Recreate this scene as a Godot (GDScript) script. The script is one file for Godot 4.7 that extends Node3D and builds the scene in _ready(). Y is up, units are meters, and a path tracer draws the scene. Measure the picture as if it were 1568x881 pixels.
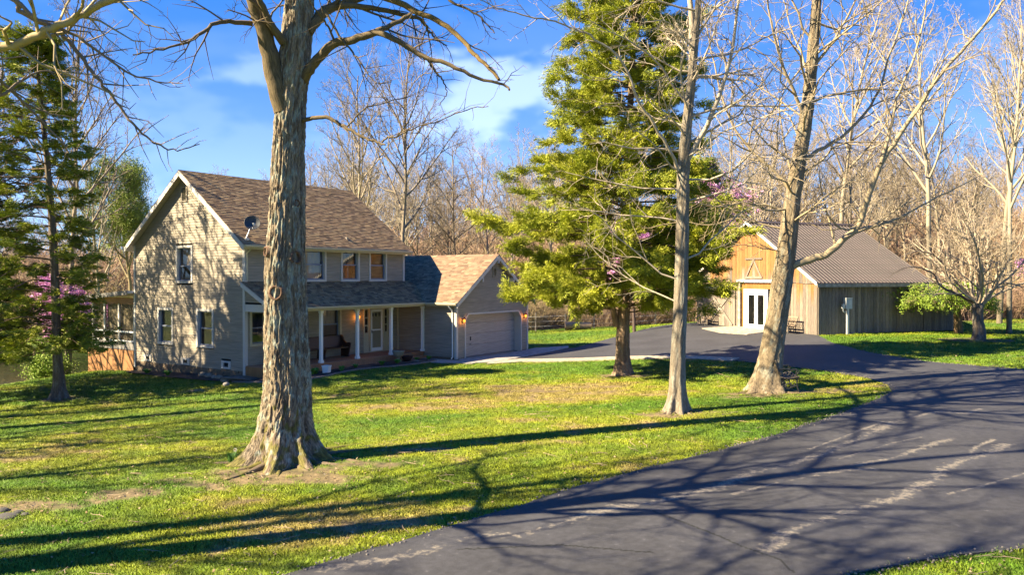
extends Node3D
# A two-storey house with a garage wing, a barn and tall bare trees in early spring.
# World: y up, metres; the camera looks along -z. House and barn have frames of their own.

const FOCAL := 1227.4          # focal length in photograph pixels (1568 wide)
const PITCH := 0.013           # camera looks down by this, radians
const CAM := Vector3(0, 4, 0)
const HOUSE_AT := Vector3(-11.038, 0, -33.161)
const HOUSE_TURN := PI / 2 - 0.591
const BARN_AT := Vector3(15.27, 1.1, -40.0)

var rng := RandomNumberGenerator.new()
var taken := {}
var M := {}
var soft := FastNoiseLite.new()      # patches of a few metres
var fine := FastNoiseLite.new()      # patches of a few decimetres
var sun_dir := Vector3(0.775, -0.602, -0.193)

# ---------------------------------------------------------------- mesh building
class Shape:
	var v := PackedVector3Array()
	var n := PackedVector3Array()
	var c := PackedColorArray()
	var t := PackedVector2Array()
	var t2 := PackedVector2Array()
	var ix := PackedInt32Array()

	func quad(a: Vector3, b: Vector3, cc: Vector3, d: Vector3, col := Color.WHITE, uo := Vector2.ZERO, along_ab := true) -> void:
		# counter-clockwise as seen from outside
		var nn := (b - a).cross(d - a)
		if nn.length_squared() < 1e-14:
			nn = (cc - b).cross(d - b)
		nn = nn.normalized()
		var k := v.size()
		v.append(a); v.append(b); v.append(cc); v.append(d)
		for i in 4:
			n.append(nn); c.append(col)
		var w := a.distance_to(b)
		var h := a.distance_to(d)
		if along_ab:
			t.append(uo); t.append(uo + Vector2(w, 0)); t.append(uo + Vector2(w, h)); t.append(uo + Vector2(0, h))
		else:
			t.append(uo); t.append(uo + Vector2(0, w)); t.append(uo + Vector2(h, w)); t.append(uo + Vector2(h, 0))
		ix.append(k); ix.append(k + 2); ix.append(k + 1)
		ix.append(k); ix.append(k + 3); ix.append(k + 2)

	func tri(a: Vector3, b: Vector3, cc: Vector3, col := Color.WHITE) -> void:
		var nn := (b - a).cross(cc - a).normalized()
		var k := v.size()
		v.append(a); v.append(b); v.append(cc)
		for i in 3:
			n.append(nn); c.append(col)
		t.append(Vector2(a.x, a.y)); t.append(Vector2(b.x, b.y)); t.append(Vector2(cc.x, cc.y))
		ix.append(k); ix.append(k + 2); ix.append(k + 1)

	# eight corners: bottom four counter-clockwise from above, then top four
	func hexa(p: Array, col := Color.WHITE, uo := Vector2.ZERO) -> void:
		var e0: float = (p[1] - p[0]).length()
		var e1: float = (p[3] - p[0]).length()
		var e2: float = (p[4] - p[0]).length()
		var m: float = max(e0, max(e1, e2))
		quad(p[0], p[3], p[2], p[1], col, uo, e1 >= e0)
		quad(p[4], p[5], p[6], p[7], col, uo, e0 >= e1)
		quad(p[0], p[1], p[5], p[4], col, uo, e0 >= e2)
		quad(p[2], p[3], p[7], p[6], col, uo, e0 >= e2)
		quad(p[1], p[2], p[6], p[5], col, uo, e1 >= e2)
		quad(p[3], p[0], p[4], p[7], col, uo, e1 >= e2)

	func box(lo: Vector3, hi: Vector3, col := Color.WHITE, uo := Vector2.ZERO) -> void:
		hexa([Vector3(lo.x, lo.y, hi.z), Vector3(hi.x, lo.y, hi.z), Vector3(hi.x, lo.y, lo.z), Vector3(lo.x, lo.y, lo.z),
			Vector3(lo.x, hi.y, hi.z), Vector3(hi.x, hi.y, hi.z), Vector3(hi.x, hi.y, lo.z), Vector3(lo.x, hi.y, lo.z)], col, uo)

	# a bar of rectangular section from a to b; w across (horizontal), h in the other direction
	func bar(a: Vector3, b: Vector3, w: float, h: float, up := Vector3.UP, col := Color.WHITE) -> void:
		var d := (b - a).normalized()
		if absf(d.dot(up)) > 0.99:
			up = Vector3.RIGHT
		var s := d.cross(up).normalized() * w * 0.5
		var u := s.cross(d).normalized() * h * 0.5
		hexa([a - s - u, a + s - u, b + s - u, b - s - u, a - s + u, a + s + u, b + s + u, b - s + u], col)

	func tube(pts: PackedVector3Array, rad: PackedFloat32Array, sides: int, col: Color, capped := false) -> void:
		var m := pts.size()
		var d := (pts[1] - pts[0]).normalized()
		var ref := Vector3.RIGHT if absf(d.x) < 0.8 else Vector3.FORWARD
		var s := d.cross(ref).normalized()
		var k0 := v.size()
		var run := 0.0
		for i in m:
			if i > 0:
				run += pts[i].distance_to(pts[i - 1])
				d = (pts[mini(i + 1, m - 1)] - pts[i - 1]).normalized()
				s = (s - d * s.dot(d)).normalized()
			var w := d.cross(s)
			for j in sides:
				var a := TAU * j / sides
				var o := s * cos(a) + w * sin(a)
				v.append(pts[i] + o * rad[i]); n.append(o); c.append(col)
				t.append(Vector2(float(j) / sides * 2.0, run))
		for i in m - 1:
			for j in sides:
				var a := k0 + i * sides + j
				var b := k0 + i * sides + (j + 1) % sides
				ix.append(a); ix.append(a + sides); ix.append(b)
				ix.append(b); ix.append(a + sides); ix.append(b + sides)
		if capped:
			for e in 2:
				var base := k0 if e == 0 else k0 + (m - 1) * sides
				var mid := v.size()
				var dd := (pts[0] - pts[1]).normalized() if e == 0 else (pts[m - 1] - pts[m - 2]).normalized()
				v.append(pts[0] if e == 0 else pts[m - 1]); n.append(dd); c.append(col); t.append(Vector2.ZERO)
				for j in sides:
					ix.append(mid); ix.append(base + j); ix.append(base + (j + 1) % sides)

	# profile of Vector2(radius, height) turned round the y axis at o
	func lathe(profile: Array, sides: int, o := Vector3.ZERO, col := Color.WHITE) -> void:
		var k0 := v.size()
		var m := profile.size()
		for i in m:
			var p: Vector2 = profile[i]
			var q: Vector2 = (profile[mini(i + 1, m - 1)] - profile[maxi(i - 1, 0)])
			var nr := Vector2(q.y, -q.x).normalized()
			for j in sides:
				var a := TAU * j / sides
				v.append(o + Vector3(cos(a) * p.x, p.y, sin(a) * p.x)); n.append(Vector3(cos(a) * nr.x, nr.y, sin(a) * nr.x)); c.append(col)
				t.append(Vector2(float(j) / sides, p.y))
		for i in m - 1:
			for j in sides:
				var a := k0 + i * sides + j
				var b := k0 + i * sides + (j + 1) % sides
				ix.append(a); ix.append(b); ix.append(a + sides)
				ix.append(b); ix.append(b + sides); ix.append(a + sides)

	func mesh() -> ArrayMesh:
		var a := []
		a.resize(Mesh.ARRAY_MAX)
		a[Mesh.ARRAY_VERTEX] = v
		a[Mesh.ARRAY_NORMAL] = n
		a[Mesh.ARRAY_COLOR] = c
		a[Mesh.ARRAY_TEX_UV] = t
		if t2.size() == v.size(): a[Mesh.ARRAY_TEX_UV2] = t2
		a[Mesh.ARRAY_INDEX] = ix
		var m := ArrayMesh.new()
		m.add_surface_from_arrays(Mesh.PRIMITIVE_TRIANGLES, a)
		return m

func numbered(called: String) -> String:
	var k: int = taken.get(called, 0)
	taken[called] = k + 1
	return called if k == 0 else "%s_%03d" % [called, k]

func part(called: String, sh, m: Material, parent: Node) -> MeshInstance3D:
	var o := MeshInstance3D.new()
	o.name = called
	o.mesh = sh.mesh() if sh is Shape else sh
	o.material_override = m
	parent.add_child(o, true)
	return o

func tag(o: Node, label: String, category: String, group := "", kind := "") -> void:
	if label: o.set_meta("label", label)
	if category: o.set_meta("category", category)
	if group: o.set_meta("group", group)
	if kind: o.set_meta("kind", kind)

func thing(called: String, label: String, category: String, at := Vector3.ZERO, turn := 0.0, group := "") -> Node3D:
	var o := Node3D.new()
	o.name = numbered(called)
	add_child(o)
	o.position = at
	o.rotation.y = turn
	tag(o, label, category, group)
	return o

func structure(called: String, sh, m: Material) -> MeshInstance3D:
	var o := part(numbered(called), sh, m, self)
	o.set_meta("kind", "structure")
	return o

func copy_of(o: Node3D, at: Vector3, turn: float, size: Vector3, label: String, group := "") -> Node3D:
	var c: Node3D = o.duplicate()
	c.name = numbered(String(o.name).rstrip("0123456789").trim_suffix("_"))
	add_child(c)
	c.position = at; c.rotation.y = turn; c.scale = size
	c.set_meta("label", label)
	if group: c.set_meta("group", group)
	return c

func swarm(called: String, mesh: Mesh, m: Material, xf: Array, cols: Array, parent: Node) -> MultiMeshInstance3D:
	var mm := MultiMesh.new()
	mm.transform_format = MultiMesh.TRANSFORM_3D
	mm.use_colors = true
	mm.mesh = mesh
	mm.instance_count = xf.size()
	for i in xf.size():
		mm.set_instance_transform(i, xf[i])
		mm.set_instance_color(i, cols[i])
	var o := MultiMeshInstance3D.new()
	o.name = called
	o.multimesh = mm
	o.material_override = m
	parent.add_child(o, true)
	return o

# ---------------------------------------------------------------- materials
func noise_image(size: int, seed_: int, fx: float, fy: float, lo: float, hi: float, octaves := 4, gain := 0.55) -> Image:
	# tiles: the noise is taken on a torus-like blend of two samples
	var f := FastNoiseLite.new()
	f.seed = seed_; f.noise_type = FastNoiseLite.TYPE_SIMPLEX_SMOOTH; f.frequency = 1.0
	f.fractal_octaves = octaves; f.fractal_gain = gain
	var data := PackedByteArray()
	data.resize(size * size)
	for y in size:
		for x in size:
			var u := float(x) / size
			var w := smoothstep(0.75, 1.0, u)
			var a := f.get_noise_2d(u * fx, float(y) / size * fy)
			if w > 0.0:
				a = lerpf(a, f.get_noise_2d((u - 1.0) * fx, float(y) / size * fy), w)
			data[y * size + x] = clampi(int(255.0 * lerpf(lo, hi, clampf(a * 0.75 + 0.5, 0, 1))), 0, 255)
	return Image.create_from_data(size, size, false, Image.FORMAT_L8, data)

func tex(img: Image) -> ImageTexture:
	var i := img.duplicate()
	i.convert(Image.FORMAT_RGB8)
	i.generate_mipmaps()
	return ImageTexture.create_from_image(i)

func bump(img: Image, k: float) -> ImageTexture:
	var i := img.duplicate()
	i.convert(Image.FORMAT_RGBA8)
	i.bump_map_to_normal_map(k)
	return ImageTexture.create_from_image(i)

func lin(r: float, g: float, b: float) -> Color:
	return Color(r, g, b).linear_to_srgb()

func mat(col: Color, rough := 0.85, albedo: Texture2D = null, scale := Vector3.ONE, tri := false, normal: Texture2D = null, nk := 1.0) -> StandardMaterial3D:
	var m := StandardMaterial3D.new()
	m.albedo_color = col.linear_to_srgb()
	m.roughness = rough
	m.vertex_color_use_as_albedo = true
	if albedo:
		m.albedo_texture = albedo
	if normal:
		m.normal_enabled = true
		m.normal_texture = normal
		m.normal_scale = nk
	m.uv1_scale = scale
	m.uv1_triplanar = tri
	return m

func make_materials() -> void:
	var grain := noise_image(256, 3, 3.0, 40.0, 0.62, 1.0)
	var speck := noise_image(256, 5, 40.0, 40.0, 0.7, 1.0)
	var mottle := noise_image(256, 7, 8.0, 8.0, 0.62, 1.0, 5, 0.68)
	var barkimg := noise_image(512, 9, 26.0, 7.0, 0.45, 1.0, 5, 0.6)
	var weather := noise_image(256, 11, 4.0, 30.0, 0.5, 1.0, 5, 0.6)
	var t_grain := tex(grain); var t_speck := tex(speck); var t_mottle := tex(mottle); var t_bark := tex(barkimg); var t_weather := tex(weather)
	M.siding = mat(Color(0.455, 0.395, 0.305), 0.75, t_grain, Vector3(0.25, 1.5, 1), false, bump(grain, 2.0), 0.4)
	M.trim = mat(Color(0.72, 0.69, 0.63), 0.6, t_speck, Vector3(1, 1, 1), false)
	M.cream = mat(Color(0.66, 0.58, 0.40), 0.55, t_speck, Vector3(1, 1, 1), false)
	M.white = mat(Color(0.78, 0.77, 0.74), 0.45)
	M.shingle = mat(Color.WHITE, 0.92, t_speck, Vector3(3, 3, 1), false, bump(speck, 4.0), 0.6)
	M.deck_board = mat(Color(0.47, 0.23, 0.125), 0.65, t_grain, Vector3(0.35, 2.5, 1), false, bump(grain, 2.0), 0.4)
	M.porch_skirt = mat(Color(0.47, 0.22, 0.075), 0.7, t_grain, Vector3(0.35, 2.5, 1), false, bump(grain, 2.0), 0.5)
	M.stone_base = mat(Color(0.27, 0.2, 0.13), 0.9, t_mottle, Vector3(2, 2, 1), false, bump(mottle, 5.0), 0.8)
	M.garage_door = mat(Color(0.60, 0.53, 0.46), 0.55, t_grain, Vector3(0.3, 3, 1), false)
	M.sash = mat(Color(0.16, 0.19, 0.27), 0.5)
	M.interior = mat(Color(0.19, 0.17, 0.15), 0.9)
	M.shade = mat(Color(0.40, 0.33, 0.21), 0.9)
	M.curtain = mat(Color(0.34, 0.30, 0.25), 0.9)
	M.soffit = mat(Color(0.42, 0.35, 0.26), 0.8)
	M.brick = mat(Color(0.28, 0.09, 0.055), 0.9, t_speck, Vector3(3, 3, 1))
	M.barn_plank = mat(Color.WHITE, 0.9, t_weather, Vector3(0.5, 2.2, 1), false, bump(weather, 4.0), 0.8)
	M.metal_roof = mat(Color(0.105, 0.082, 0.072), 0.6, t_mottle, Vector3(0.6, 0.6, 1))
	M.metal_roof.metallic = 0.25
	M.orange_wood = mat(Color(0.5, 0.19, 0.045), 0.6, t_grain, Vector3(0.5, 2, 1))
	M.iron = mat(Color(0.018, 0.02, 0.02), 0.5)
	M.bench_wood = mat(Color(0.40, 0.29, 0.19), 0.75, t_weather, Vector3(0.6, 3, 1))
	M.old_wood = mat(Color(0.16, 0.13, 0.10), 0.85, t_weather, Vector3(0.6, 3, 1))
	M.pew = mat(Color(0.06, 0.025, 0.016), 0.42, t_grain, Vector3(0.5, 3, 1))
	M.concrete = mat(Color(0.40, 0.37, 0.34), 0.9, t_mottle, Vector3(0.35, 0.35, 1), false, bump(speck, 2.0), 0.5)
	M.tan_concrete = mat(Color(0.48, 0.41, 0.31), 0.9, t_mottle, Vector3(0.35, 0.35, 1), false, bump(speck, 2.0), 0.5)
	M.mulch = mat(Color.WHITE, 0.95, t_speck, Vector3(1.2, 1.2, 1), false, bump(speck, 8.0), 1.0)
	M.edging = mat(Color(0.36, 0.28, 0.24), 0.9, t_mottle, Vector3(1, 1, 1))
	M.stone = mat(Color.WHITE, 0.9, t_mottle, Vector3(1.5, 1.5, 1), true, bump(mottle, 4.0), 0.6)
	M.bark = mat(Color.WHITE, 0.92, t_bark, Vector3(1, 0.5, 1), false, bump(barkimg, 9.0), 1.0)
	M.hero_bark = mat(Color.WHITE, 0.93, t_bark, Vector3(2, 1.1, 1), false, bump(barkimg, 10.0), 1.0)
	M.twig = mat(Color.WHITE, 0.85)
	M.leaf = mat(Color.WHITE, 0.7)
	M.leaf.backlight_enabled = true
	M.leaf.backlight = Color(0.16, 0.2, 0.04)
	M.needle = mat(Color.WHITE, 0.75)
	M.needle.backlight_enabled = true
	M.needle.backlight = Color(0.5, 0.55, 0.08)
	M.petal = mat(Color.WHITE, 0.7)
	M.petal.backlight_enabled = true
	M.petal.backlight = Color(0.4, 0.15, 0.3)
	M.grass = mat(Color.WHITE, 0.65)
	M.grass.backlight_enabled = true
	M.grass.backlight = Color(0.22, 0.26, 0.03)
	M.ground = mat(Color.WHITE, 0.95, t_mottle, Vector3(0.7, 0.7, 1), false, bump(speck, 6.0), 0.8)
	M.galvanized = mat(Color(0.46, 0.48, 0.5), 0.45)
	M.galvanized.metallic = 0.5
	M.grey_box = mat(Color(0.42, 0.43, 0.42), 0.5)
	M.dish = mat(Color(0.03, 0.033, 0.036), 0.5)
	M.pane = StandardMaterial3D.new()
	M.pane.albedo_color = Color(0.10, 0.12, 0.15, 0.22)
	M.pane.transparency = BaseMaterial3D.TRANSPARENCY_ALPHA
	M.pane.roughness = 0.02
	M.pane.metallic_specular = 0.7
	M.screen = StandardMaterial3D.new()
	M.screen.albedo_color = Color(0.10, 0.10, 0.09, 0.45)
	M.screen.transparency = BaseMaterial3D.TRANSPARENCY_ALPHA
	M.screen.roughness = 0.9
	M.bulb = StandardMaterial3D.new()
	M.bulb.albedo_color = Color(1, 0.8, 0.5)
	M.bulb.emission_enabled = true
	M.bulb.emission = Color(1.0, 0.55, 0.16)
	M.bulb.emission_energy_multiplier = 0.9
	M.water = StandardMaterial3D.new()
	M.water.albedo_color = Color(0.12, 0.17, 0.07)
	M.water.roughness = 0.03
	M.water.metallic_specular = 0.6
	var ripple := noise_image(256, 21, 4.0, 34.0, 0.0, 1.0, 3)
	M.water.normal_enabled = true
	M.water.normal_texture = bump(ripple, 1.0)
	M.water.normal_scale = 0.22
	M.water.uv1_scale = Vector3(0.12, 0.12, 1)

# ---------------------------------------------------------------- directions and the lie of the land
func look(px: float, py: float) -> Vector3:
	var d := Vector3((px - 784.0) / FOCAL, -(py - 440.5) / FOCAL, -1.0)
	return d.rotated(Vector3.RIGHT, -PITCH)

func at_depth(px: float, py: float, depth: float) -> Vector3:
	var d := look(px, py)
	return CAM + d * (depth / -d.z)

func on_ground(px: float, py: float) -> Vector3:
	var d := look(px, py)
	d /= -d.z
	var z := 5.0
	var last := z
	while z < 180.0:
		var p := CAM + d * z
		if p.y < gh(p.x, -p.z):
			var lo := last
			var hi := z
			for i in 14:
				var mid := (lo + hi) * 0.5
				var q := CAM + d * mid
				if q.y < gh(q.x, -q.z): hi = mid
				else: lo = mid
			var r := CAM + d * hi
			return Vector3(r.x, gh(r.x, -r.z), r.z)
		last = z
		z += 0.5
	return CAM + d * 180.0

# known heights: x, depth, height
const LAND := [
	[-8, 10, -0.45], [0, 9, -0.12], [8, 9, 0.25], [16, 10, 0.5], [-5.16, 18.4, -0.2], [4.54, 22.2, 0.25], [8.03, 25.2, 0.4], [4.24, 31, 0.25],
	[-1, 14, -0.08], [-10, 20, -0.35], [-14, 26, -0.45], [-17, 30, -0.54], [-9.6, 31.5, -0.14], [-17.7, 36.5, -0.42], [-2.7, 38.8, -0.02], [0.83, 44.1, -0.02],
	[5.3, 41.5, 0.36], [15.27, 40, 1.08], [11.6, 50.2, 1.08], [23.6, 43, 1.13], [24, 30, 1.0], [18, 20, 0.72], [-4, 33, -0.03], [0, 36, 0.0], [9, 34, 0.62],
	[-8, 40, -0.05], [0, 55, 0.0], [10, 62, 0.35], [-21, 40.5, -0.75], [-26, 44, -2.2], [-30, 50, -4.0], [-40, 60, -4.5], [-60, 60, -4.5], [-34, 72, -4.3],
	[-50, 78, -3.7], [-28, 62, -3.9], [-20, 56, -1.4], [-19, 70, -1.0], [-36, 90, -1.2], [-70, 95, -1.0], [-80, 60, -3.8], [-45, 45, -3.8], [-30, 36, -2.0],
	[-22, 29, -0.75], [-40, 30, -2.4], [-60, 30, -3.0], [-20, 15, -0.7], [-32, 10, -1.2], [0, 90, 1.6], [30, 80, 2.2], [60, 60, 2.6], [0, 130, 5.0], [60, 120, 6.0],
	[-60, 130, 3.5], [110, 60, 4.0], [-120, 100, 2.0], [0, 190, 9.0], [-120, 190, 8.0], [120, 190, 10.0], [0, -25, 0.0], [60, 0, 1.0], [-60, 0, -1.4], [120, 0, 2.0], [-120, 0, -2.5], [-120, 60, -2.0], [35, 36, 1.2], [12, 14, 0.42]]
var land_w := PackedFloat64Array()
var land_grid := PackedFloat32Array()
const GX0 := -130.0
const GZ0 := -40.0
const GNX := 261
const GNZ := 241

func solve_land() -> void:
	var m := LAND.size()
	var size := m + 3
	var A := []
	for i in size:
		var row := PackedFloat64Array()
		row.resize(size + 1)
		if i < m:
			for j in m:
				var dx: float = LAND[i][0] - LAND[j][0]
				var dz: float = LAND[i][1] - LAND[j][1]
				row[j] = sqrt(dx * dx + dz * dz + 9.0)
			row[m] = 1.0; row[m + 1] = LAND[i][0] * 0.01; row[m + 2] = LAND[i][1] * 0.01
			row[size] = LAND[i][2]
			row[i] -= 0.02
		else:
			for j in m:
				row[j] = 1.0 if i == m else (LAND[j][0] * 0.01 if i == m + 1 else LAND[j][1] * 0.01)
		A.append(row)
	for k in size:
		var best := k
		for i in range(k + 1, size):
			if absf(A[i][k]) > absf(A[best][k]): best = i
		var tmp: PackedFloat64Array = A[k]
		A[k] = A[best]; A[best] = tmp
		var pk: PackedFloat64Array = A[k]
		for i in range(k + 1, size):
			var pi_: PackedFloat64Array = A[i]
			var f := pi_[k] / pk[k]
			if f != 0.0:
				for j in range(k, size + 1):
					pi_[j] -= f * pk[j]
				A[i] = pi_
	land_w.resize(size)
	for k in range(size - 1, -1, -1):
		var s: float = A[k][size]
		for j in range(k + 1, size):
			s -= A[k][j] * land_w[j]
		land_w[k] = s / A[k][k]
	land_grid.resize(GNX * GNZ)
	var xs := PackedFloat32Array()
	var zs := PackedFloat32Array()
	for q in LAND:
		xs.append(q[0]); zs.append(q[1])
	for iz in GNZ:
		for jx in GNX:
			var x := GX0 + jx
			var z := GZ0 + iz
			var h := land_w[m] + land_w[m + 1] * x * 0.01 + land_w[m + 2] * z * 0.01
			for j in m:
				var dx := x - xs[j]
				var dz := z - zs[j]
				h += land_w[j] * sqrt(dx * dx + dz * dz + 9.0)
			land_grid[iz * GNX + jx] = h

func gh(x: float, z: float) -> float:        # z is the distance in front of the camera
	var fx := clampf(x - GX0, 0.0, GNX - 1.001)
	var fz := clampf(z - GZ0, 0.0, GNZ - 1.001)
	var i := int(fx)
	var k := int(fz)
	fx -= i; fz -= k
	var o := k * GNX + i
	return lerpf(lerpf(land_grid[o], land_grid[o + 1], fx), lerpf(land_grid[o + GNX], land_grid[o + GNX + 1], fx), fz)

func grounded(x: float, z: float) -> Vector3:
	return Vector3(x, gh(x, z), -z)

func house_to_plan(u: float, v: float) -> Vector2:       # x and depth
	return Vector2(HOUSE_AT.x + 0.5572 * u + 0.8304 * v, -HOUSE_AT.z + 0.8304 * u - 0.5572 * v)

func plan_to_house(x: float, z: float) -> Vector2:
	var dx := x - HOUSE_AT.x
	var dz := z + HOUSE_AT.z
	return Vector2(0.5572 * dx + 0.8304 * dz, 0.8304 * dx - 0.5572 * dz)

func barn_to_plan(u: float, t: float) -> Vector2:        # along the side wall, then back along the gable
	return Vector2(BARN_AT.x + 0.94 * u - 0.3412 * t, -BARN_AT.z + 0.3412 * u + 0.94 * t)

func pix_plan(list: Array) -> PackedVector2Array:
	var r := PackedVector2Array()
	for p in list:
		var g := on_ground(p[0], p[1])
		r.append(Vector2(g.x, -g.z))
	return r

func rounded(poly: PackedVector2Array, times := 2) -> PackedVector2Array:
	for k in times:
		var r := PackedVector2Array()
		for i in poly.size():
			var a := poly[i]
			var b := poly[(i + 1) % poly.size()]
			r.append(a.lerp(b, 0.25)); r.append(a.lerp(b, 0.75))
		poly = r
	return poly

# the same outline with an uneven, crumbled edge
func ragged(poly: PackedVector2Array, step: float, much: float) -> PackedVector2Array:
	var r := PackedVector2Array()
	for i in poly.size():
		var a := poly[i]
		var b := poly[(i + 1) % poly.size()]
		var n := maxi(1, int(a.distance_to(b) / step))
		var side := (b - a).orthogonal().normalized()
		for k in n:
			var p := a.lerp(b, float(k) / n)
			r.append(p + side * much * (fine.get_noise_2d(p.x * 1.5, p.y * 1.5) + 0.8 * fine.get_noise_2d(p.x * 5.0, p.y * 5.0)))
	return r

# a sheet that follows the ground inside a polygon of (x, depth)
func draped(poly: PackedVector2Array, lift: float, cell: float, uv_from := Vector2.ZERO, uv_size := 1.0, bumpy := 0.0) -> Shape:
	var sh := Shape.new()
	var lo := poly[0]
	var hi := poly[0]
	for p in poly:
		lo = lo.min(p); hi = hi.max(p)
	var z := lo.y
	while z < hi.y:
		var x := lo.x
		while x < hi.x:
			var sq := PackedVector2Array([Vector2(x, z), Vector2(x + cell, z), Vector2(x + cell, z + cell), Vector2(x, z + cell)])
			for piece in Geometry2D.intersect_polygons(sq, poly):
				var ids := Geometry2D.triangulate_polygon(piece)
				var k := sh.v.size()
				for p in piece:
					var h := gh(p.x, p.y)
					var nn := Vector3(gh(p.x - 0.4, p.y) - gh(p.x + 0.4, p.y), 0.8, gh(p.x, p.y + 0.4) - gh(p.x, p.y - 0.4))
					var up := 0.0
					if bumpy > 0.0:
						up = bumpy * (fine.get_noise_2d(p.x * 3.0, p.y * 3.0) + 0.5)
					sh.v.append(Vector3(p.x, h + lift + up, -p.y)); sh.n.append(nn.normalized()); sh.c.append(Color.WHITE)
					sh.t.append((p - uv_from) / uv_size); sh.t2.append(p)
				for i in range(0, ids.size(), 3):
					var a := piece[ids[i]]
					var b := piece[ids[i + 1]]
					var c := piece[ids[i + 2]]
					if (b - a).cross(c - a) > 0.0:      # seen from above: x right, depth up the page, so this is counter-clockwise
						sh.ix.append(k + ids[i]); sh.ix.append(k + ids[i + 2]); sh.ix.append(k + ids[i + 1])
					else:
						sh.ix.append(k + ids[i]); sh.ix.append(k + ids[i + 1]); sh.ix.append(k + ids[i + 2])
			x += cell
		z += cell
	return sh

# the rim of a sheet: a little wall going down into the ground
func skirted(sh: Shape, poly: PackedVector2Array, lift: float, depth: float, uv_from := Vector2.ZERO, uv_size := 1.0) -> void:
	var area := 0.0
	for i in poly.size():
		area += poly[i].cross(poly[(i + 1) % poly.size()])
	for i in poly.size():
		var a := poly[i]
		var b := poly[(i + 1) % poly.size()]
		if area < 0.0:
			var q := a
			a = b; b = q
		var parts := maxi(1, int(a.distance_to(b) / 0.6))
		for k in parts:
			var p := a.lerp(b, float(k) / parts)
			var q := a.lerp(b, float(k + 1) / parts)
			var hp := gh(p.x, p.y) + lift
			var hq := gh(q.x, q.y) + lift
			sh.quad(Vector3(p.x, hp - depth, -p.y), Vector3(q.x, hq - depth, -q.y), Vector3(q.x, hq, -q.y), Vector3(p.x, hp, -p.y))
			for w in 4:
				var at: Vector2 = [p, q, q, p][w]
				sh.t[sh.t.size() - 4 + w] = (at - uv_from) / uv_size
				sh.t2.append(at)

var drive_poly := PackedVector2Array()
var corner_lawn := PackedVector2Array()
var island := PackedVector2Array()
var bed_poly := PackedVector2Array()
var side_bed := PackedVector2Array()
var ring_bed := PackedVector2Array()
var apron_poly := PackedVector2Array()
var walk_poly := PackedVector2Array()
var barn_apron := PackedVector2Array()
var bare_spots := []       # x, depth, radius x, radius depth

func wood_floor(x: float, z: float) -> float:      # 0 lawn .. 1 leaf litter
	var edge := 60.0
	if x > 8.0: edge = lerpf(60.0, 49.0, smoothstep(8.0, 24.0, x))
	if x < -12.0: edge = lerpf(60.0, 87.0, smoothstep(-12.0, -18.0, x))
	return smoothstep(-1.5, 1.5, z - edge + 3.0 * soft.get_noise_2d(x, z))

# how dry and how bare the lawn is there: x dry, y bare
func lawn(x: float, z: float) -> Vector2:
	var a := soft.get_noise_2d(x * 1.0, z * 1.6)
	var b := fine.get_noise_2d(x, z * 1.4)
	var dry := 0.34 + 0.95 * a + 0.45 * b
	var e := Vector2((x + 0.2) / 8.5, (z - 27.5) / 4.0).length()
	dry += 0.55 * smoothstep(1.2, 0.3, e)
	var e2 := Vector2((x + 1.0) / 9.0, (z - 14.2) / 2.8).length()
	dry += 0.3 * smoothstep(1.2, 0.4, e2)
	if z > 36.0:
		dry -= 0.25
	var bare := 0.0
	for s in bare_spots:
		var q := Vector2((x - s[0]) / s[2], (z - s[1]) / s[3]).length()
		bare = maxf(bare, smoothstep(1.1, 0.5, q + 0.9 * b + 0.3 * a))
	bare = maxf(bare, 0.9 * smoothstep(0.62, 0.85, dry * 0.55 + b * 0.6))
	return Vector2(clampf(dry, 0, 1), clampf(bare, 0, 1))

func lawn_color(x: float, z: float, s: Vector2) -> Color:
	var b := fine.get_noise_2d(x * 2.3 + 50.0, z * 2.3)
	var g := Color(0.10, 0.205, 0.004).lerp(Color(0.33, 0.345, 0.008), s.x)
	g = g.lerp(Color(0.36, 0.27, 0.09), smoothstep(0.72, 1.0, s.x) * 0.75)
	g = g * (1.0 + 0.35 * b)
	return g

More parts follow.
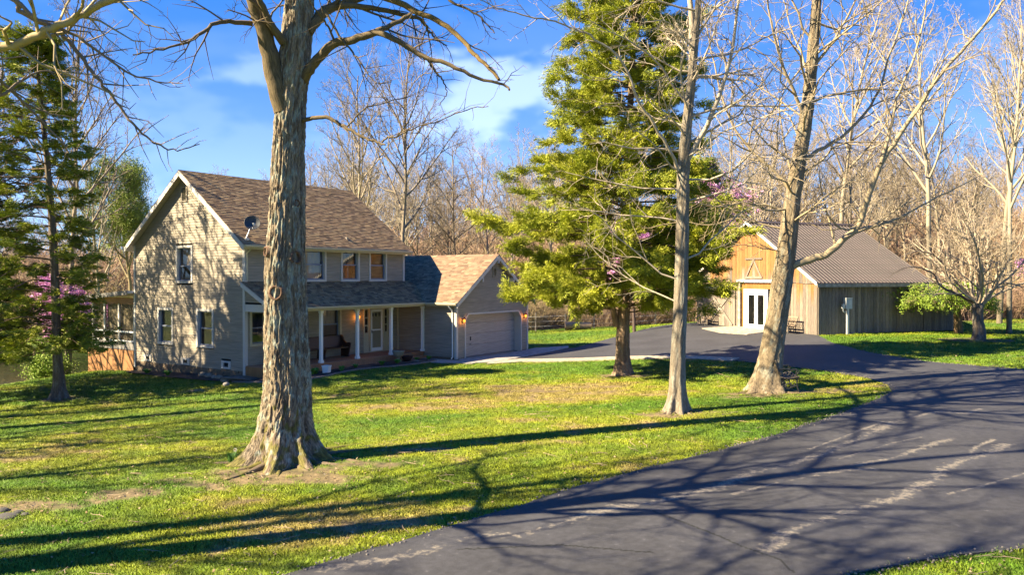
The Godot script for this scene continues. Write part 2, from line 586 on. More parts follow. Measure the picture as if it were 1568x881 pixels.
func make_ground() -> void:
	var xs := []
	var zs := []
	for x in [-600.0, -400.0, -260.0, -190.0, -150.0]: xs.append(x)
	var x := -126.0
	while x < 126.0:
		xs.append(x)
		x += 0.22 if x > -21.0 and x < 24.0 else (1.0 if x > -50.0 and x < 50.0 else 4.0)
	for q in [130.0, 150.0, 190.0, 260.0, 400.0, 600.0]: xs.append(q)
	for q in [-300.0, -150.0, -80.0]: zs.append(q)
	var z := -38.0
	while z < 196.0:
		zs.append(z)
		z += 0.22 if z > 8.0 and z < 42.0 else (1.0 if z > 0.0 and z < 100.0 else 4.0)
	for q in [200.0, 240.0, 300.0, 420.0, 600.0]: zs.append(q)
	var nx := xs.size()
	var nz := zs.size()
	var sh := Shape.new()
	for k in nz:
		for i in nx:
			var px: float = xs[i]
			var pz: float = zs[k]
			var e := 0.6
			sh.v.append(Vector3(px, gh(px, pz), -pz))
			sh.n.append(Vector3(gh(px - e, pz) - gh(px + e, pz), 2 * e, gh(px, pz + e) - gh(px, pz - e)).normalized())
			sh.t.append(Vector2(px, pz))
			var s := lawn(px, pz)
			var g := lawn_color(px, pz, s) * 0.9
			g = g.lerp(Color(0.20, 0.13, 0.07) * (1.0 + 0.9 * fine.get_noise_2d(px * 4.0, pz * 4.0)), s.y * 0.85)
			var w := wood_floor(px, pz)
			if w > 0.0:
				g = g.lerp(Color(0.23, 0.145, 0.085) * (1.0 + 0.6 * fine.get_noise_2d(px * 2.0, pz * 2.0)), w)
			g.a = 1.0
			sh.c.append(g)
	for k in nz - 1:
		for i in nx - 1:
			var a := k * nx + i
			sh.ix.append(a); sh.ix.append(a + nx); sh.ix.append(a + 1)
			sh.ix.append(a + 1); sh.ix.append(a + nx); sh.ix.append(a + nx + 1)
	structure("ground", sh, M.ground)

# ---------------------------------------------------------------- paved surfaces
const DRIVE_FROM := Vector2(-12, 5)
const DRIVE_SIZE := 46.0

func asphalt_material() -> StandardMaterial3D:
	var n := 1840
	var f1 := FastNoiseLite.new()
	f1.seed = 31; f1.frequency = 0.009; f1.fractal_octaves = 5
	var f2 := FastNoiseLite.new()
	f2.seed = 32; f2.frequency = 0.13; f2.fractal_octaves = 4; f2.fractal_gain = 0.65
	var i1 := f1.get_image(n, n, false, false, false).get_data()
	var i2 := f2.get_image(n, n, false, false, false).get_data()
	var r := PackedFloat32Array()
	r.resize(n * n)
	var streaks := [
		[0.17, [[505, 875], [590, 860], [650, 848], [700, 830], [733, 822], [795, 823], [848, 807], [895, 792], [945, 780], [1003, 772], [1042, 763], [1100, 747], [1156, 725], [1197, 717], [1230, 706], [1262, 698], [1283, 686], [1311, 676], [1344, 661], [1369, 647]]],
		[0.16, [[1176, 844], [1205, 819], [1246, 803], [1287, 790], [1328, 778], [1377, 766], [1402, 750], [1430, 737], [1443, 721], [1471, 708], [1512, 698], [1541, 684]]],
		[0.07, [[1221, 729], [1266, 727], [1295, 723], [1336, 721]]],
		[0.09, [[1307, 715], [1348, 708], [1381, 700], [1410, 688], [1455, 674]]],
		[0.05, [[1283, 706], [1328, 692], [1369, 680], [1410, 672]]],
		[0.05, [[1484, 700], [1492, 688], [1520, 676]]],
		[0.10, [[1400, 640], [1440, 632], [1480, 636], [1500, 628]]],
		[0.06, [[1240, 690], [1300, 668], [1350, 648]]],
		[0.05, [[1120, 760], [1190, 742], [1250, 731]]],
		[0.05, [[1450, 760], [1500, 748], [1568, 728]]]]
	for s in streaks:
		var line := pix_plan(s[1])
		var wide: float = s[0]
		for i in line.size() - 1:
			var a := (line[i] - DRIVE_FROM) / DRIVE_SIZE * n
			var b := (line[i + 1] - DRIVE_FROM) / DRIVE_SIZE * n
			var rad := wide / DRIVE_SIZE * n * 2.4
			for yy in range(int(min(a.y, b.y) - rad), int(max(a.y, b.y) + rad) + 1):
				for xx in range(int(min(a.x, b.x) - rad), int(max(a.x, b.x) + rad) + 1):
					if xx < 0 or yy < 0 or xx >= n or yy >= n: continue
					var p := Vector2(xx, yy)
					var q := Geometry2D.get_closest_point_to_segment(p, a, b)
					var d := p.distance_to(q) / (wide / DRIVE_SIZE * n)
					var o := yy * n + xx
					var g := d + (i2[o] / 255.0 - 0.5) * 3.6 + (i1[o] / 255.0 - 0.5) * 2.4
					r[o] = maxf(r[o], smoothstep(0.9, 0.1, g) * (0.35 + 0.55 * rng.randf()))
	# a crack with weeds, dark
	for s in [[[1000, 786], [1057, 807], [1102, 825], [1135, 840], [1193, 860], [1215, 881]], [[700, 845], [860, 838], [1000, 850]]]:
		var line := pix_plan(s)
		for i in line.size() - 1:
			var a := (line[i] - DRIVE_FROM) / DRIVE_SIZE * n
			var b := (line[i + 1] - DRIVE_FROM) / DRIVE_SIZE * n
			var steps := int(a.distance_to(b) * 2.0)
			for k in steps:
				var p := a.lerp(b, float(k) / steps)
				var o := int(p.y + 2.0 * fine.get_noise_1d(p.x * 0.6)) * n + int(p.x)
				if o >= 0 and o < n * n: r[o] = -1.0
	var data := PackedByteArray()
	data.resize(n * n * 3)
	for o in n * n:
		var k := i1[o] / 255.0
		var s := i2[o] / 255.0
		var v := 72.0 + 30.0 * (k - 0.5) + 34.0 * (s - 0.5)
		var cr := v * 0.98
		var cg := v * 0.985
		var cb := v * 1.05
		var w := r[o]
		if w < 0.0:
			cr = 24; cg = 26; cb = 20
		elif w > 0.0:
			var q := 180.0 + 60.0 * (s - 0.5)
			cr = lerpf(cr, q * 1.05, w); cg = lerpf(cg, q * 0.98, w); cb = lerpf(cb, q * 0.86, w)
		elif s > 0.80:
			cr += 26; cg += 25; cb += 22
		data[o * 3] = clampi(int(cr), 0, 255); data[o * 3 + 1] = clampi(int(cg), 0, 255); data[o * 3 + 2] = clampi(int(cb), 0, 255)
	var img := Image.create_from_data(n, n, false, Image.FORMAT_RGB8, data)
	var m := StandardMaterial3D.new()
	m.albedo_texture = ImageTexture.create_from_image(img)
	m.roughness = 0.85
	var grit := noise_image(512, 33, 150.0, 150.0, 0.45, 1.0, 4, 0.8)
	m.detail_enabled = true
	m.detail_albedo = tex(grit)
	m.detail_blend_mode = BaseMaterial3D.BLEND_MODE_MUL
	m.detail_uv_layer = BaseMaterial3D.DETAIL_UV_2
	m.uv2_scale = Vector3(0.4, 0.4, 1)
	return m

func make_paving() -> void:
	island = rounded(pix_plan([[441, 881], [600, 835], [700, 805], [800, 775], [900, 743], [1000, 716], [1100, 692], [1200, 664], [1280, 637], [1340, 614], [1366, 601], [1358, 590], [1325, 579], [1270, 570], [1200, 562], [1120, 553], [1040, 549], [960, 550], [880, 553], [800, 554], [745, 558], [700, 566], [560, 576], [300, 640], [200, 760], [300, 920]]), 2)
	var outer := PackedVector2Array()
	# round the whole asphalt: garage side, far lawn strip, barn front, right lawn, then out of the frame and back under the camera
	var ga := house_to_plan(9.6, 5.2)
	var gb := house_to_plan(16.2, 5.2)
	outer.append(ga)
	outer.append(gb)
	for p in pix_plan([[878, 534], [905, 527], [940, 517.5], [1000, 502], [1040, 496.5], [1085, 494]]): outer.append(p)
	outer.append(barn_to_plan(-0.25, 9.0))
	outer.append(barn_to_plan(-0.05, 4.0))
	outer.append(barn_to_plan(-0.05, -0.1))
	for p in pix_plan([[1274, 526], [1336, 542], [1420, 555], [1500, 562], [1568, 567]]): outer.append(p)
	outer.append(Vector2(34, 27)); outer.append(Vector2(34, 14.2))
	for p in pix_plan([[1568, 843], [1470, 853], [1380, 867], [1290, 885]]): outer.append(p)
	outer.append(Vector2(2.4, 7.0)); outer.append(Vector2(-6, 5.4)); outer.append(Vector2(-11, 8.2)); outer.append(Vector2(-7.5, 9.9))
	for p in pix_plan([[300, 920], [441, 881], [600, 835], [700, 805], [800, 775], [900, 743], [1000, 716], [1100, 692], [1200, 664], [1280, 637], [1340, 614], [1366, 601], [1358, 590], [1325, 579], [1270, 570], [1200, 562], [1120, 553], [1040, 549], [960, 550], [880, 553], [800, 554]]): outer.append(p)
	drive_poly = ragged(outer, 0.25, 0.05)
	var sh := draped(drive_poly, 0.03, 0.7, DRIVE_FROM, DRIVE_SIZE)
	skirted(sh, drive_poly, 0.03, 0.1, DRIVE_FROM, DRIVE_SIZE)
	structure("driveway", sh, asphalt_material())
	apron_poly = PackedVector2Array([house_to_plan(9.35, 3.9), house_to_plan(16.3, 3.9), house_to_plan(17.0, 5.6), house_to_plan(16.2, 6.1), house_to_plan(9.0, 6.1), house_to_plan(8.2, 5.0)])
	sh = draped(apron_poly, 0.055, 0.7)
	skirted(sh, apron_poly, 0.055, 0.1)
	structure("garage_apron", sh, M.concrete)
	walk_poly = PackedVector2Array([house_to_plan(7.7, 1.9), house_to_plan(9.0, 1.95), house_to_plan(8.9, 4.3), house_to_plan(9.2, 5.4), house_to_plan(8.2, 5.6), house_to_plan(7.6, 4.2)])
	sh = draped(walk_poly, 0.045, 0.7)
	skirted(sh, walk_poly, 0.045, 0.1)
	structure("front_walk", sh, M.concrete)
	barn_apron = PackedVector2Array([barn_to_plan(-0.02, 6.9), barn_to_plan(-0.02, 3.0), barn_to_plan(-2.3, 2.6), barn_to_plan(-2.6, 4.6), barn_to_plan(-1.9, 7.4)])
	sh = draped(barn_apron, 0.06, 0.7)
	skirted(sh, barn_apron, 0.06, 0.1)
	structure("barn_apron", sh, M.tan_concrete)
	var strip := pix_plan([[745, 559], [800, 555.5], [880, 554.5], [960, 551.5], [1040, 550.5], [1120, 554.5], [1132, 550], [1040, 546], [960, 547], [880, 550], [800, 551], [752, 554]])
	sh = draped(strip, 0.05, 0.7)
	skirted(sh, strip, 0.05, 0.1)
	structure("concrete_strip", sh, M.tan_concrete)
	# planting beds
	bed_poly = rounded(PackedVector2Array([house_to_plan(0.1, 1.82), house_to_plan(8.6, 1.82), house_to_plan(8.6, 3.3), house_to_plan(7.4, 3.6), house_to_plan(5.5, 3.4), house_to_plan(4.0, 2.75), house_to_plan(2.6, 2.85), house_to_plan(1.2, 3.3), house_to_plan(-0.3, 3.0), house_to_plan(-1.0, 1.8), house_to_plan(-1.2, 0.4), house_to_plan(-0.2, 0.3)]), 1)
	side_bed = rounded(PackedVector2Array([house_to_plan(-0.1, 0.4), house_to_plan(-1.3, 0.6), house_to_plan(-1.25, -3.0), house_to_plan(-0.95, -6.0), house_to_plan(-0.6, -8.0), house_to_plan(-0.1, -8.0)]), 1)
	sh = draped(bed_poly, 0.035, 0.22, Vector2.ZERO, 1.0, 0.03)
	for i in sh.c.size():
		var k := fine.get_noise_2d(sh.v[i].x * 5.0, sh.v[i].z * 5.0)
		var old := smoothstep(-0.1, 0.35, soft.get_noise_2d(sh.v[i].x * 4.0, sh.v[i].z * 4.0) + 0.3 * k)
		sh.c[i] = Color(0.035, 0.025, 0.022).lerp(Color(0.15, 0.085, 0.055), old) * (1.0 + 0.6 * k)
	structure("mulch_bed", sh, M.mulch)
	sh = draped(side_bed, 0.035, 0.22, Vector2.ZERO, 1.0, 0.03)
	for i in sh.c.size():
		var k := fine.get_noise_2d(sh.v[i].x * 5.0, sh.v[i].z * 5.0)
		sh.c[i] = Color(0.035, 0.026, 0.022) * (1.0 + 0.6 * k)
	structure("mulch_bed", sh, M.mulch)
	# a low stone edging round the front bed: one thing, its blocks are parts
	var edge := thing("bed_edging", "low curved brick-coloured edging round the dark mulch bed before the porch", "edging", Vector3.ZERO)
	var e := Shape.new()
	e.box(Vector3(-0.115, -0.06, -0.05), Vector3(0.115, 0.07, 0.05))
	var em := e.mesh()
	var run := 0.0
	var a := bed_poly.size()
	for i in range(0, a):
		var p := bed_poly[i]
		var q := bed_poly[(i + 1) % a]
		var ph := plan_to_house(p.x, p.y)
		var qh := plan_to_house(q.x, q.y)
		if (ph.y < 2.2 and ph.x > -0.6) or (qh.y < 2.2 and qh.x > -0.6) or ph.x > 8.45 and qh.x > 8.45: continue
		var len := p.distance_to(q)
		while run < len:
			var s := p.lerp(q, run / len)
			var o := part("block", em, M.edging, edge)
			o.position = grounded(s.x, s.y)
			o.rotation.y = atan2(q.y - p.y, q.x - p.x) + rng.randf_range(-0.05, 0.05)
			run += 0.24
		run -= len

func clear_of_things(x: float, z: float) -> bool:
	var p := Vector2(x, z)
	if Geometry2D.is_point_in_polygon(p, drive_poly): return false
	var h := plan_to_house(x, z)
	if h.x > -0.1 and h.x < 10.0 and h.y < 2.0 and h.y > -12.2: return false
	if h.x > 9.0 and h.x < 15.9 and h.y < 4.0 and h.y > -8.0: return false
	if Geometry2D.is_point_in_polygon(p, bed_poly) or Geometry2D.is_point_in_polygon(p, side_bed): return false
	if Geometry2D.is_point_in_polygon(p, apron_poly) or Geometry2D.is_point_in_polygon(p, walk_poly) or Geometry2D.is_point_in_polygon(p, barn_apron): return false
	var dx := x - BARN_AT.x
	var dz := z + BARN_AT.z
	var bu := 0.94 * dx + 0.3412 * dz
	var bt := -0.3412 * dx + 0.94 * dz
	if bu > -0.1 and bu < 9.0 and bt > -0.1 and bt < 11.0: return false
	return true

func make_grass() -> void:
	var tufts := []
	for k in 3:
		var sh := Shape.new()
		for i in 22:
			var o := Vector3(rng.randfn(0, 0.055), -0.012, rng.randfn(0, 0.055))
			var a := rng.randf() * TAU
			var side := Vector3(cos(a), 0, sin(a)) * rng.randf_range(0.003, 0.0055)
			var lean := Vector3(rng.randfn(0, 0.022), 0, rng.randfn(0, 0.022))
			var h := rng.randf_range(0.035, 0.075)
			var mid := o + lean * 0.5 + Vector3(0, h * 0.62, 0)
			var tip := o + lean * 1.7 + Vector3(0, h, 0)
			var w := rng.randf_range(0.8, 1.15)
			var col := Color(w, w, w)
			sh.quad(o - side, o + side, mid + side * 0.8, mid - side * 0.8, col)
			sh.tri(mid - side * 0.8, mid + side * 0.8, tip, col)
			for q in range(sh.n.size() - 7, sh.n.size()):
				sh.n[q] = (sh.n[q] * 0.45 + Vector3.UP).normalized()
		tufts.append(sh.mesh())
	var xf := [[], [], []]
	var cols := [[], [], []]
	var z := 8.6
	while z < 62.0:
		var step := 0.085 if z < 17.0 else (0.115 if z < 27.0 else (0.17 if z < 40.0 else 0.28))
		var reach := 0.68 * z + 2.0
		var x := -reach
		while x < reach:
			var px := x + rng.randf_range(-0.6, 0.6) * step
			var pz := z + rng.randf_range(-0.6, 0.6) * step
			x += step
			if wood_floor(px, pz) > 0.6: continue
			var s := lawn(px, pz)
			if rng.randf() < s.y * 0.93: continue
			if not clear_of_things(px, pz): continue
			var h := gh(px, pz)
			if h < -2.9: continue
			var g := lawn_color(px, pz, s) * rng.randf_range(0.85, 1.17)
			g.a = 1.0
			var size := rng.randf_range(0.75, 1.25) * (1.0 if z < 27.0 else (1.35 if z < 40.0 else 1.9))
			var b := Basis(Vector3.UP, rng.randf() * TAU).scaled(Vector3(size, size * (0.85 if z < 40.0 else 0.6), size))
			var k := rng.randi() % 3
			xf[k].append(Transform3D(b, Vector3(px, h, -pz)))
			cols[k].append(g)
		z += step
	var root := Node3D.new()
	root.name = "lawn_grass"
	add_child(root)
	tag(root, "short mown yellow green grass of the lawn", "grass", "", "stuff")
	for k in 3:
		var o := swarm("blades", tufts[k], M.grass, xf[k], cols[k], root)
		o.set_meta("kind", "stuff")
	# dead leaves and straw lying in the grass
	var lf := Shape.new()
	lf.quad(Vector3(-0.035, 0.004, -0.02), Vector3(-0.02, 0.006, 0.024), Vector3(0.035, 0.012, 0.02), Vector3(0.03, 0.002, -0.026))
	var lx := []
	var lc := []
	for i in 26000:
		var pz := 9.0 + pow(rng.randf(), 1.4) * 36.0
		var px := rng.randf_range(-0.68, 0.68) * pz
		if not clear_of_things(px, pz): continue
		var s := lawn(px, pz)
		if rng.randf() > 0.12 + s.y * 0.9 + 0.3 * s.x: continue
		var b := Basis.from_euler(Vector3(rng.randfn(0, 0.4), rng.randf() * TAU, rng.randfn(0, 0.4))).scaled(Vector3.ONE * rng.randf_range(0.3, 0.8))
		lx.append(Transform3D(b, Vector3(px, gh(px, pz) + rng.randf_range(0.02, 0.05), -pz)))
		lc.append(Color(0.36, 0.24, 0.12).lerp(Color(0.45, 0.36, 0.22), rng.randf()) * rng.randf_range(0.6, 1.1))
	# grit along the crumbled edge of the drive
	var gx := []
	var gc := []
	var grit := boulder(0.02, 91, Color.WHITE).mesh()
	for i in drive_poly.size():
		var a := drive_poly[i]
		var b := drive_poly[(i + 1) % drive_poly.size()]
		if a.y > 34.0 or a.distance_to(b) > 1.0: continue
		for k in 9:
			var p := a.lerp(b, rng.randf()) + Vector2(rng.randfn(0, 0.09), rng.randfn(0, 0.09))
			gx.append(Transform3D(Basis.from_euler(Vector3(rng.randf(), rng.randf() * TAU, 0)).scaled(Vector3.ONE * rng.randf_range(0.3, 1.1)), Vector3(p.x, gh(p.x, p.y) + 0.022, -p.y)))
			gc.append(Color(0.26, 0.23, 0.20).lerp(Color(0.13, 0.12, 0.115), rng.randf()))
	var go := swarm("edge_gravel", grit, M.mulch, gx, gc, self)
	tag(go, "loose grey gravel and crumbs along the edge of the asphalt drive", "gravel", "", "stuff")
	# thin fallen twigs
	var tw := Shape.new()
	tw.tube(PackedVector3Array([Vector3(-0.22, 0.01, 0), Vector3(-0.05, 0.02, 0.03), Vector3(0.12, 0.012, -0.01), Vector3(0.24, 0.02, 0.02)]), PackedFloat32Array([0.007, 0.006, 0.005, 0.003]), 4, Color.WHITE)
	tw.tube(PackedVector3Array([Vector3(-0.05, 0.02, 0.03), Vector3(0.06, 0.03, 0.11)]), PackedFloat32Array([0.004, 0.003]), 3, Color.WHITE)
	var tx := []
	var tc := []
	for i in 700:
		var pz := 9.0 + pow(rng.randf(), 1.2) * 26.0
		var px := rng.randf_range(-0.68, 0.68) * pz
		if not clear_of_things(px, pz): continue
		tx.append(Transform3D(Basis.from_euler(Vector3(0, rng.randf() * TAU, rng.randfn(0, 0.1))).scaled(Vector3.ONE * rng.randf_range(0.4, 1.0)), Vector3(px, gh(px, pz) + 0.035, -pz)))
		tc.append(Color(0.30, 0.22, 0.15) * rng.randf_range(0.6, 1.3))
	var to := swarm("fallen_twigs", tw.mesh(), M.twig, tx, tc, self)
	tag(to, "thin dry twigs fallen on lawn and drive", "twigs", "", "stuff")
	var lo := swarm("fallen_leaves", lf.mesh(), M.mulch, lx, lc, self)
	tag(lo, "dry brown leaves and bits of straw scattered on the lawn", "leaves", "", "stuff")

# ---------------------------------------------------------------- house
# frame: x runs along the front wall from its near corner, z is outward from the front wall
const H_LONG := 9.80
const H_DEEP := 8.0
const H_EAVE := 5.47
const H_RIDGE := 8.53
const G_NEAR := 9.34
const G_FAR := 15.68
const G_OUT := 3.78
const G_RIDGE_X := 12.51
const G_RIDGE := 5.15
const P_OUT := 1.72           # porch posts
const COURSE := 0.115

# lapped boards on a wall seen from outside: s runs to the right, y up, o is how far a board stands out.
# spans(y) gives the [s0, s1] pieces left between openings
func siding(parent: Node, y0: float, y1: float, spans: Callable, tone := 0.0) -> void:
	var y := y0
	while y < y1 - 0.02:
		var top := minf(y + COURSE + 0.012, y1)
		var w := 1.0 + rng.randf_range(-0.09, 0.09) + tone
		var col := Color(w, w * rng.randf_range(0.985, 1.01), w * rng.randf_range(0.97, 1.01))
		for sp in spans.call(y, top):
			var a0: float = sp[0]
			var a1: float = sp[1]
			var b0: float = sp[2]
			var b1: float = sp[3]
			if a1 - a0 < 0.02 and b1 - b0 < 0.02: continue
			var uo := Vector2(rng.randf() * 9.0, rng.randf() * 9.0)
			var sh := Shape.new()
			sh.hexa([Vector3(a0, y, 0.024), Vector3(a1, y, 0.024), Vector3(a1, y, -0.03), Vector3(a0, y, -0.03),
				Vector3(b0, top, 0.006), Vector3(b1, top, 0.006), Vector3(b1, top, -0.03), Vector3(b0, top, -0.03)], col, uo)
			part("siding_board", sh, M.siding, parent)
		y += COURSE

# the stretches of a wall from s0 to s1 (at the board's foot and head) that openings [s0, s1, y0, y1] leave over
func between(foot: Vector2, head: Vector2, y: float, top: float, openings: Array) -> Array:
	var cuts := []
	for o in openings:
		if y < o[3] - 0.03 and top > o[2] + 0.03:
			cuts.append(o)
	cuts.sort_custom(func(p, q): return p[0] < q[0])
	var r := []
	var a := foot.x
	var b := head.x
	for o in cuts:
		r.append([a, o[0], b, o[0]])
		a = o[1]; b = o[1]
	r.append([a, foot.y, b, head.y])
	return r

func wall_node(called: String, parent: Node, at: Vector3, facing: Basis, label := "") -> Node3D:
	var o := Node3D.new()
	o.name = called
	parent.add_child(o, true)
	o.transform = Transform3D(facing, at)
	if label: o.set_meta("label", label)
	return o

# a double-hung window: trim frame (part) > sashes, panes, curtain
func window(parent: Node, at: Vector3, facing: Basis, w: float, h: float, trim: Material, curtain := 0, sash: Material = null, rail := 0.5) -> void:
	var t := 0.105
	var sh := Shape.new()
	sh.box(Vector3(-w / 2, 0, -0.03), Vector3(-w / 2 + t, h, 0.045))
	sh.box(Vector3(w / 2 - t, 0, -0.03), Vector3(w / 2, h, 0.045))
	sh.box(Vector3(-w / 2 + t, h - t, -0.03), Vector3(w / 2 - t, h, 0.048))
	sh.box(Vector3(-w / 2 + t, 0, -0.03), Vector3(w / 2 - t, t, 0.055))
	# reveal behind the trim
	for s in [-1.0, 1.0]:
		sh.box(Vector3(s * (w / 2 - t * 0.55) - t * 0.45, 0.01, -0.16), Vector3(s * (w / 2 - t * 0.55) + t * 0.45, h - 0.01, -0.032))
	sh.box(Vector3(-w / 2 + t, 0.01, -0.16), Vector3(w / 2 - t, t * 0.9, -0.032))
	sh.box(Vector3(-w / 2 + t, h - t * 0.9, -0.16), Vector3(w / 2 - t, h - 0.01, -0.032))
	var o := part("window", sh, trim, parent)
	o.transform = Transform3D(facing, at)
	var sm: Material = sash if sash else M.sash
	var f := 0.05
	var x0 := -w / 2 + t + 0.005
	var x1 := w / 2 - t - 0.005
	var ym := t + (h - 2 * t) * rail
	for k in 2:
		var y0 := t + 0.005 if k == 0 else ym - 0.02
		var y1 := ym + 0.02 if k == 0 else h - t - 0.005
		var z := -0.06 if k == 0 else -0.095
		var g := Shape.new()
		g.box(Vector3(x0, y0, z - 0.03), Vector3(x0 + f, y1, z))
		g.box(Vector3(x1 - f, y0, z - 0.03), Vector3(x1, y1, z))
		g.box(Vector3(x0 + f, y0, z - 0.03), Vector3(x1 - f, y0 + f, z - 0.001))
		g.box(Vector3(x0 + f, y1 - f, z - 0.03), Vector3(x1 - f, y1, z - 0.001))
		part("sash", g, sm, o)
		var p := Shape.new()
		p.quad(Vector3(x0 + f, y0 + f, z - 0.014), Vector3(x1 - f, y0 + f, z - 0.014), Vector3(x1 - f, y1 - f, z - 0.014), Vector3(x0 + f, y1 - f, z - 0.014))
		part("pane", p, M.pane, o)
	if curtain > 0:
		var c := Shape.new()
		var n := 9
		var cy0 := t if curtain != 2 else ym
		for i in n:
			var a0 := lerpf(x0, x1, float(i) / n)
			var a1 := lerpf(x0, x1, float(i + 1) / n)
			var za := -0.25 - 0.03 * (i % 2)
			var zb := -0.25 - 0.03 * ((i + 1) % 2)
			if curtain == 3 and i > 1 and i < n - 2: continue
			c.quad(Vector3(a0, cy0, za), Vector3(a1, cy0, zb), Vector3(a1, h - t, zb), Vector3(a0, h - t, za))
		part("curtain", c, M.curtain, o)

# shingle tabs over a sloping rectangle: foot of the slope a..b, head d..c (counter-clockwise from outside)
func shingles(sh: Shape, a: Vector3, b: Vector3, c: Vector3, d: Vector3, palette: Array) -> void:
	var up := (d - a)
	var len := up.length()
	var courses := int(ceil(len / 0.135))
	var nn := (b - a).cross(d - a).normalized()
	for i in courses:
		var f0 := float(i) / courses
		var f1 := minf(float(i + 1) / courses + 0.004, 1.0)
		var p0 := a.lerp(d, f0)
		var p1 := b.lerp(c, f0)
		var q0 := a.lerp(d, f1)
		var q1 := b.lerp(c, f1)
		var wide := p0.distance_to(p1)
		var x := -rng.randf() * 0.3
		while x < wide:
			var w := rng.randf_range(0.14, 0.36)
			var s0 := clampf(x / wide, 0, 1)
			var s1 := clampf((x + w - 0.006) / wide, 0, 1)
			x += w
			if s1 - s0 < 0.001: continue
			var lift := nn * rng.randf_range(0.009, 0.02)
			var col: Color = palette[rng.randi() % palette.size()] * rng.randf_range(0.8, 1.2)
			var uo := Vector2(rng.randf() * 5.0, rng.randf() * 5.0)
			var e0 := p0.lerp(p1, s0) + lift
			var e1 := p0.lerp(p1, s1) + lift
			var g0 := q0.lerp(q1, s0) + nn * 0.004
			var g1 := q0.lerp(q1, s1) + nn * 0.004
			sh.quad(e0, e1, g1, g0, col, uo)
			sh.quad(e0 - lift, e1 - lift, e1, e0, col * 0.9, uo)

# a roof slab whose upper face is the quad a b c d (counter-clockwise from above), t thick
func slab(sh: Shape, a: Vector3, b: Vector3, c: Vector3, d: Vector3, t: float) -> void:
	var dn := Vector3(0, -t, 0)
	sh.hexa([a + dn, b + dn, c + dn, d + dn, a, b, c, d])

const SHINGLE_BROWN := [Color(0.29, 0.18, 0.082), Color(0.23, 0.14, 0.062), Color(0.36, 0.24, 0.112), Color(0.17, 0.10, 0.048), Color(0.31, 0.20, 0.098)]
const SHINGLE_TAN := [Color(0.29, 0.195, 0.115), Color(0.24, 0.155, 0.09), Color(0.34, 0.235, 0.145), Color(0.20, 0.125, 0.075), Color(0.27, 0.18, 0.11)]

func lantern(called: String, label: String, at: Vector3, facing: Basis, group: String) -> void:
	var o := Node3D.new()
	o.name = numbered(called)
	add_child(o)
	o.transform = Transform3D(Basis(Vector3.UP, HOUSE_TURN) * facing, HOUSE_AT + Basis(Vector3.UP, HOUSE_TURN) * at)
	tag(o, label, "wall lamp", group)
	var sh := Shape.new()
	sh.box(Vector3(-0.05, -0.10, 0.0), Vector3(0.05, 0.10, 0.02))
	sh.bar(Vector3(0, 0.06, 0.02), Vector3(0, 0.13, 0.12), 0.02, 0.02)
	part("bracket", sh, M.iron, o)
	sh = Shape.new()
	sh.lathe([Vector2(0.004, 0.19), Vector2(0.03, 0.16), Vector2(0.095, 0.10), Vector2(0.095, 0.085), Vector2(0.0, 0.085)], 10, Vector3(0, 0, 0.12))
	part("cap", sh, M.iron, o)
	sh = Shape.new()
	for k in 6:
		var a := TAU * k / 6
		sh.bar(Vector3(cos(a) * 0.08, 0.085, 0.12 + sin(a) * 0.08), Vector3(cos(a) * 0.055, -0.10, 0.12 + sin(a) * 0.055), 0.008, 0.008)
	sh.lathe([Vector2(0.0, -0.12), Vector2(0.06, -0.115), Vector2(0.06, -0.10), Vector2(0.0, -0.10)], 8, Vector3(0, 0, 0.12))
	part("cage", sh, M.iron, o)
	sh = Shape.new()
	sh.lathe([Vector2(0.0, -0.085), Vector2(0.04, -0.07), Vector2(0.062, -0.01), Vector2(0.058, 0.05), Vector2(0.03, 0.075), Vector2(0.0, 0.078)], 10, Vector3(0, 0, 0.12))
	part("bulb", sh, M.bulb, o)
	var l := OmniLight3D.new()
	l.light_color = Color(1.0, 0.62, 0.25)
	l.light_energy = 0.05
	l.omni_range = 12.0
	l.omni_attenuation = 2.0
	l.light_size = 0.05
	l.shadow_enabled = true
	l.position = Vector3(0, 0, 0.12)
	o.add_child(l)
	l.name = "glow"

func house_pos(p: Vector3) -> Vector3:
	return HOUSE_AT + Basis(Vector3.UP, HOUSE_TURN) * p

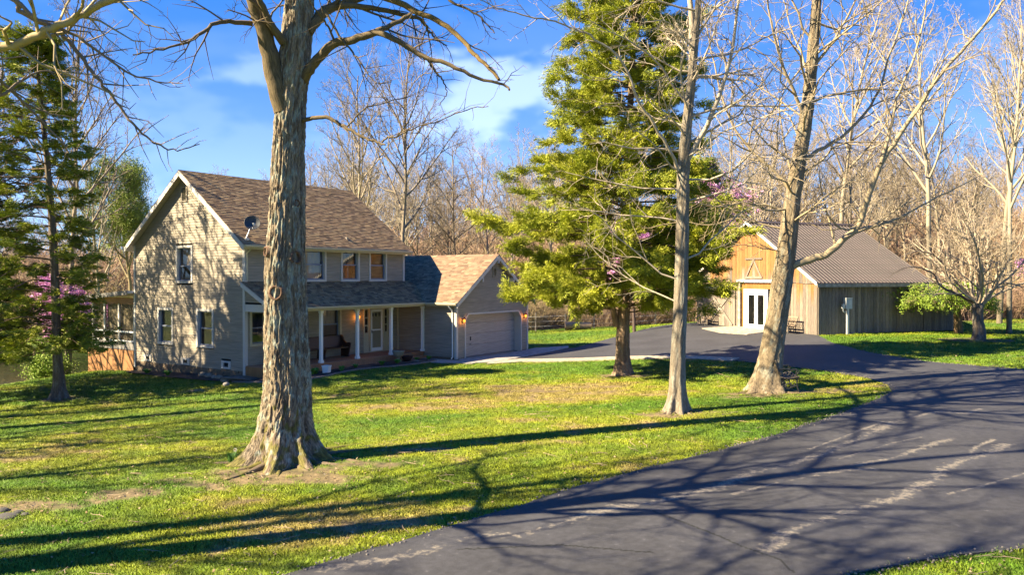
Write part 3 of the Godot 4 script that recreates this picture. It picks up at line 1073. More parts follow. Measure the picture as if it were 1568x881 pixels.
func make_house() -> void:
	var h := thing("house", "two-storey tan clapboard house with brown shingled gables, long porch and attached garage wing", "house", HOUSE_AT, HOUSE_TURN)
	var LEFT := Basis(Vector3(0, 0, 1), Vector3(0, 1, 0), Vector3(-1, 0, 0))     # a wall facing -x: s = +z
	var FRONT := Basis.IDENTITY
	var slope := (H_RIDGE - H_EAVE) / (H_DEEP / 2.0)
	# --- gable wall (faces the sun); s = z, from -8 to 0 and on to the porch end
	var gable_open := [[-6.15, -4.97, 0.95, 2.62], [-3.26, -2.06, 0.94, 2.62], [-4.72, -3.51, 3.73, 5.40], [-7.23, -6.66, 0.12, 0.42], [-4.38, -3.76, 0.12, 0.42], [-1.54, -0.91, 0.12, 0.46], [-4.27, -3.88, 7.32, 8.0]]
	var gw := wall_node("gable_wall", h, Vector3.ZERO, LEFT)
	siding(gw, 0.077, H_RIDGE - 0.03, func(y, top):
		var lim := func(yy):
			var a := -H_DEEP
			var b := 0.0
			if yy > H_EAVE:
				a = -H_DEEP + (yy - H_EAVE) / slope
				b = -(yy - H_EAVE) / slope
			elif yy > 2.86 and yy < 3.74:
				b = minf(1.78, (3.74 - yy) / 0.515)
			return Vector2(a, b)
		var f: Vector2 = lim.call(y)
		var g: Vector2 = lim.call(top)
		if y <= 2.86 and top > 2.86: g.y = f.y
		if y < 3.74 and top >= 3.74: g.y = 0.0
		return between(f, g, y, top, gable_open))
	for o in [gable_open[0], gable_open[1]]:
		window(h, Vector3(-0.001, o[2], (o[0] + o[1]) / 2), LEFT, o[1] - o[0], o[3] - o[2], M.trim, 0, null, 0.5)
	window(h, Vector3(-0.001, 3.73, -4.115), LEFT, 1.21, 1.67, M.trim, 2, null, 0.45)
	# crawl space vents, gable louvre
	for k in [3, 4, 5]:
		var o: Array = gable_open[k]
		var sh := Shape.new()
		var w: float = o[1] - o[0]
		var hh: float = o[3] - o[2]
		sh.box(Vector3(-w / 2, 0, -0.03), Vector3(-w / 2 + 0.15, hh, 0.045)); sh.box(Vector3(w / 2 - 0.15, 0, -0.03), Vector3(w / 2, hh, 0.045))
		sh.box(Vector3(-w / 2 + 0.15, 0, -0.03), Vector3(w / 2 - 0.15, 0.08, 0.044)); sh.box(Vector3(-w / 2 + 0.15, hh - 0.08, -0.03), Vector3(w / 2 - 0.15, hh, 0.044))
		var fv := part("foundation_vent", sh, M.trim, h)
		fv.transform = Transform3D(LEFT, Vector3(-0.001, o[2], (o[0] + o[1]) / 2))
		sh = Shape.new()
		for i in 3:
			var yy := 0.085 + (hh - 0.17) * i / 3.0
			sh.bar(Vector3(-w / 2 + 0.15, yy + 0.01, -0.01), Vector3(w / 2 - 0.15, yy + 0.01, -0.01), 0.05, 0.008, Vector3(0, 1, 0.8).normalized())
		part("grille", sh, M.iron, fv)
	var lv := Shape.new()
	lv.box(Vector3(-0.2, 0, -0.03), Vector3(-0.14, 0.68, 0.05)); lv.box(Vector3(0.14, 0, -0.03), Vector3(0.2, 0.68, 0.05)); lv.box(Vector3(-0.14, 0, -0.03), Vector3(0.14, 0.06, 0.049)); lv.box(Vector3(-0.14, 0.62, -0.03), Vector3(0.14, 0.68, 0.049))
	var louvre := part("gable_louvre", lv, M.siding, h)
	louvre.transform = Transform3D(LEFT, Vector3(-0.001, 7.32, -4.075))
	for i in 7:
		var sh := Shape.new()
		sh.bar(Vector3(-0.14, 0.1 + i * 0.08, 0.0), Vector3(0.14, 0.1 + i * 0.08, 0.0), 0.07, 0.012, Vector3(0, 1, -0.9).normalized())
		part("slat", sh, M.siding, louvre)
	# foundation of rough stone under the siding
	var fd := Shape.new()
	fd.box(Vector3(0.0, -1.2, -H_DEEP), Vector3(0.2, 0.085, 0.0))
	fd.box(Vector3(0.2, -1.0, -0.2), Vector3(G_NEAR, 0.3, -0.03))
	fd.box(Vector3(G_NEAR + 0.02, -0.6, -0.03), Vector3(G_NEAR + 0.2, 0.09, G_OUT - 0.02))
	fd.box(Vector3(G_NEAR + 0.03, -0.6, G_OUT - 0.2), Vector3(9.98, 0.05, G_OUT - 0.0))
	fd.box(Vector3(15.1, -0.6, G_OUT - 0.2), Vector3(G_FAR, 0.05, G_OUT - 0.0))
	part("foundation", fd, M.stone_base, h)
	# courses of stone visible at the foot of the gable
	var st := Shape.new()
	st.box(Vector3(-0.19, -0.045, -0.02), Vector3(0.19, 0.045, 0.02))
	var stm := [st.mesh()]
	for row in 5:
		var z := -7.8 + 0.2 * (row % 2)
		while z < -0.2:
			var o := part("foundation_stone", stm[0], M.stone_base, h)
			o.transform = Transform3D(LEFT, Vector3(-0.012 - rng.randf() * 0.012, 0.025 - row * 0.1, z))
			z += 0.4
			if row == 4 and z > -3.0: break
	# --- corner boards
	var cb := Shape.new()
	cb.box(Vector3(-0.042, -0.08, -0.10), Vector3(0.0, H_EAVE - 0.02, 0.04))
	cb.box(Vector3(0.0, 0.32, 0.0), Vector3(0.10, 2.85, 0.04))
	cb.box(Vector3(0.0, 3.80, 0.0), Vector3(0.10, H_EAVE - 0.1, 0.04))
	part("corner_board", cb, M.trim, h)
	cb = Shape.new()
	cb.box(Vector3(-0.042, -0.2, -H_DEEP - 0.04), Vector3(0.04, H_EAVE - 0.02, -H_DEEP + 0.09))
	part("corner_board", cb, M.trim, h)
	cb = Shape.new()
	cb.box(Vector3(H_LONG - 0.1, 3.5, 0.0), Vector3(H_LONG + 0.04, H_EAVE - 0.1, 0.042))
	part("corner_board", cb, M.trim, h)
	# --- front wall, both storeys
	var fr_open := [[3.10, 4.47, 3.78, 5.36], [5.39, 6.61, 3.78, 5.37], [7.26, 8.52, 3.78, 5.37], [4.12, 5.40, 1.02, 2.60], [0.22, 1.42, 1.10, 2.62], [6.84, 8.73, 0.30, 2.60], [2.05, 3.15, 1.10, 2.62]]
	var fw := wall_node("front_wall", h, Vector3.ZERO, FRONT)
	siding(fw, 0.31, 2.92, func(y, top): return between(Vector2(0.1, G_NEAR), Vector2(0.1, G_NEAR), y, top, fr_open))
	siding(fw, 3.6, H_EAVE, func(y, top): return between(Vector2(0.1, H_LONG - 0.1), Vector2(0.1, H_LONG - 0.1), y, top, fr_open))
	for k in 3:
		var o: Array = fr_open[k]
		window(h, Vector3((o[0] + o[1]) / 2, o[2], 0.001), FRONT, o[1] - o[0], o[3] - o[2], M.trim, 1 if k == 0 else (2 if k == 1 else 0), null, 0.5)
	window(h, Vector3(4.76, 1.02, 0.001), FRONT, 1.28, 1.58, M.cream, 2, null, 0.5)
	window(h, Vector3(0.82, 1.10, 0.001), FRONT, 1.2, 1.52, M.cream, 3, null, 0.5)
	window(h, Vector3(2.60, 1.10, 0.001), FRONT, 1.1, 1.52, M.cream, 3, null, 0.5)
	# --- entrance: frame, door leaf with storm door, two sidelights
	var en := Shape.new()
	for x in [[6.84, 6.93], [7.26, 7.37], [8.22, 8.33], [8.64, 8.73]]:
		en.box(Vector3(x[0], 0.30, -0.1), Vector3(x[1], 2.6, 0.05))
	en.box(Vector3(6.93, 2.48, -0.1), Vector3(8.64, 2.6, 0.048))
	en.box(Vector3(6.84, 0.29, -0.1), Vector3(8.73, 0.345, 0.10))
	en.box(Vector3(7.37, 2.40, -0.1), Vector3(8.22, 2.48, 0.03))
	part("door_frame", en, M.cream, h)
	for s in [[6.93, 7.26], [8.33, 8.64]]:
		var sl := Shape.new()
		sl.box(Vector3(s[0], 0.345, -0.07), Vector3(s[1], 1.22, -0.01))
		sl.box(Vector3(s[0], 1.22, -0.06), Vector3(s[0] + 0.07, 2.48, -0.012)); sl.box(Vector3(s[1] - 0.07, 1.22, -0.06), Vector3(s[1], 2.48, -0.012))
		for yy in [1.22, 1.60, 1.98, 2.40]:
			sl.box(Vector3(s[0] + 0.07, yy, -0.06), Vector3(s[1] - 0.07, yy + 0.06, -0.014))
		var slo := part("sidelight", sl, M.cream, h)
		for yy in [1.28, 1.66, 2.04]:
			var p := Shape.new()
			p.quad(Vector3(s[0] + 0.07, yy, -0.04), Vector3(s[1] - 0.07, yy, -0.04), Vector3(s[1] - 0.07, yy + 0.36, -0.04), Vector3(s[0] + 0.07, yy + 0.36, -0.04))
			part("pane", p, M.pane, slo)
	var dl := Shape.new()
	dl.box(Vector3(7.375, 0.35, -0.09), Vector3(8.215, 2.05, -0.045))
	dl.box(Vector3(7.375, 2.22, -0.09), Vector3(8.215, 2.40, -0.045))
	for stile in [[7.375, 7.5], [7.64, 7.74], [7.88, 7.98], [8.12, 8.215]]:
		dl.box(Vector3(stile[0], 2.05, -0.09), Vector3(stile[1], 2.22, -0.046))
	var door := part("front_door", dl, M.cream, h)
	for x in [7.5, 7.74, 7.98]:
		var p := Shape.new()
		p.quad(Vector3(x, 2.05, -0.06), Vector3(x + 0.14, 2.05, -0.06), Vector3(x + 0.14, 2.22, -0.06), Vector3(x, 2.22, -0.06))
		part("pane", p, M.pane, door)
	var sd := Shape.new()
	sd.box(Vector3(7.38, 0.355, -0.02), Vector3(7.48, 2.395, 0.015)); sd.box(Vector3(8.11, 0.355, -0.02), Vector3(8.21, 2.395, 0.015))
	sd.box(Vector3(7.48, 0.355, -0.02), Vector3(8.11, 0.52, 0.014)); sd.box(Vector3(7.48, 2.29, -0.02), Vector3(8.11, 2.395, 0.014)); sd.box(Vector3(7.48, 1.36, -0.02), Vector3(8.11, 1.43, 0.014))
	var storm := part("storm_door", sd, M.white, h)
	for yy in [[0.52, 1.36], [1.43, 2.29]]:
		var p := Shape.new()
		p.quad(Vector3(7.48, yy[0], -0.002), Vector3(8.11, yy[0], -0.002), Vector3(8.11, yy[1], -0.002), Vector3(7.48, yy[1], -0.002))
		part("pane", p, M.pane, storm)
	var hd := Shape.new()
	hd.bar(Vector3(7.43, 1.25, 0.04), Vector3(7.43, 1.40, 0.04), 0.02, 0.02)
	hd.bar(Vector3(7.43, 1.32, 0.014), Vector3(7.43, 1.32, 0.04), 0.015, 0.015)
	part("handle", hd, M.iron, storm)
	# --- main roof
	var x0 := -0.33
	var x1 := H_LONG + 0.22
	var ey := H_EAVE - 0.36 * slope + 0.14
	var ry := H_RIDGE + 0.14
	var A := Vector3(x0, ey, 0.36)
	var B := Vector3(x1, ey, 0.36)
	var R1 := Vector3(x1, ry, -H_DEEP / 2)
	var R0 := Vector3(x0, ry, -H_DEEP / 2)
	var C := Vector3(x1, ey, -H_DEEP - 0.36)
	var D := Vector3(x0, ey, -H_DEEP - 0.36)
	var rf := Shape.new()
	slab(rf, A, B, R1, R0, 0.12)
	slab(rf, C, D, R0, R1, 0.12)
	var roof := part("main_roof", rf, M.soffit, h)
	var sg := Shape.new()
	shingles(sg, A + Vector3(-0.03, -0.015, 0.03), B + Vector3(0.03, -0.015, 0.03), R1 + Vector3(0.03, 0.01, 0), R0 + Vector3(-0.03, 0.01, 0), SHINGLE_BROWN)
	shingles(sg, C + Vector3(0.03, -0.015, -0.03), D + Vector3(-0.03, -0.015, -0.03), R0 + Vector3(-0.03, 0.01, 0), R1 + Vector3(0.03, 0.01, 0), SHINGLE_BROWN)
	for i in 34:       # ridge caps
		var a := lerpf(x0 - 0.03, x1, float(i) / 34)
		var b := a + (x1 - x0) / 34 + 0.03
		var col: Color = SHINGLE_BROWN[rng.randi() % 5] * 0.85
		var y := ry + 0.03
		sg.quad(Vector3(a, y - 0.13, -3.85), Vector3(b, y - 0.125, -3.85), Vector3(b, y - 0.005, -4.0), Vector3(a, y, -4.0), col)
		sg.quad(Vector3(b, y - 0.125, -4.15), Vector3(a, y - 0.13, -4.15), Vector3(a, y, -4.0), Vector3(b, y - 0.005, -4.0), col)
	part("shingles", sg, M.shingle, roof).set_meta("kind", "stuff")
	# rake boards and gutter
	for e in [[A, R0], [D, R0]]:
		var rk := Shape.new()
		rk.hexa([e[0] + Vector3(-0.035, -0.24, 0), e[0] + Vector3(-0.001, -0.24, 0), e[1] + Vector3(-0.001, -0.24, 0), e[1] + Vector3(-0.035, -0.24, 0), e[0] + Vector3(-0.035, -0.015, 0), e[0] + Vector3(-0.001, -0.015, 0), e[1] + Vector3(-0.001, -0.015, 0), e[1] + Vector3(-0.035, -0.015, 0)])
		part("rake_board", rk, M.trim, h)
	for e in [[B, R1], [C, R1]]:
		var rk := Shape.new()
		rk.hexa([e[0] + Vector3(0.001, -0.24, 0), e[0] + Vector3(0.035, -0.24, 0), e[1] + Vector3(0.035, -0.24, 0), e[1] + Vector3(0.001, -0.24, 0), e[0] + Vector3(0.001, -0.015, 0), e[0] + Vector3(0.035, -0.015, 0), e[1] + Vector3(0.035, -0.015, 0), e[1] + Vector3(0.001, -0.015, 0)])
		part("rake_board", rk, M.trim, h)
	gutter(h, Vector3(x0, ey - 0.04, 0.36), Vector3(x1, ey - 0.04, 0.36), Vector3(0, 0, 1))
	var sf := Shape.new()
	sf.box(Vector3(0.0, H_EAVE - 0.12, 0.045), Vector3(H_LONG, H_EAVE - 0.09, 0.35))
	part("soffit", sf, M.soffit, h)
	# --- porch: deck boards, skirt boards, posts, beam, ceiling, roof
	var db := Shape.new()
	db.box(Vector3(0, 0, 0), Vector3(9.32, 0.035, 0.137))
	var dbm := db.mesh()
	for i in 13:
		part("deck_board", dbm, M.deck_board, h).position = Vector3(0.0, 0.28, -0.02 + i * 0.141)
	var joist := Shape.new()
	for i in 8:
		joist.box(Vector3(0.06 + i * 1.28, -0.35, 0.0), Vector3(0.14 + i * 1.28, 0.28, 1.74))
	part("deck_joists", joist, M.old_wood, h)
	var pk := []
	for i in 3:
		var sh := Shape.new()
		sh.box(Vector3(0, 0, 0), Vector3(0.137, 0.62, 0.022), Color.WHITE * (0.9 + 0.1 * i), Vector2(i * 3.1, i * 1.7))
		pk.append(sh.mesh())
	var x := 0.0
	while x < 9.2:
		part("skirt_board", pk[rng.randi() % 3], M.deck_board, h).position = Vector3(x, -0.345 + rng.randf_range(-0.004, 0.0), 1.765 + rng.randf_range(0, 0.004))
		x += 0.142
	var z := 0.02
	while z < 1.7:
		var o := part("skirt_board", pk[rng.randi() % 3], M.porch_skirt, h)
		o.transform = Transform3D(LEFT, Vector3(-0.001, -0.345, z))
		z += 0.142
	var fc := Shape.new()
	fc.box(Vector3(-0.03, 0.24, 1.79), Vector3(9.32, 0.315, 1.812))
	part("deck_edge", fc, M.deck_board, h)
	# porch steps near the garage
	var step := Shape.new()
	step.box(Vector3(7.5, -0.10, 1.815), Vector3(9.2, 0.125, 2.12))
	part("porch_step", step, M.deck_board, h)
	for px in [0.10, 2.57, 4.74, 6.96, 9.26]:
		var sh := Shape.new()
		sh.box(Vector3(px - 0.06, 0.315, P_OUT - 0.06), Vector3(px + 0.06, 2.57, P_OUT + 0.06))
		sh.box(Vector3(px - 0.085, 0.315, P_OUT - 0.085), Vector3(px + 0.085, 0.42, P_OUT + 0.085))
		sh.box(Vector3(px - 0.08, 2.45, P_OUT - 0.08), Vector3(px + 0.08, 2.57, P_OUT + 0.08))
		part("porch_post", sh, M.white, h)
	var bm := Shape.new()
	bm.box(Vector3(0.0, 2.57, P_OUT - 0.07), Vector3(G_NEAR - 0.03, 2.83, P_OUT + 0.07))
	bm.box(Vector3(-0.03, 2.57, 0.05), Vector3(0.11, 2.87, P_OUT - 0.07))
	part("porch_beam", bm, M.trim, h)
	var cl := Shape.new()
	cl.box(Vector3(0.115, 2.70, 0.04), Vector3(G_NEAR - 0.03, 2.72, P_OUT - 0.07))
	part("porch_ceiling", cl, M.soffit, h)
	var pa := Vector3(-0.2, 2.745, 2.05)
	var pb := Vector3(10.2, 2.745, 2.05)
	var pc := Vector3(10.2, 3.80, 0.0)
	var pd := Vector3(-0.2, 3.80, 0.0)
	rf = Shape.new()
	slab(rf, pa, pb, pc, pd, 0.09)
	var proof := part("porch_roof", rf, M.soffit, h)
	sg = Shape.new()
	shingles(sg, pa + Vector3(-0.03, -0.01, 0.03), pb + Vector3(0, -0.01, 0.03), pc + Vector3(0, 0.01, 0), pd + Vector3(-0.03, 0.01, 0), SHINGLE_BROWN)
	part("shingles", sg, M.shingle, proof).set_meta("kind", "stuff")
	var rk := Shape.new()
	rk.hexa([pa + Vector3(-0.03, -0.2, 0), pa + Vector3(-0.001, -0.2, 0), pd + Vector3(-0.001, -0.2, 0), pd + Vector3(-0.03, -0.2, 0), pa + Vector3(-0.03, -0.012, 0), pa + Vector3(-0.001, -0.012, 0), pd + Vector3(-0.001, -0.012, 0), pd + Vector3(-0.03, -0.012, 0)])
	part("rake_board", rk, M.trim, h)
	gutter(h, Vector3(-0.2, 2.72, 2.05), Vector3(G_NEAR - 0.32, 2.72, 2.05), Vector3(0, 0, 1))
	# thin post in the inner corner, downspouts
	var ip := Shape.new()
	ip.box(Vector3(G_NEAR - 0.09, 0.315, 0.03), Vector3(G_NEAR - 0.03, 2.7, 0.11))
	part("corner_board", ip, M.cream, h)
	var dsp := Shape.new()
	dsp.tube(PackedVector3Array([Vector3(0.02, 5.22, 0.38), Vector3(0.04, 5.12, 0.30), Vector3(0.05, 5.0, 0.10), Vector3(0.05, 4.85, 0.09), Vector3(0.05, 3.86, 0.09)]), PackedFloat32Array([0.035, 0.035, 0.035, 0.035, 0.035]), 8, Color.WHITE)
	part("downspout", dsp, M.cream, h)
	# --- garage wing
	var gsl := (G_RIDGE - 2.74) / (G_RIDGE_X - (G_NEAR - 0.30))
	var door_top := 2.20
	var gar_open := [[9.98, 15.09, -0.3, 2.26], [12.33, 12.70, 4.0, 4.52]]
	var gg := wall_node("garage_gable_wall", h, Vector3(0, 0, G_OUT), FRONT)
	siding(gg, 0.05, G_RIDGE - 0.12, func(y, top):
		var lim := func(yy):
			var a := G_NEAR + 0.08
			var b := G_FAR - 0.08
			if yy > 2.9:
				a = maxf(a, G_NEAR - 0.30 + (yy - 2.68) / gsl)
				b = minf(b, 2.0 * G_RIDGE_X - a)
			return Vector2(a, b)
		return between(lim.call(y), lim.call(top), y, top, gar_open))
	var gs := wall_node("garage_side_wall", h, Vector3(G_NEAR, 0, 0), LEFT)
	siding(gs, 0.09, 2.80, func(y, top): return between(Vector2(0.02, G_OUT - 0.09), Vector2(0.02, G_OUT - 0.09), y, top, []))
	cb = Shape.new()
	cb.box(Vector3(G_NEAR - 0.04, 0.0, G_OUT - 0.09), Vector3(G_NEAR, 2.75, G_OUT + 0.04))
	cb.box(Vector3(G_NEAR, 0.0, G_OUT), Vector3(G_NEAR + 0.09, 2.75, G_OUT + 0.04))
	part("corner_board", cb, M.trim, h)
	cb = Shape.new()
	cb.box(Vector3(G_FAR - 0.09, -0.02, G_OUT - 0.02), Vector3(G_FAR + 0.04, 2.75, G_OUT + 0.04))
	part("corner_board", cb, M.trim, h)
	# door opening with cut-off corners; the door itself stands back from the wall
	var fx := [Vector2(9.98, -0.05), Vector2(9.98, 1.90), Vector2(10.28, door_top + 0.02), Vector2(14.79, door_top + 0.02), Vector2(15.09, 1.90), Vector2(15.09, -0.05)]
	var inn := [Vector2(10.06, -0.05), Vector2(10.06, 1.87), Vector2(10.32, door_top - 0.06), Vector2(14.75, door_top - 0.06), Vector2(15.01, 1.87), Vector2(15.01, -0.05)]
	var fs := Shape.new()
	for i in 5:
		var p0 := Vector3(fx[i].x, fx[i].y, G_OUT); var p1 := Vector3(fx[i + 1].x, fx[i + 1].y, G_OUT)
		var q0 := Vector3(inn[i].x, inn[i].y, G_OUT); var q1 := Vector3(inn[i + 1].x, inn[i + 1].y, G_OUT)
		var o := Vector3(0, 0, 0.035)
		var bk := Vector3(0, 0, -0.42)
		fs.quad(p0 + o, q0 + o, q1 + o, p1 + o)
		fs.quad(p0 + o, p1 + o, p1 + bk, p0 + bk)
		fs.quad(q0 + o, q0 + bk, q1 + bk, q1 + o)
	part("garage_door_trim", fs, M.trim, h)
	var ct := Shape.new()      # siding-coloured infill over the cut corners
	for s in [0, 1]:
		var ax := 9.98 if s == 0 else 15.09
		var bx := 10.28 if s == 0 else 14.79
		var p := [Vector3(ax, 1.90, G_OUT + 0.012), Vector3(bx, 2.22, G_OUT + 0.012), Vector3(ax, 2.27, G_OUT + 0.012), Vector3(bx, 2.27, G_OUT + 0.012)]
		if s == 0:
			ct.tri(p[0], p[1], p[2]); ct.tri(p[1], p[3], p[2])
		else:
			ct.tri(p[1], p[0], p[2]); ct.tri(p[1], p[2], p[3])
	ct.box(Vector3(10.28, 2.20, G_OUT - 0.03), Vector3(14.79, 2.27, G_OUT + 0.01))
	part("door_head", ct, M.siding, h)
	for k in 4:
		var gd := Shape.new()
		var y0 := 0.02 + k * 0.555
		gd.box(Vector3(10.0, y0, G_OUT - 0.46), Vector3(15.07, y0 + 0.547, G_OUT - 0.41))
		gd.box(Vector3(10.0, y0 + 0.02, G_OUT - 0.41), Vector3(15.07, y0 + 0.25, G_OUT - 0.402)); gd.box(Vector3(10.0, y0 + 0.29, G_OUT - 0.41), Vector3(15.07, y0 + 0.525, G_OUT - 0.402))
		var gp := part("garage_door_panel", gd, M.garage_door, h)
		if k == 1:
			var hh := Shape.new()
			hh.box(Vector3(10.98, 0.80, G_OUT - 0.402), Vector3(11.03, 1.0, G_OUT - 0.37))
			part("handle", hh, M.iron, gp)
			hh = Shape.new()
			hh.box(Vector3(10.93, 0.60, G_OUT - 0.402), Vector3(11.05, 0.63, G_OUT - 0.375))
			part("lock_bar", hh, M.iron, gp)
	lv = Shape.new()
	lv.box(Vector3(-0.19, 0, -0.03), Vector3(-0.13, 0.52, 0.05)); lv.box(Vector3(0.13, 0, -0.03), Vector3(0.19, 0.52, 0.05)); lv.box(Vector3(-0.13, 0, -0.03), Vector3(0.13, 0.06, 0.049)); lv.box(Vector3(-0.13, 0.46, -0.03), Vector3(0.13, 0.52, 0.049))
	louvre = part("gable_louvre", lv, M.siding, h)
	louvre.position = Vector3(12.515, 4.0, G_OUT + 0.001)
	for i in 5:
		var sh := Shape.new()
		sh.bar(Vector3(-0.13, 0.09 + i * 0.08, 0.0), Vector3(0.13, 0.09 + i * 0.08, 0.0), 0.07, 0.012, Vector3(0, 1, -0.9).normalized())
		part("slat", sh, M.siding, louvre)
	# garage roof
	var gv := G_OUT + 0.27
	var e0 := G_NEAR - 0.30
	var e1 := 2.0 * G_RIDGE_X - e0
	var gy := 2.74
	rf = Shape.new()
	slab(rf, Vector3(e0, gy, 0.02), Vector3(e0, gy, gv), Vector3(G_RIDGE_X, G_RIDGE, gv), Vector3(G_RIDGE_X, G_RIDGE, 0.02), 0.1)
	var bx0 := H_LONG + 0.06
	var by0 := gy + (bx0 - e0) * gsl
	slab(rf, Vector3(bx0, by0, -4.6), Vector3(bx0, by0, 0.02), Vector3(G_RIDGE_X, G_RIDGE, 0.02), Vector3(G_RIDGE_X, G_RIDGE, -4.6), 0.1)
	slab(rf, Vector3(e1, gy, gv), Vector3(e1, gy, -4.6), Vector3(G_RIDGE_X, G_RIDGE, -4.6), Vector3(G_RIDGE_X, G_RIDGE, gv), 0.1)
	var groof := part("garage_roof", rf, M.soffit, h)
	sg = Shape.new()
	shingles(sg, Vector3(e0 - 0.03, gy - 0.01, 0.0), Vector3(e0 - 0.03, gy - 0.01, gv + 0.03), Vector3(G_RIDGE_X, G_RIDGE + 0.01, gv + 0.03), Vector3(G_RIDGE_X, G_RIDGE + 0.01, 0.0), SHINGLE_TAN)
	shingles(sg, Vector3(bx0, by0, -4.6), Vector3(bx0, by0, 0.0), Vector3(G_RIDGE_X, G_RIDGE + 0.01, 0.0), Vector3(G_RIDGE_X, G_RIDGE + 0.01, -4.6), SHINGLE_TAN)
	shingles(sg, Vector3(e1 + 0.03, gy - 0.01, gv + 0.03), Vector3(e1 + 0.03, gy - 0.01, -4.6), Vector3(G_RIDGE_X, G_RIDGE + 0.01, -4.6), Vector3(G_RIDGE_X, G_RIDGE + 0.01, gv + 0.03), SHINGLE_TAN)
	for i in 28:
		var a := lerpf(-4.6, gv + 0.03, float(i) / 28)
		var b := a + (gv + 4.6) / 28 + 0.03
		var col: Color = SHINGLE_TAN[rng.randi() % 5]
		sg.quad(Vector3(G_RIDGE_X - 0.15, G_RIDGE - 0.08, a), Vector3(G_RIDGE_X - 0.15, G_RIDGE - 0.075, b), Vector3(G_RIDGE_X, G_RIDGE + 0.035, b), Vector3(G_RIDGE_X, G_RIDGE + 0.03, a), col)
		sg.quad(Vector3(G_RIDGE_X + 0.15, G_RIDGE - 0.075, b), Vector3(G_RIDGE_X + 0.15, G_RIDGE - 0.08, a), Vector3(G_RIDGE_X, G_RIDGE + 0.03, a), Vector3(G_RIDGE_X, G_RIDGE + 0.035, b), col)
	part("shingles", sg, M.shingle, groof).set_meta("kind", "stuff")
	for s in [e0, e1]:
		rk = Shape.new()
		var p := Vector3(s, gy, gv + 0.001)
		var q := Vector3(G_RIDGE_X, G_RIDGE, gv + 0.001)
		var t := Vector3(0, 0, 0.035)
		var lo := Vector3(0, -0.22, 0)
		var hi := Vector3(0, -0.012, 0)
		if s == e0:
			rk.hexa([p + lo + t, q + lo + t, q + lo, p + lo, p + hi + t, q + hi + t, q + hi, p + hi])
		else:
			rk.hexa([q + lo + t, p + lo + t, p + lo, q + lo, q + hi + t, p + hi + t, p + hi, q + hi])
		part("rake_board", rk, M.trim, h)
	for bxp in [[11.14, 0.0], [12.51, 0.0], [13.9, 0.0]]:
		var yy: float = G_RIDGE - absf(bxp[0] - G_RIDGE_X) * gsl - 0.1
		var br := Shape.new()
		br.box(Vector3(bxp[0] - 0.05, yy - 0.34, G_OUT + 0.02), Vector3(bxp[0] + 0.05, yy - 0.12, gv + 0.05))
		part("roof_bracket", br, M.trim, h)
	gutter(h, Vector3(e0, 2.72, 2.1), Vector3(e0, 2.72, gv), Vector3(-1, 0, 0))
	dsp = Shape.new()
	dsp.tube(PackedVector3Array([Vector3(e0 - 0.05, 2.66, 3.55), Vector3(e0 + 0.02, 2.52, 3.58), Vector3(G_NEAR - 0.09, 2.38, 3.6), Vector3(G_NEAR - 0.07, 2.25, 3.6), Vector3(G_NEAR - 0.07, 0.12, 3.6), Vector3(G_NEAR - 0.16, 0.04, 3.6)]), PackedFloat32Array([0.035, 0.035, 0.035, 0.035, 0.035, 0.035]), 8, Color.WHITE)
	part("downspout", dsp, M.white, h)
	# --- walls that close the shell where the photograph does not look
	var bw := Shape.new()
	bw.box(Vector3(0.0, -0.6, -H_DEEP), Vector3(H_LONG, H_EAVE, -H_DEEP + 0.15))
	bw.box(Vector3(H_LONG - 0.15, -0.4, -H_DEEP + 0.15), Vector3(H_LONG, H_EAVE, -0.05))
	bw.hexa([Vector3(H_LONG - 0.15, H_EAVE, -0.0), Vector3(H_LONG, H_EAVE, -0.0), Vector3(H_LONG, H_EAVE, -H_DEEP), Vector3(H_LONG - 0.15, H_EAVE, -H_DEEP), Vector3(H_LONG - 0.15, H_RIDGE, -H_DEEP / 2 + 0.01), Vector3(H_LONG, H_RIDGE, -H_DEEP / 2 + 0.01), Vector3(H_LONG, H_RIDGE, -H_DEEP / 2 - 0.01), Vector3(H_LONG - 0.15, H_RIDGE, -H_DEEP / 2 - 0.01)])
	bw.box(Vector3(G_FAR - 0.15, -0.4, -4.6), Vector3(G_FAR, 2.7, G_OUT - 0.05))
	bw.box(Vector3(H_LONG, -0.4, -4.6), Vector3(G_FAR - 0.15, 3.2, -4.45))
	part("rear_walls", bw, M.siding, h)
	var fl := Shape.new()
	fl.box(Vector3(0.05, 0.05, -H_DEEP + 0.15), Vector3(H_LONG - 0.15, 0.28, -0.21))
	fl.box(Vector3(0.05, 2.95, -H_DEEP + 0.15), Vector3(H_LONG - 0.15, 3.15, -0.05))
	fl.box(Vector3(G_NEAR + 0.2, -0.15, -4.4), Vector3(G_FAR - 0.15, 0.015, G_OUT - 0.2))
	part("floors", fl, M.interior, h)
	var iw := Shape.new()
	iw.box(Vector3(0.3, 0.3, -3.6), Vector3(H_LONG - 0.2, 2.95, -3.5))
	iw.box(Vector3(0.3, 3.15, -3.6), Vector3(H_LONG - 0.2, 5.9, -3.5))
	iw.box(Vector3(3.4, 0.3, -3.5), Vector3(3.5, 2.95, -0.2))
	iw.box(Vector3(6.0, 3.15, -3.5), Vector3(6.1, 5.9, -0.2))
	iw.box(Vector3(0.2, 5.42, -H_DEEP + 0.2), Vector3(H_LONG - 0.2, 5.5, -0.1))
	part("inner_walls", iw, M.interior, h)
	# brick chimney behind the garage ridge
	var ch := thing_part("chimney", h)
	var bk := []
	for i in 3:
		var sh := Shape.new()
		sh.box(Vector3(-0.105, -0.033, -0.05), Vector3(0.105, 0.033, 0.05), Color.WHITE * [0.8, 1.0, 1.2][i])
		bk.append(sh.mesh())
	var core := Shape.new()
	core.box(Vector3(10.02, 3.4, -1.58), Vector3(10.48, 5.10, -0.72))
	part("core", core, M.stone_base, ch)
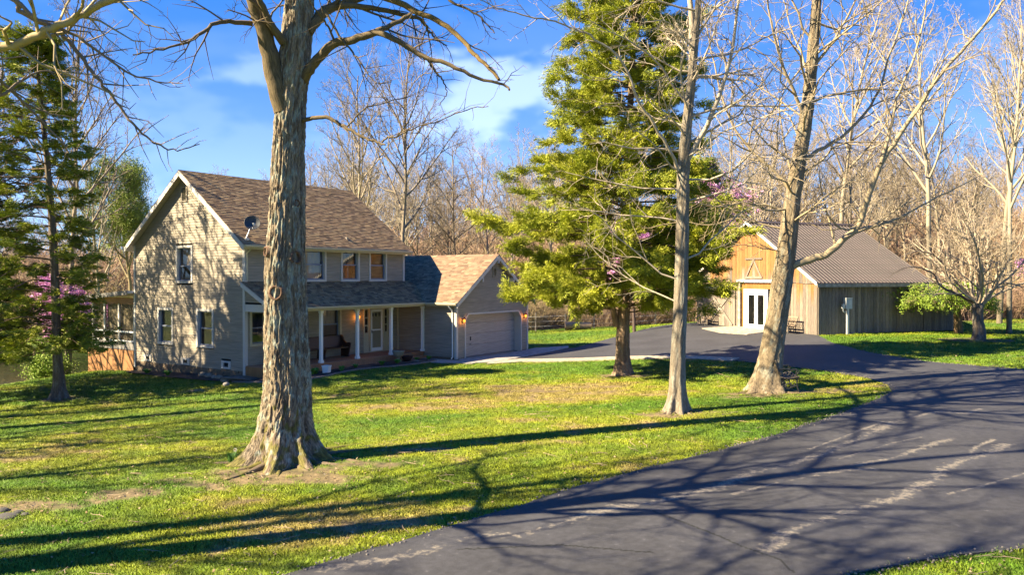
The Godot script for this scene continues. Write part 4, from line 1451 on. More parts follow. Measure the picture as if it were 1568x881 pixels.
	for row in 9:
		for k in 2:
			var o := part("brick", bk[rng.randi() % 3], M.brick, ch)
			o.position = Vector3(10.06 + 0.222 * k + (0.05 if row % 2 == 0 else 0.1), 4.42 + row * 0.078, -0.70)
		for k in 4:
			var o := part("brick", bk[rng.randi() % 3], M.brick, ch)
			o.transform = Transform3D(LEFT, Vector3(10.0, 4.42 + row * 0.078, -1.45 + 0.222 * k + (0.0 if row % 2 == 0 else 0.08)))
	# --- screened porch behind the house's back corner
	make_screen_porch(h, LEFT)
	lantern("porch_lantern", "lit porch lantern on the wall beside the front door", Vector3(6.42, 2.08, 0.03), FRONT, "lit lanterns on the house")
	lantern("garage_lantern", "lit lantern beside the garage door, on the side of the downspout corner", Vector3(9.78, 1.86, G_OUT + 0.03), FRONT, "lit lanterns on the house")
	lantern("garage_lantern", "lit lantern beside the garage door, on the side toward the cedar", Vector3(15.3, 1.88, G_OUT + 0.03), FRONT, "lit lanterns on the house")

func thing_part(called: String, parent: Node) -> Node3D:
	var o := Node3D.new()
	o.name = called
	parent.add_child(o, true)
	return o

func gutter(parent: Node, a: Vector3, b: Vector3, out: Vector3) -> void:
	var sh := Shape.new()
	var prof := [Vector2(0.0, -0.09), Vector2(0.08, -0.09), Vector2(0.115, -0.03), Vector2(0.115, 0.03), Vector2(0.10, 0.03), Vector2(0.10, -0.025), Vector2(0.07, -0.075), Vector2(0.0, -0.075)]
	for i in prof.size():
		var p: Vector2 = prof[i]
		var q: Vector2 = prof[(i + 1) % prof.size()]
		var p3 := out * p.x + Vector3(0, p.y, 0)
		var q3 := out * q.x + Vector3(0, q.y, 0)
		if out.z > 0.5: sh.quad(a + p3, b + p3, b + q3, a + q3)
		else: sh.quad(a + p3, b + p3, b + q3, a + q3)
	# end plates
	for e in [a, b]:
		sh.quad(e + Vector3(0, -0.09, 0), e + out * 0.08 + Vector3(0, -0.09, 0), e + out * 0.115 + Vector3(0, 0.03, 0), e + Vector3(0, 0.03, 0))
	# fascia board behind it
	sh.hexa([a + Vector3(0, -0.15, 0) + out * -0.025, b + Vector3(0, -0.15, 0) + out * -0.025, b + Vector3(0, -0.15, 0) + out * -0.003, a + Vector3(0, -0.15, 0) + out * -0.003,
		a + Vector3(0, 0.02, 0) + out * -0.025, b + Vector3(0, 0.02, 0) + out * -0.025, b + Vector3(0, 0.02, 0) + out * -0.003, a + Vector3(0, 0.02, 0) + out * -0.003])
	part("gutter", sh, M.cream, parent)

func make_screen_porch(h: Node3D, LEFT: Basis) -> void:
	var z1 := -H_DEEP - 0.05
	var z0 := -11.75
	var sp := thing_part("screened_porch", h)
	# skirt of vertical boards
	var sk := []
	for i in 4:
		var sh := Shape.new()
		sh.box(Vector3(0, 0, 0), Vector3(0.148, 1.9, 0.022), Color.WHITE * (0.85 + 0.08 * i), Vector2(i * 2.3, i * 4.1))
		sk.append(sh.mesh())
	var z := z0 - 0.3
	while z < z1 - 0.1:
		var o := part("skirt_board", sk[rng.randi() % 4], M.porch_skirt, sp)
		o.transform = Transform3D(LEFT, Vector3(-0.02, -1.37, z))
		z += 0.152
	var fl := Shape.new()
	fl.box(Vector3(0.01, 0.40, z0 - 0.3), Vector3(5.0, 0.53, z1))
	part("floor", fl, M.deck_board, sp)
	var gb := []
	for i in 2:
		var sh := Shape.new()
		sh.box(Vector3(0, 0, 0), Vector3(0.24, 0.36, 0.022), Color.WHITE * (0.85 + 0.2 * i), Vector2(i * 3.0, i))
		gb.append(sh.mesh())
	var grey := mat(Color(0.40, 0.38, 0.36), 0.85, M.old_wood.albedo_texture, Vector3(0.6, 3, 1))
	z = z0
	while z < z1 - 0.2:
		var o := part("knee_board", gb[rng.randi() % 2], grey, sp)
		o.transform = Transform3D(LEFT, Vector3(-0.005, 0.56, z))
		z += 0.245
	for pz in [z0 + 0.05, -10.65, -9.40, z1 - 0.06]:
		var sh := Shape.new()
		sh.box(Vector3(0.0, 0.53, pz - 0.055), Vector3(0.09, 3.0, pz + 0.055))
		part("post", sh, M.trim, sp)
	var rl := Shape.new()
	rl.box(Vector3(0.005, 1.36, z0 + 0.1), Vector3(0.08, 1.43, z1 - 0.12))
	rl.box(Vector3(0.005, 0.93, z0 + 0.1), Vector3(0.08, 0.99, z1 - 0.12))
	part("rail", rl, M.white, sp)
	var tb := Shape.new()
	tb.box(Vector3(-0.005, 2.72, z0), Vector3(0.1, 3.02, z1))
	part("top_beam", tb, M.porch_skirt, sp)
	for k in 3:
		var a: float = [z0 + 0.1, -10.59, -9.34][k]
		var b: float = [-10.71, -9.46, z1 - 0.12][k]
		var sc := Shape.new()
		sc.quad(Vector3(0.04, 0.99, a), Vector3(0.04, 0.99, b), Vector3(0.04, 2.72, b), Vector3(0.04, 2.72, a))
		part("screen", sc, M.screen, sp)
		var rs := Shape.new()
		for i in 12:
			var y0 := 1.0 + i * 0.142
			rs.quad(Vector3(0.16, y0, a), Vector3(0.16, y0, b), Vector3(0.145, y0 + 0.142, b), Vector3(0.145, y0 + 0.142, a))
		part("roller_shade", rs, M.shade, sp)
	# far wall and inside
	var bw := Shape.new()
	bw.box(Vector3(4.9, 0.53, z0), Vector3(5.0, 3.0, z1))
	bw.box(Vector3(0.1, 0.53, z0 - 0.02), Vector3(4.9, 1.0, z0 + 0.05))
	part("back_wall", bw, M.siding, sp)
	for px in [1.7, 3.3, 4.85]:
		var sh := Shape.new()
		sh.box(Vector3(px, 1.0, z0 - 0.02), Vector3(px + 0.09, 2.95, z0 + 0.07))
		part("post", sh, M.trim, sp)
	var rf := Shape.new()
	slab(rf, Vector3(5.3, 3.02, -12.45), Vector3(-0.35, 3.02, -12.45), Vector3(-0.35, 3.36, z1), Vector3(5.3, 3.36, z1), 0.12)
	part("roof", rf, M.shingle, sp)
	var fa := Shape.new()
	fa.hexa([Vector3(-0.385, 2.84, -12.45), Vector3(-0.351, 2.84, -12.45), Vector3(-0.351, 3.18, z1), Vector3(-0.385, 3.18, z1), Vector3(-0.385, 3.04, -12.45), Vector3(-0.351, 3.04, -12.45), Vector3(-0.351, 3.38, z1), Vector3(-0.385, 3.38, z1)])
	part("rake_board", fa, grey, sp)

# ---------------------------------------------------------------- barn
const B_WIDE := 10.8
const B_LONG := 6.8
const B_EAVE := 2.69
const B_RIDGE := 5.90

# one upright plank: foot y0, head ya..yb (cut to a slope), coloured from weathered grey to unweathered orange above y = turn
func plank(s0: float, s1: float, y0: float, ya: float, yb: float, z: float, grey: Color, fresh: Color, turn: float) -> Shape:
	var sh := Shape.new()
	var rows := 7
	var uo := Vector2(rng.randf() * 7.0, rng.randf() * 7.0)
	for i in rows:
		var f0 := float(i) / rows
		var f1 := float(i + 1) / rows
		var p := [Vector3(s0, lerpf(y0, ya, f0), z), Vector3(s1, lerpf(y0, yb, f0), z), Vector3(s1, lerpf(y0, yb, f1), z), Vector3(s0, lerpf(y0, ya, f1), z)]
		sh.quad(p[0], p[1], p[2], p[3], Color.WHITE, uo + Vector2(p[0].y, 0), false)
		for q in 4:
			var w := smoothstep(turn - 0.35, turn + 0.35, p[q].y)
			sh.c[sh.c.size() - 4 + q] = grey.lerp(fresh, w)
	var b := Vector3(0, 0, -0.03)
	var c := grey
	sh.quad(Vector3(s0, y0, z) + b, Vector3(s0, y0, z), Vector3(s0, ya, z), Vector3(s0, ya, z) + b, c, uo, false)
	sh.quad(Vector3(s1, y0, z), Vector3(s1, y0, z) + b, Vector3(s1, yb, z) + b, Vector3(s1, yb, z), c, uo, false)
	sh.quad(Vector3(s0, ya, z), Vector3(s1, yb, z), Vector3(s1, yb, z) + b, Vector3(s0, ya, z) + b, c)
	sh.quad(Vector3(s0, y0, z) + b, Vector3(s1, y0, z) + b, Vector3(s1, y0, z), Vector3(s0, y0, z), c)
	return sh

func grey_wood() -> Color:
	return Color(0.36, 0.29, 0.22).lerp(Color(0.23, 0.19, 0.155), rng.randf()) * rng.randf_range(0.75, 1.25)

func make_barn() -> void:
	var b := thing("barn", "weathered plank barn with ribbed brown metal roof and white French doors", "barn", BARN_AT, atan2(0.3412, 0.94))
	var LEFT := Basis(Vector3(0, 0, 1), Vector3(0, 1, 0), Vector3(-1, 0, 0))
	var slope := (B_RIDGE - B_EAVE) / (B_WIDE / 2)
	var roof_y := func(s: float) -> float: return B_EAVE + minf(-s, B_WIDE + s) * slope
	# gable planks, lower tier and upper tier
	var gw := wall_node("gable_wall", b, Vector3.ZERO, LEFT)
	var s := -B_WIDE
	while s < -0.02:
		var w := minf(rng.randf_range(0.19, 0.27), -s)
		var s1 := s + w - 0.012
		var mid := (s + s1) / 2
		var fresh := Color(0.44, 0.17, 0.045).lerp(Color(0.50, 0.28, 0.10), rng.randf()) * rng.randf_range(0.8, 1.15)
		var out := 0.03 + rng.randf_range(0.0, 0.012)
		if mid < -6.45 or mid > -3.25:
			part("plank", plank(s, s1, -0.3, 2.68, 2.68, out, grey_wood(), fresh, rng.randf_range(1.7, 2.7) if mid > -4.0 else 2.9), M.barn_plank, gw)
		var ya: float = roof_y.call(s)
		var yb: float = roof_y.call(s1)
		if ya > 2.62 or yb > 2.62:
			var foot := 2.58 + rng.randf_range(-0.04, 0.03)
			if mid > -6.45 and mid < -3.25: foot = 2.72
			part("plank", plank(s, s1, foot, maxf(ya - 0.03, foot + 0.01), maxf(yb - 0.03, foot + 0.01), out + 0.034, grey_wood() * 1.1, fresh, rng.randf_range(2.3, 3.5)), M.barn_plank, gw)
		s += w
	# side wall planks
	var sw := wall_node("side_wall", b, Vector3.ZERO, Basis.IDENTITY)
	s = 0.0
	while s < B_LONG:
		var w := rng.randf_range(0.17, 0.26)
		var g := grey_wood() * 1.1
		part("plank", plank(s, s + w - 0.014, -0.25 + rng.randf_range(-0.03, 0.03), 2.72, 2.72, 0.03 + rng.randf_range(0, 0.014), g, g, 9.0), M.barn_plank, sw)
		s += w
	# dark lining inside the planks and the walls out of sight
	var ln := Shape.new()
	ln.box(Vector3(0.03, -0.4, -B_WIDE + 0.03), Vector3(0.09, 2.66, -6.4)); ln.box(Vector3(0.03, -0.4, -3.3), Vector3(0.09, 2.66, -0.03))
	ln.hexa([Vector3(0.03, 2.66, -0.05), Vector3(0.09, 2.66, -0.05), Vector3(0.09, 2.66, -B_WIDE + 0.05), Vector3(0.03, 2.66, -B_WIDE + 0.05), Vector3(0.03, B_RIDGE - 0.06, -5.39), Vector3(0.09, B_RIDGE - 0.06, -5.39), Vector3(0.09, B_RIDGE - 0.06, -5.41), Vector3(0.03, B_RIDGE - 0.06, -5.41)])
	ln.box(Vector3(0.03, -0.4, -0.09), Vector3(B_LONG, 2.66, -0.03))
	ln.box(Vector3(B_LONG - 0.1, -0.4, -B_WIDE), Vector3(B_LONG, 2.66, -0.1)); ln.box(Vector3(0.1, -0.4, -B_WIDE), Vector3(B_LONG - 0.1, 2.66, -B_WIDE + 0.1))
	part("lining", ln, M.old_wood, b)
	# entrance bay
	var hb := Shape.new()
	hb.box(Vector3(-0.16, 2.60, -6.55), Vector3(0.02, 2.76, -3.15))
	part("header_beam", hb, M.grey_box, b)
	var ob := []
	var z := -6.18
	while z < -3.3:
		var sh := Shape.new()
		var top := 2.59
		var foot := 2.24 if z > -6.05 and z < -3.75 else 0.0
		sh.box(Vector3(-0.03, foot, z), Vector3(0.02, top, z + 0.232), Color.WHITE * rng.randf_range(0.8, 1.15), Vector2(rng.randf() * 5.0, 0))
		part("door_surround_board", sh, M.orange_wood, b)
		z += 0.24
	for zz in [-6.52, -3.40]:
		var sh := Shape.new()
		sh.box(Vector3(-0.08, 0.0, zz), Vector3(0.03, 2.6, zz + 0.22))
		part("jamb", sh, M.tan_concrete, b)
	var fr := Shape.new()
	fr.box(Vector3(-0.09, 0.03, -5.94), Vector3(0.0, 2.22, -5.72)); fr.box(Vector3(-0.09, 0.03, -4.06), Vector3(0.0, 2.22, -3.84)); fr.box(Vector3(-0.09, 2.05, -5.72), Vector3(0.0, 2.22, -4.06)); fr.box(Vector3(-0.09, -0.05, -5.94), Vector3(0.05, 0.03, -3.84))
	part("door_frame", fr, M.white, b)
	for k in 2:
		var a := -5.715 + k * 0.828
		var e := a + 0.824
		var sh := Shape.new()
		sh.box(Vector3(-0.05, 0.035, a), Vector3(-0.005, 2.045, a + 0.14)); sh.box(Vector3(-0.05, 0.035, e - 0.14), Vector3(-0.005, 2.045, e))
		sh.box(Vector3(-0.049, 0.035, a + 0.14), Vector3(-0.005, 0.26, e - 0.14)); sh.box(Vector3(-0.049, 1.90, a + 0.14), Vector3(-0.005, 2.045, e - 0.14))
		var dr := part("french_door", sh, M.white, b)
		sh = Shape.new()
		sh.quad(Vector3(-0.03, 0.26, a + 0.14), Vector3(-0.03, 0.26, e - 0.14), Vector3(-0.03, 1.90, e - 0.14), Vector3(-0.03, 1.90, a + 0.14))
		part("pane", sh, M.pane, dr)
		sh = Shape.new()
		sh.box(Vector3(-0.10, 0.95, (e - 0.08) if k == 0 else (a + 0.06)), Vector3(-0.05, 1.07, (e - 0.06) if k == 0 else (a + 0.08)))
		part("handle", sh, M.galvanized, dr)
	var inn := Shape.new()
	inn.box(Vector3(2.4, 0.0, -6.4), Vector3(2.5, 2.6, -3.3)); inn.box(Vector3(0.1, -0.2, -6.4), Vector3(2.4, 0.0, -3.3)); inn.box(Vector3(0.1, 2.61, -6.4), Vector3(2.4, 2.65, -3.3)); inn.box(Vector3(0.1, 0.0, -6.5), Vector3(2.4, 2.6, -6.4)); inn.box(Vector3(0.1, 0.0, -3.3), Vector3(2.4, 2.6, -3.2))
	part("inner_room", inn, M.interior, b)
	# hay door above with braces
	var hd := thing_part("hay_door", b)
	var bars := [[Vector3(-0.10, 2.88, -5.8), Vector3(-0.10, 2.88, -4.3), 0.12], [Vector3(-0.10, 2.92, -5.7), Vector3(-0.10, 3.86, -5.05), 0.11], [Vector3(-0.10, 2.92, -4.4), Vector3(-0.10, 3.86, -5.05), 0.11], [Vector3(-0.10, 3.92, -5.8), Vector3(-0.10, 3.92, -4.3), 0.1]]
	for q in bars:
		var sh := Shape.new()
		sh.bar(q[0], q[1], 0.04, q[2], Vector3(0, 1, 0), grey_wood() * 1.1)
		part("brace", sh, M.barn_plank, hd)
	# sliding door with crossed braces
	var sd := thing_part("sliding_door", b)
	z = -9.5
	while z < -6.95:
		var g := grey_wood() * 1.15
		var o := part("plank", plank(0, 0.2, 0.02, 2.2, 2.2, 0.0, g, g, 9.0), M.barn_plank, sd)
		o.transform = Transform3D(LEFT, Vector3(-0.10, 0, z))
		z += 0.212
	for q in [[Vector3(-0.13, 0.1, -9.4), Vector3(-0.13, 2.12, -6.95)], [Vector3(-0.16, 2.12, -9.4), Vector3(-0.16, 0.1, -6.95)]]:
		var sh := Shape.new()
		sh.bar(q[0], q[1], 0.035, 0.16, Vector3(0, 1, 0), Color(0.36, 0.31, 0.25))
		part("brace", sh, M.barn_plank, sd)
	var tr := Shape.new()
	tr.box(Vector3(-0.14, 2.24, -10.4), Vector3(-0.08, 2.32, -6.7))
	part("track", tr, M.galvanized, sd)
	# roof sheets, each with its ribs
	var over := 0.35
	var ez := 0.32
	var ey := B_EAVE - ez * slope + 0.10
	var ry := B_RIDGE + 0.10
	var x := -over
	for side in 2:
		x = -over
		while x < B_LONG + over - 0.05:
			var sh := Shape.new()
			for k in 4:
				var a := x + k * 0.23
				if a > B_LONG + over: break
				var xs := [a, a + 0.16, a + 0.175, a + 0.215, a + 0.23]
				var hs := [0.0, 0.0, 0.034, 0.034, 0.0]
				for i in 4:
					var f := Vector3(xs[i], ey + hs[i], ez)
					var g := Vector3(xs[i + 1], ey + hs[i + 1], ez)
					var c := Vector3(xs[i + 1], ry + hs[i + 1], -B_WIDE / 2)
					var d := Vector3(xs[i], ry + hs[i], -B_WIDE / 2)
					if side == 0:
						sh.quad(f, g, c, d)
					else:
						f.z = -B_WIDE - ez; g.z = -B_WIDE - ez
						sh.quad(g, f, d, c)
			var w := rng.randf_range(0.92, 1.06)
			for i in sh.c.size(): sh.c[i] = Color(w, w, w)
			part("roof_sheet", sh, M.metal_roof, b)
			x += 0.92
	var dk := Shape.new()
	slab(dk, Vector3(-over, ey - 0.02, ez), Vector3(B_LONG + over, ey - 0.02, ez), Vector3(B_LONG + over, ry - 0.02, -5.4), Vector3(-over, ry - 0.02, -5.4), 0.06)
	slab(dk, Vector3(B_LONG + over, ey - 0.02, -B_WIDE - ez), Vector3(-over, ey - 0.02, -B_WIDE - ez), Vector3(-over, ry - 0.02, -5.4), Vector3(B_LONG + over, ry - 0.02, -5.4), 0.06)
	part("roof_deck", dk, M.old_wood, b)
	var rc := Shape.new()
	rc.quad(Vector3(-over, ry - 0.06, -5.2), Vector3(B_LONG + over, ry - 0.06, -5.2), Vector3(B_LONG + over, ry + 0.06, -5.4), Vector3(-over, ry + 0.06, -5.4))
	rc.quad(Vector3(B_LONG + over, ry - 0.06, -5.6), Vector3(-over, ry - 0.06, -5.6), Vector3(-over, ry + 0.06, -5.4), Vector3(B_LONG + over, ry + 0.06, -5.4))
	part("ridge_cap", rc, M.metal_roof, b)
	for zz in [ez, -B_WIDE - ez]:
		var rk := Shape.new()
		var p := Vector3(-over, ey, zz)
		var q := Vector3(-over, ry, -5.4)
		rk.hexa([p + Vector3(-0.03, -0.13, 0), p + Vector3(0, -0.13, 0), q + Vector3(0, -0.13, 0), q + Vector3(-0.03, -0.13, 0), p + Vector3(-0.03, 0.045, 0), p + Vector3(0, 0.045, 0), q + Vector3(0, 0.045, 0), q + Vector3(-0.03, 0.045, 0)])
		part("rake_board", rk, M.trim, b)
	var fs := Shape.new()
	fs.box(Vector3(-over, ey - 0.20, ez + 0.001), Vector3(B_LONG + over, ey - 0.025, ez + 0.03))
	part("fascia", fs, M.tan_concrete, b)

# ---------------------------------------------------------------- benches and small things
func make_bench(label: String, at: Vector3, turn: float, wood: Material) -> Node3D:
	var o := thing("park_bench", label, "bench", at, turn, "park benches with iron ends")
	for s in [-0.58, 0.58]:
		var sh := Shape.new()
		var r := PackedFloat32Array([0.02, 0.02, 0.02, 0.02, 0.02])
		sh.tube(PackedVector3Array([Vector3(s, 0, -0.25), Vector3(s, 0.22, -0.19), Vector3(s, 0.42, -0.21), Vector3(s, 0.65, -0.28), Vector3(s, 0.86, -0.36)]), r, 6, Color.WHITE, true)
		sh.tube(PackedVector3Array([Vector3(s, 0, 0.30), Vector3(s, 0.15, 0.24), Vector3(s, 0.30, 0.22), Vector3(s, 0.42, 0.25), Vector3(s, 0.46, 0.29)]), r, 6, Color.WHITE, true)
		sh.tube(PackedVector3Array([Vector3(s, 0.40, -0.21), Vector3(s, 0.37, -0.05), Vector3(s, 0.38, 0.1), Vector3(s, 0.41, 0.22), Vector3(s, 0.42, 0.26)]), r, 6, Color.WHITE)
		sh.tube(PackedVector3Array([Vector3(s, 0.62, -0.27), Vector3(s, 0.66, -0.12), Vector3(s, 0.63, 0.06), Vector3(s, 0.65, 0.2), Vector3(s, 0.60, 0.28), Vector3(s, 0.54, 0.25), Vector3(s, 0.52, 0.19)]), PackedFloat32Array([0.017, 0.02, 0.02, 0.02, 0.018, 0.016, 0.014]), 6, Color.WHITE, true)
		sh.tube(PackedVector3Array([Vector3(s, 0.43, 0.23), Vector3(s, 0.52, 0.20), Vector3(s, 0.62, 0.22)]), PackedFloat32Array([0.015, 0.015, 0.015]), 6, Color.WHITE)
		for c in [[0.0, 0.18, 0.075], [-0.11, 0.25, 0.05], [0.12, 0.25, 0.05], [-0.05, 0.53, 0.06], [0.08, 0.52, 0.05], [0.0, 0.30, 0.04]]:
			var pts := PackedVector3Array()
			var rr := PackedFloat32Array()
			for i in 9:
				var a := TAU * i / 8.0
				pts.append(Vector3(s, c[1] + sin(a) * c[2], c[0] + cos(a) * c[2])); rr.append(0.011)
			sh.tube(pts, rr, 5, Color.WHITE)
		sh.tube(PackedVector3Array([Vector3(s, 0.20, -0.19), Vector3(s, 0.12, 0.0), Vector3(s, 0.20, 0.22)]), PackedFloat32Array([0.012, 0.012, 0.012]), 5, Color.WHITE)
		part("iron_end", sh, M.iron, o)
	var sl := Shape.new()
	sl.box(Vector3(-0.62, -0.013, -0.034), Vector3(0.62, 0.013, 0.034))
	var slm := sl.mesh()
	for i in 6:
		var p := part("seat_slat", slm, wood, o)
		p.position = Vector3(0, [0.425, 0.405, 0.40, 0.405, 0.425, 0.445][i], -0.18 + i * 0.083)
		p.rotation.x = [0.2, 0.1, 0.0, -0.1, -0.2, 0.1][i]
	for i in 2:
		var p := part("back_slat", slm, wood, o)
		p.position = Vector3(0, [0.53, 0.85][i], [-0.215, -0.335][i])
		p.rotation.x = PI / 2 - 0.32
	var bp := Shape.new()
	for i in 7:
		var x := -0.5 + i / 6.0
		bp.bar(Vector3(x, 0.55, -0.225), Vector3(x, 0.83, -0.328), 0.02, 0.014)
		if i < 6:
			bp.bar(Vector3(x, 0.58, -0.234), Vector3(x + 0.166, 0.80, -0.316), 0.014, 0.012)
			bp.bar(Vector3(x + 0.166, 0.58, -0.234), Vector3(x, 0.80, -0.316), 0.014, 0.012)
	for s in [-0.56, 0.56]:
		bp.bar(Vector3(s, 0.53, -0.22), Vector3(s, 0.85, -0.335), 0.05, 0.02)
	part("back_panel", bp, wood if wood != M.old_wood else M.iron, o)
	return o

func make_small_things() -> void:
	# benches
	var g := on_ground(1206, 601)
	make_bench("dark iron garden bench standing on the lawn beside the leaning tree", g + Vector3(0.08, 0, -0.55), PI / 2 - 0.15, M.old_wood).scale = Vector3.ONE * 1.12
	var face := atan2(-0.94, 0.3412)
	var p := barn_to_plan(-0.75, 9.0)
	make_bench("pale wooden bench before the barn's cross-braced sliding door", Vector3(p.x, gh(p.x, p.y) + 0.03, -p.y), face, M.bench_wood)
	p = barn_to_plan(-0.7, 1.65)
	make_bench("pale wooden bench against the barn planks between French doors and barn corner", Vector3(p.x, gh(p.x, p.y) + 0.03, -p.y), face, M.bench_wood)
	# church pew on the porch
	var pw := thing("wooden_pew", "long dark wooden pew with curved ends on the porch", "bench", house_pos(Vector3(3.25, 0.315, 0.42)), HOUSE_TURN)
	for x in [-2.02, -0.45, 0.55, 2.02]:
		var out := PackedVector2Array([Vector2(-0.28, 0), Vector2(0.26, 0), Vector2(0.22, 0.12), Vector2(0.26, 0.30), Vector2(0.30, 0.42)])
		if absf(x) > 2.0:
			out.append_array(PackedVector2Array([Vector2(0.32, 0.52), Vector2(0.34, 0.60), Vector2(0.29, 0.66), Vector2(0.20, 0.66), Vector2(0.10, 0.64), Vector2(0.0, 0.68), Vector2(-0.10, 0.78), Vector2(-0.16, 0.92), Vector2(-0.24, 1.0), Vector2(-0.33, 0.98), Vector2(-0.34, 0.88), Vector2(-0.26, 0.45)]))
		else:
			out.append_array(PackedVector2Array([Vector2(-0.22, 0.42)]))
		var sh := Shape.new()
		var ids := Geometry2D.triangulate_polygon(out)
		for s in [-0.03, 0.03]:
			for i in range(0, ids.size(), 3):
				var t := []
				for k in 3: t.append(Vector3(x + s, out[ids[i + k]].y, out[ids[i + k]].x))
				var nn: Vector3 = (t[1] - t[0]).cross(t[2] - t[0])
				if nn.x * s > 0: sh.tri(t[0], t[1], t[2])
				else: sh.tri(t[0], t[2], t[1])
		for i in out.size():
			var a := out[i]
			var b := out[(i + 1) % out.size()]
			sh.quad(Vector3(x - 0.03, a.y, a.x), Vector3(x + 0.03, a.y, a.x), Vector3(x + 0.03, b.y, b.x), Vector3(x - 0.03, b.y, b.x))
		part("end_panel" if absf(x) > 2.0 else "support", sh, M.pew, pw)
	var sh := Shape.new()
	sh.box(Vector3(-1.99, 0.42, -0.22), Vector3(1.99, 0.46, 0.27))
	part("seat", sh, M.pew, pw)
	sh = Shape.new()
	sh.bar(Vector3(-1.99, 0.70, -0.26), Vector3(1.99, 0.70, -0.26), 0.035, 0.52, Vector3(0, 1, -0.2).normalized())
	sh.bar(Vector3(-1.99, 0.965, -0.315), Vector3(1.99, 0.965, -0.315), 0.06, 0.04)
	part("backrest", sh, M.pew, pw)
	# planters by the porch step
	var q := house_to_plan(6.85, 2.28)
	var ur := thing("stone_urn", "pale stone garden urn on a foot before the porch", "urn", grounded(q.x, q.y) + Vector3(0, 0.04, 0))
	sh = Shape.new()
	sh.lathe([Vector2(0, 0), Vector2(0.15, 0.0), Vector2(0.15, 0.05), Vector2(0.08, 0.10), Vector2(0.06, 0.17), Vector2(0.09, 0.22), Vector2(0.20, 0.28), Vector2(0.25, 0.38), Vector2(0.26, 0.46), Vector2(0.30, 0.49), Vector2(0.30, 0.52), Vector2(0.24, 0.52), Vector2(0.22, 0.46), Vector2(0, 0.45)], 20, Vector3.ZERO, Color(0.45, 0.38, 0.27))
	part("bowl", sh, M.stone, ur)
	sh = Shape.new()
	sh.lathe([Vector2(0.215, 0.462), Vector2(0.1, 0.475), Vector2(0.0, 0.48)], 14, Vector3.ZERO, Color(0.03, 0.022, 0.016))
	part("soil", sh, M.mulch, ur)
	q = house_to_plan(7.3, 2.42)
	var bp := thing("bowl_planter", "low dark red bowl planter beside the stone urn", "planter", grounded(q.x, q.y) + Vector3(0, 0.04, 0))
	sh = Shape.new()
	sh.lathe([Vector2(0, 0), Vector2(0.13, 0), Vector2(0.22, 0.10), Vector2(0.27, 0.22), Vector2(0.285, 0.25), Vector2(0.24, 0.25), Vector2(0.20, 0.18), Vector2(0, 0.17)], 18, Vector3.ZERO, Color(0.06, 0.02, 0.018))
	part("bowl", sh, M.stone, bp)
	sh = Shape.new()
	sh.lathe([Vector2(0.205, 0.19), Vector2(0.1, 0.20), Vector2(0.0, 0.205)], 14, Vector3.ZERO, Color(0.03, 0.022, 0.016))
	part("soil", sh, M.mulch, bp)
	# white box by the porch
	q = house_to_plan(2.2, 2.45)
	var wb := thing("white_box", "white square plastic box on the mulch before the porch", "box", grounded(q.x, q.y) + Vector3(0, 0.03, 0), HOUSE_TURN + 0.35)
	sh = Shape.new()
	sh.hexa([Vector3(-0.14, 0, 0.14), Vector3(0.14, 0, 0.14), Vector3(0.14, 0, -0.14), Vector3(-0.14, 0, -0.14), Vector3(-0.165, 0.33, 0.165), Vector3(0.165, 0.33, 0.165), Vector3(0.165, 0.33, -0.165), Vector3(-0.165, 0.33, -0.165)])
	part("body", sh, M.white, wb)
	sh = Shape.new()
	sh.box(Vector3(-0.18, 0.33, -0.18), Vector3(0.18, 0.365, 0.18))
	part("lid", sh, M.white, wb)
	wb.scale = Vector3.ONE * 0.88
	# young plants in the beds
	var leafsh := []
	for k in 2:
		var ls := Shape.new()
		for i in 26:
			var a := rng.randf() * TAU
			var d := Vector3(cos(a), 0, sin(a))
			var sd := Vector3(-sin(a), 0, cos(a)) * rng.randf_range(0.03, 0.055)
			var o := d * rng.randf() * 0.04
			var m := o + d * rng.randf_range(0.07, 0.13) + Vector3(0, rng.randf_range(0.10, 0.2), 0)
			var t := m + d * rng.randf_range(0.05, 0.12) + Vector3(0, rng.randf_range(-0.03, 0.04), 0)
			var c := Color(0.10, 0.24, 0.03) * rng.randf_range(0.7, 1.3)
			ls.quad(o - sd * 0.2, o + sd * 0.2, m + sd, m - sd, c)
			ls.tri(m - sd, m + sd, t, c)
		leafsh.append(ls.mesh())
	var spots := [[1.5, 2.35, 1.2], [1.75, 2.25, 1.3], [2.9, 2.6, 0.7], [3.3, 2.2, 0.9], [4.05, 2.3, 0.9], [5.45, 2.55, 1.0], [6.3, 2.7, 0.9], [6.5, 2.55, 0.9], [7.9, 2.5, 0.8], [8.5, 2.75, 0.9]]
	for i in spots.size():
		q = house_to_plan(spots[i][0], spots[i][1])
		var pl := thing("young_plant", "small bright green leafy plant sprouting in the porch mulch bed", "plant", grounded(q.x, q.y) + Vector3(0, 0.03, 0), rng.randf() * TAU, "young plants in the porch bed")
		part("leaves", leafsh[i % 2], M.leaf, pl).scale = Vector3.ONE * spots[i][2]
	for c in [[-0.8, -4.2], [-0.7, -5.9]]:
		q = house_to_plan(c[0], c[1])
		var pl := thing("young_plant", "small green plant in the dark mulch under the gable wall", "plant", grounded(q.x, q.y) + Vector3(0, 0.03, 0), rng.randf() * TAU, "young plants under the gable")
		part("leaves", leafsh[0], M.leaf, pl).scale = Vector3.ONE * 1.1
	# border stones and a heap of driftwood at the bed's end
	var si := 0
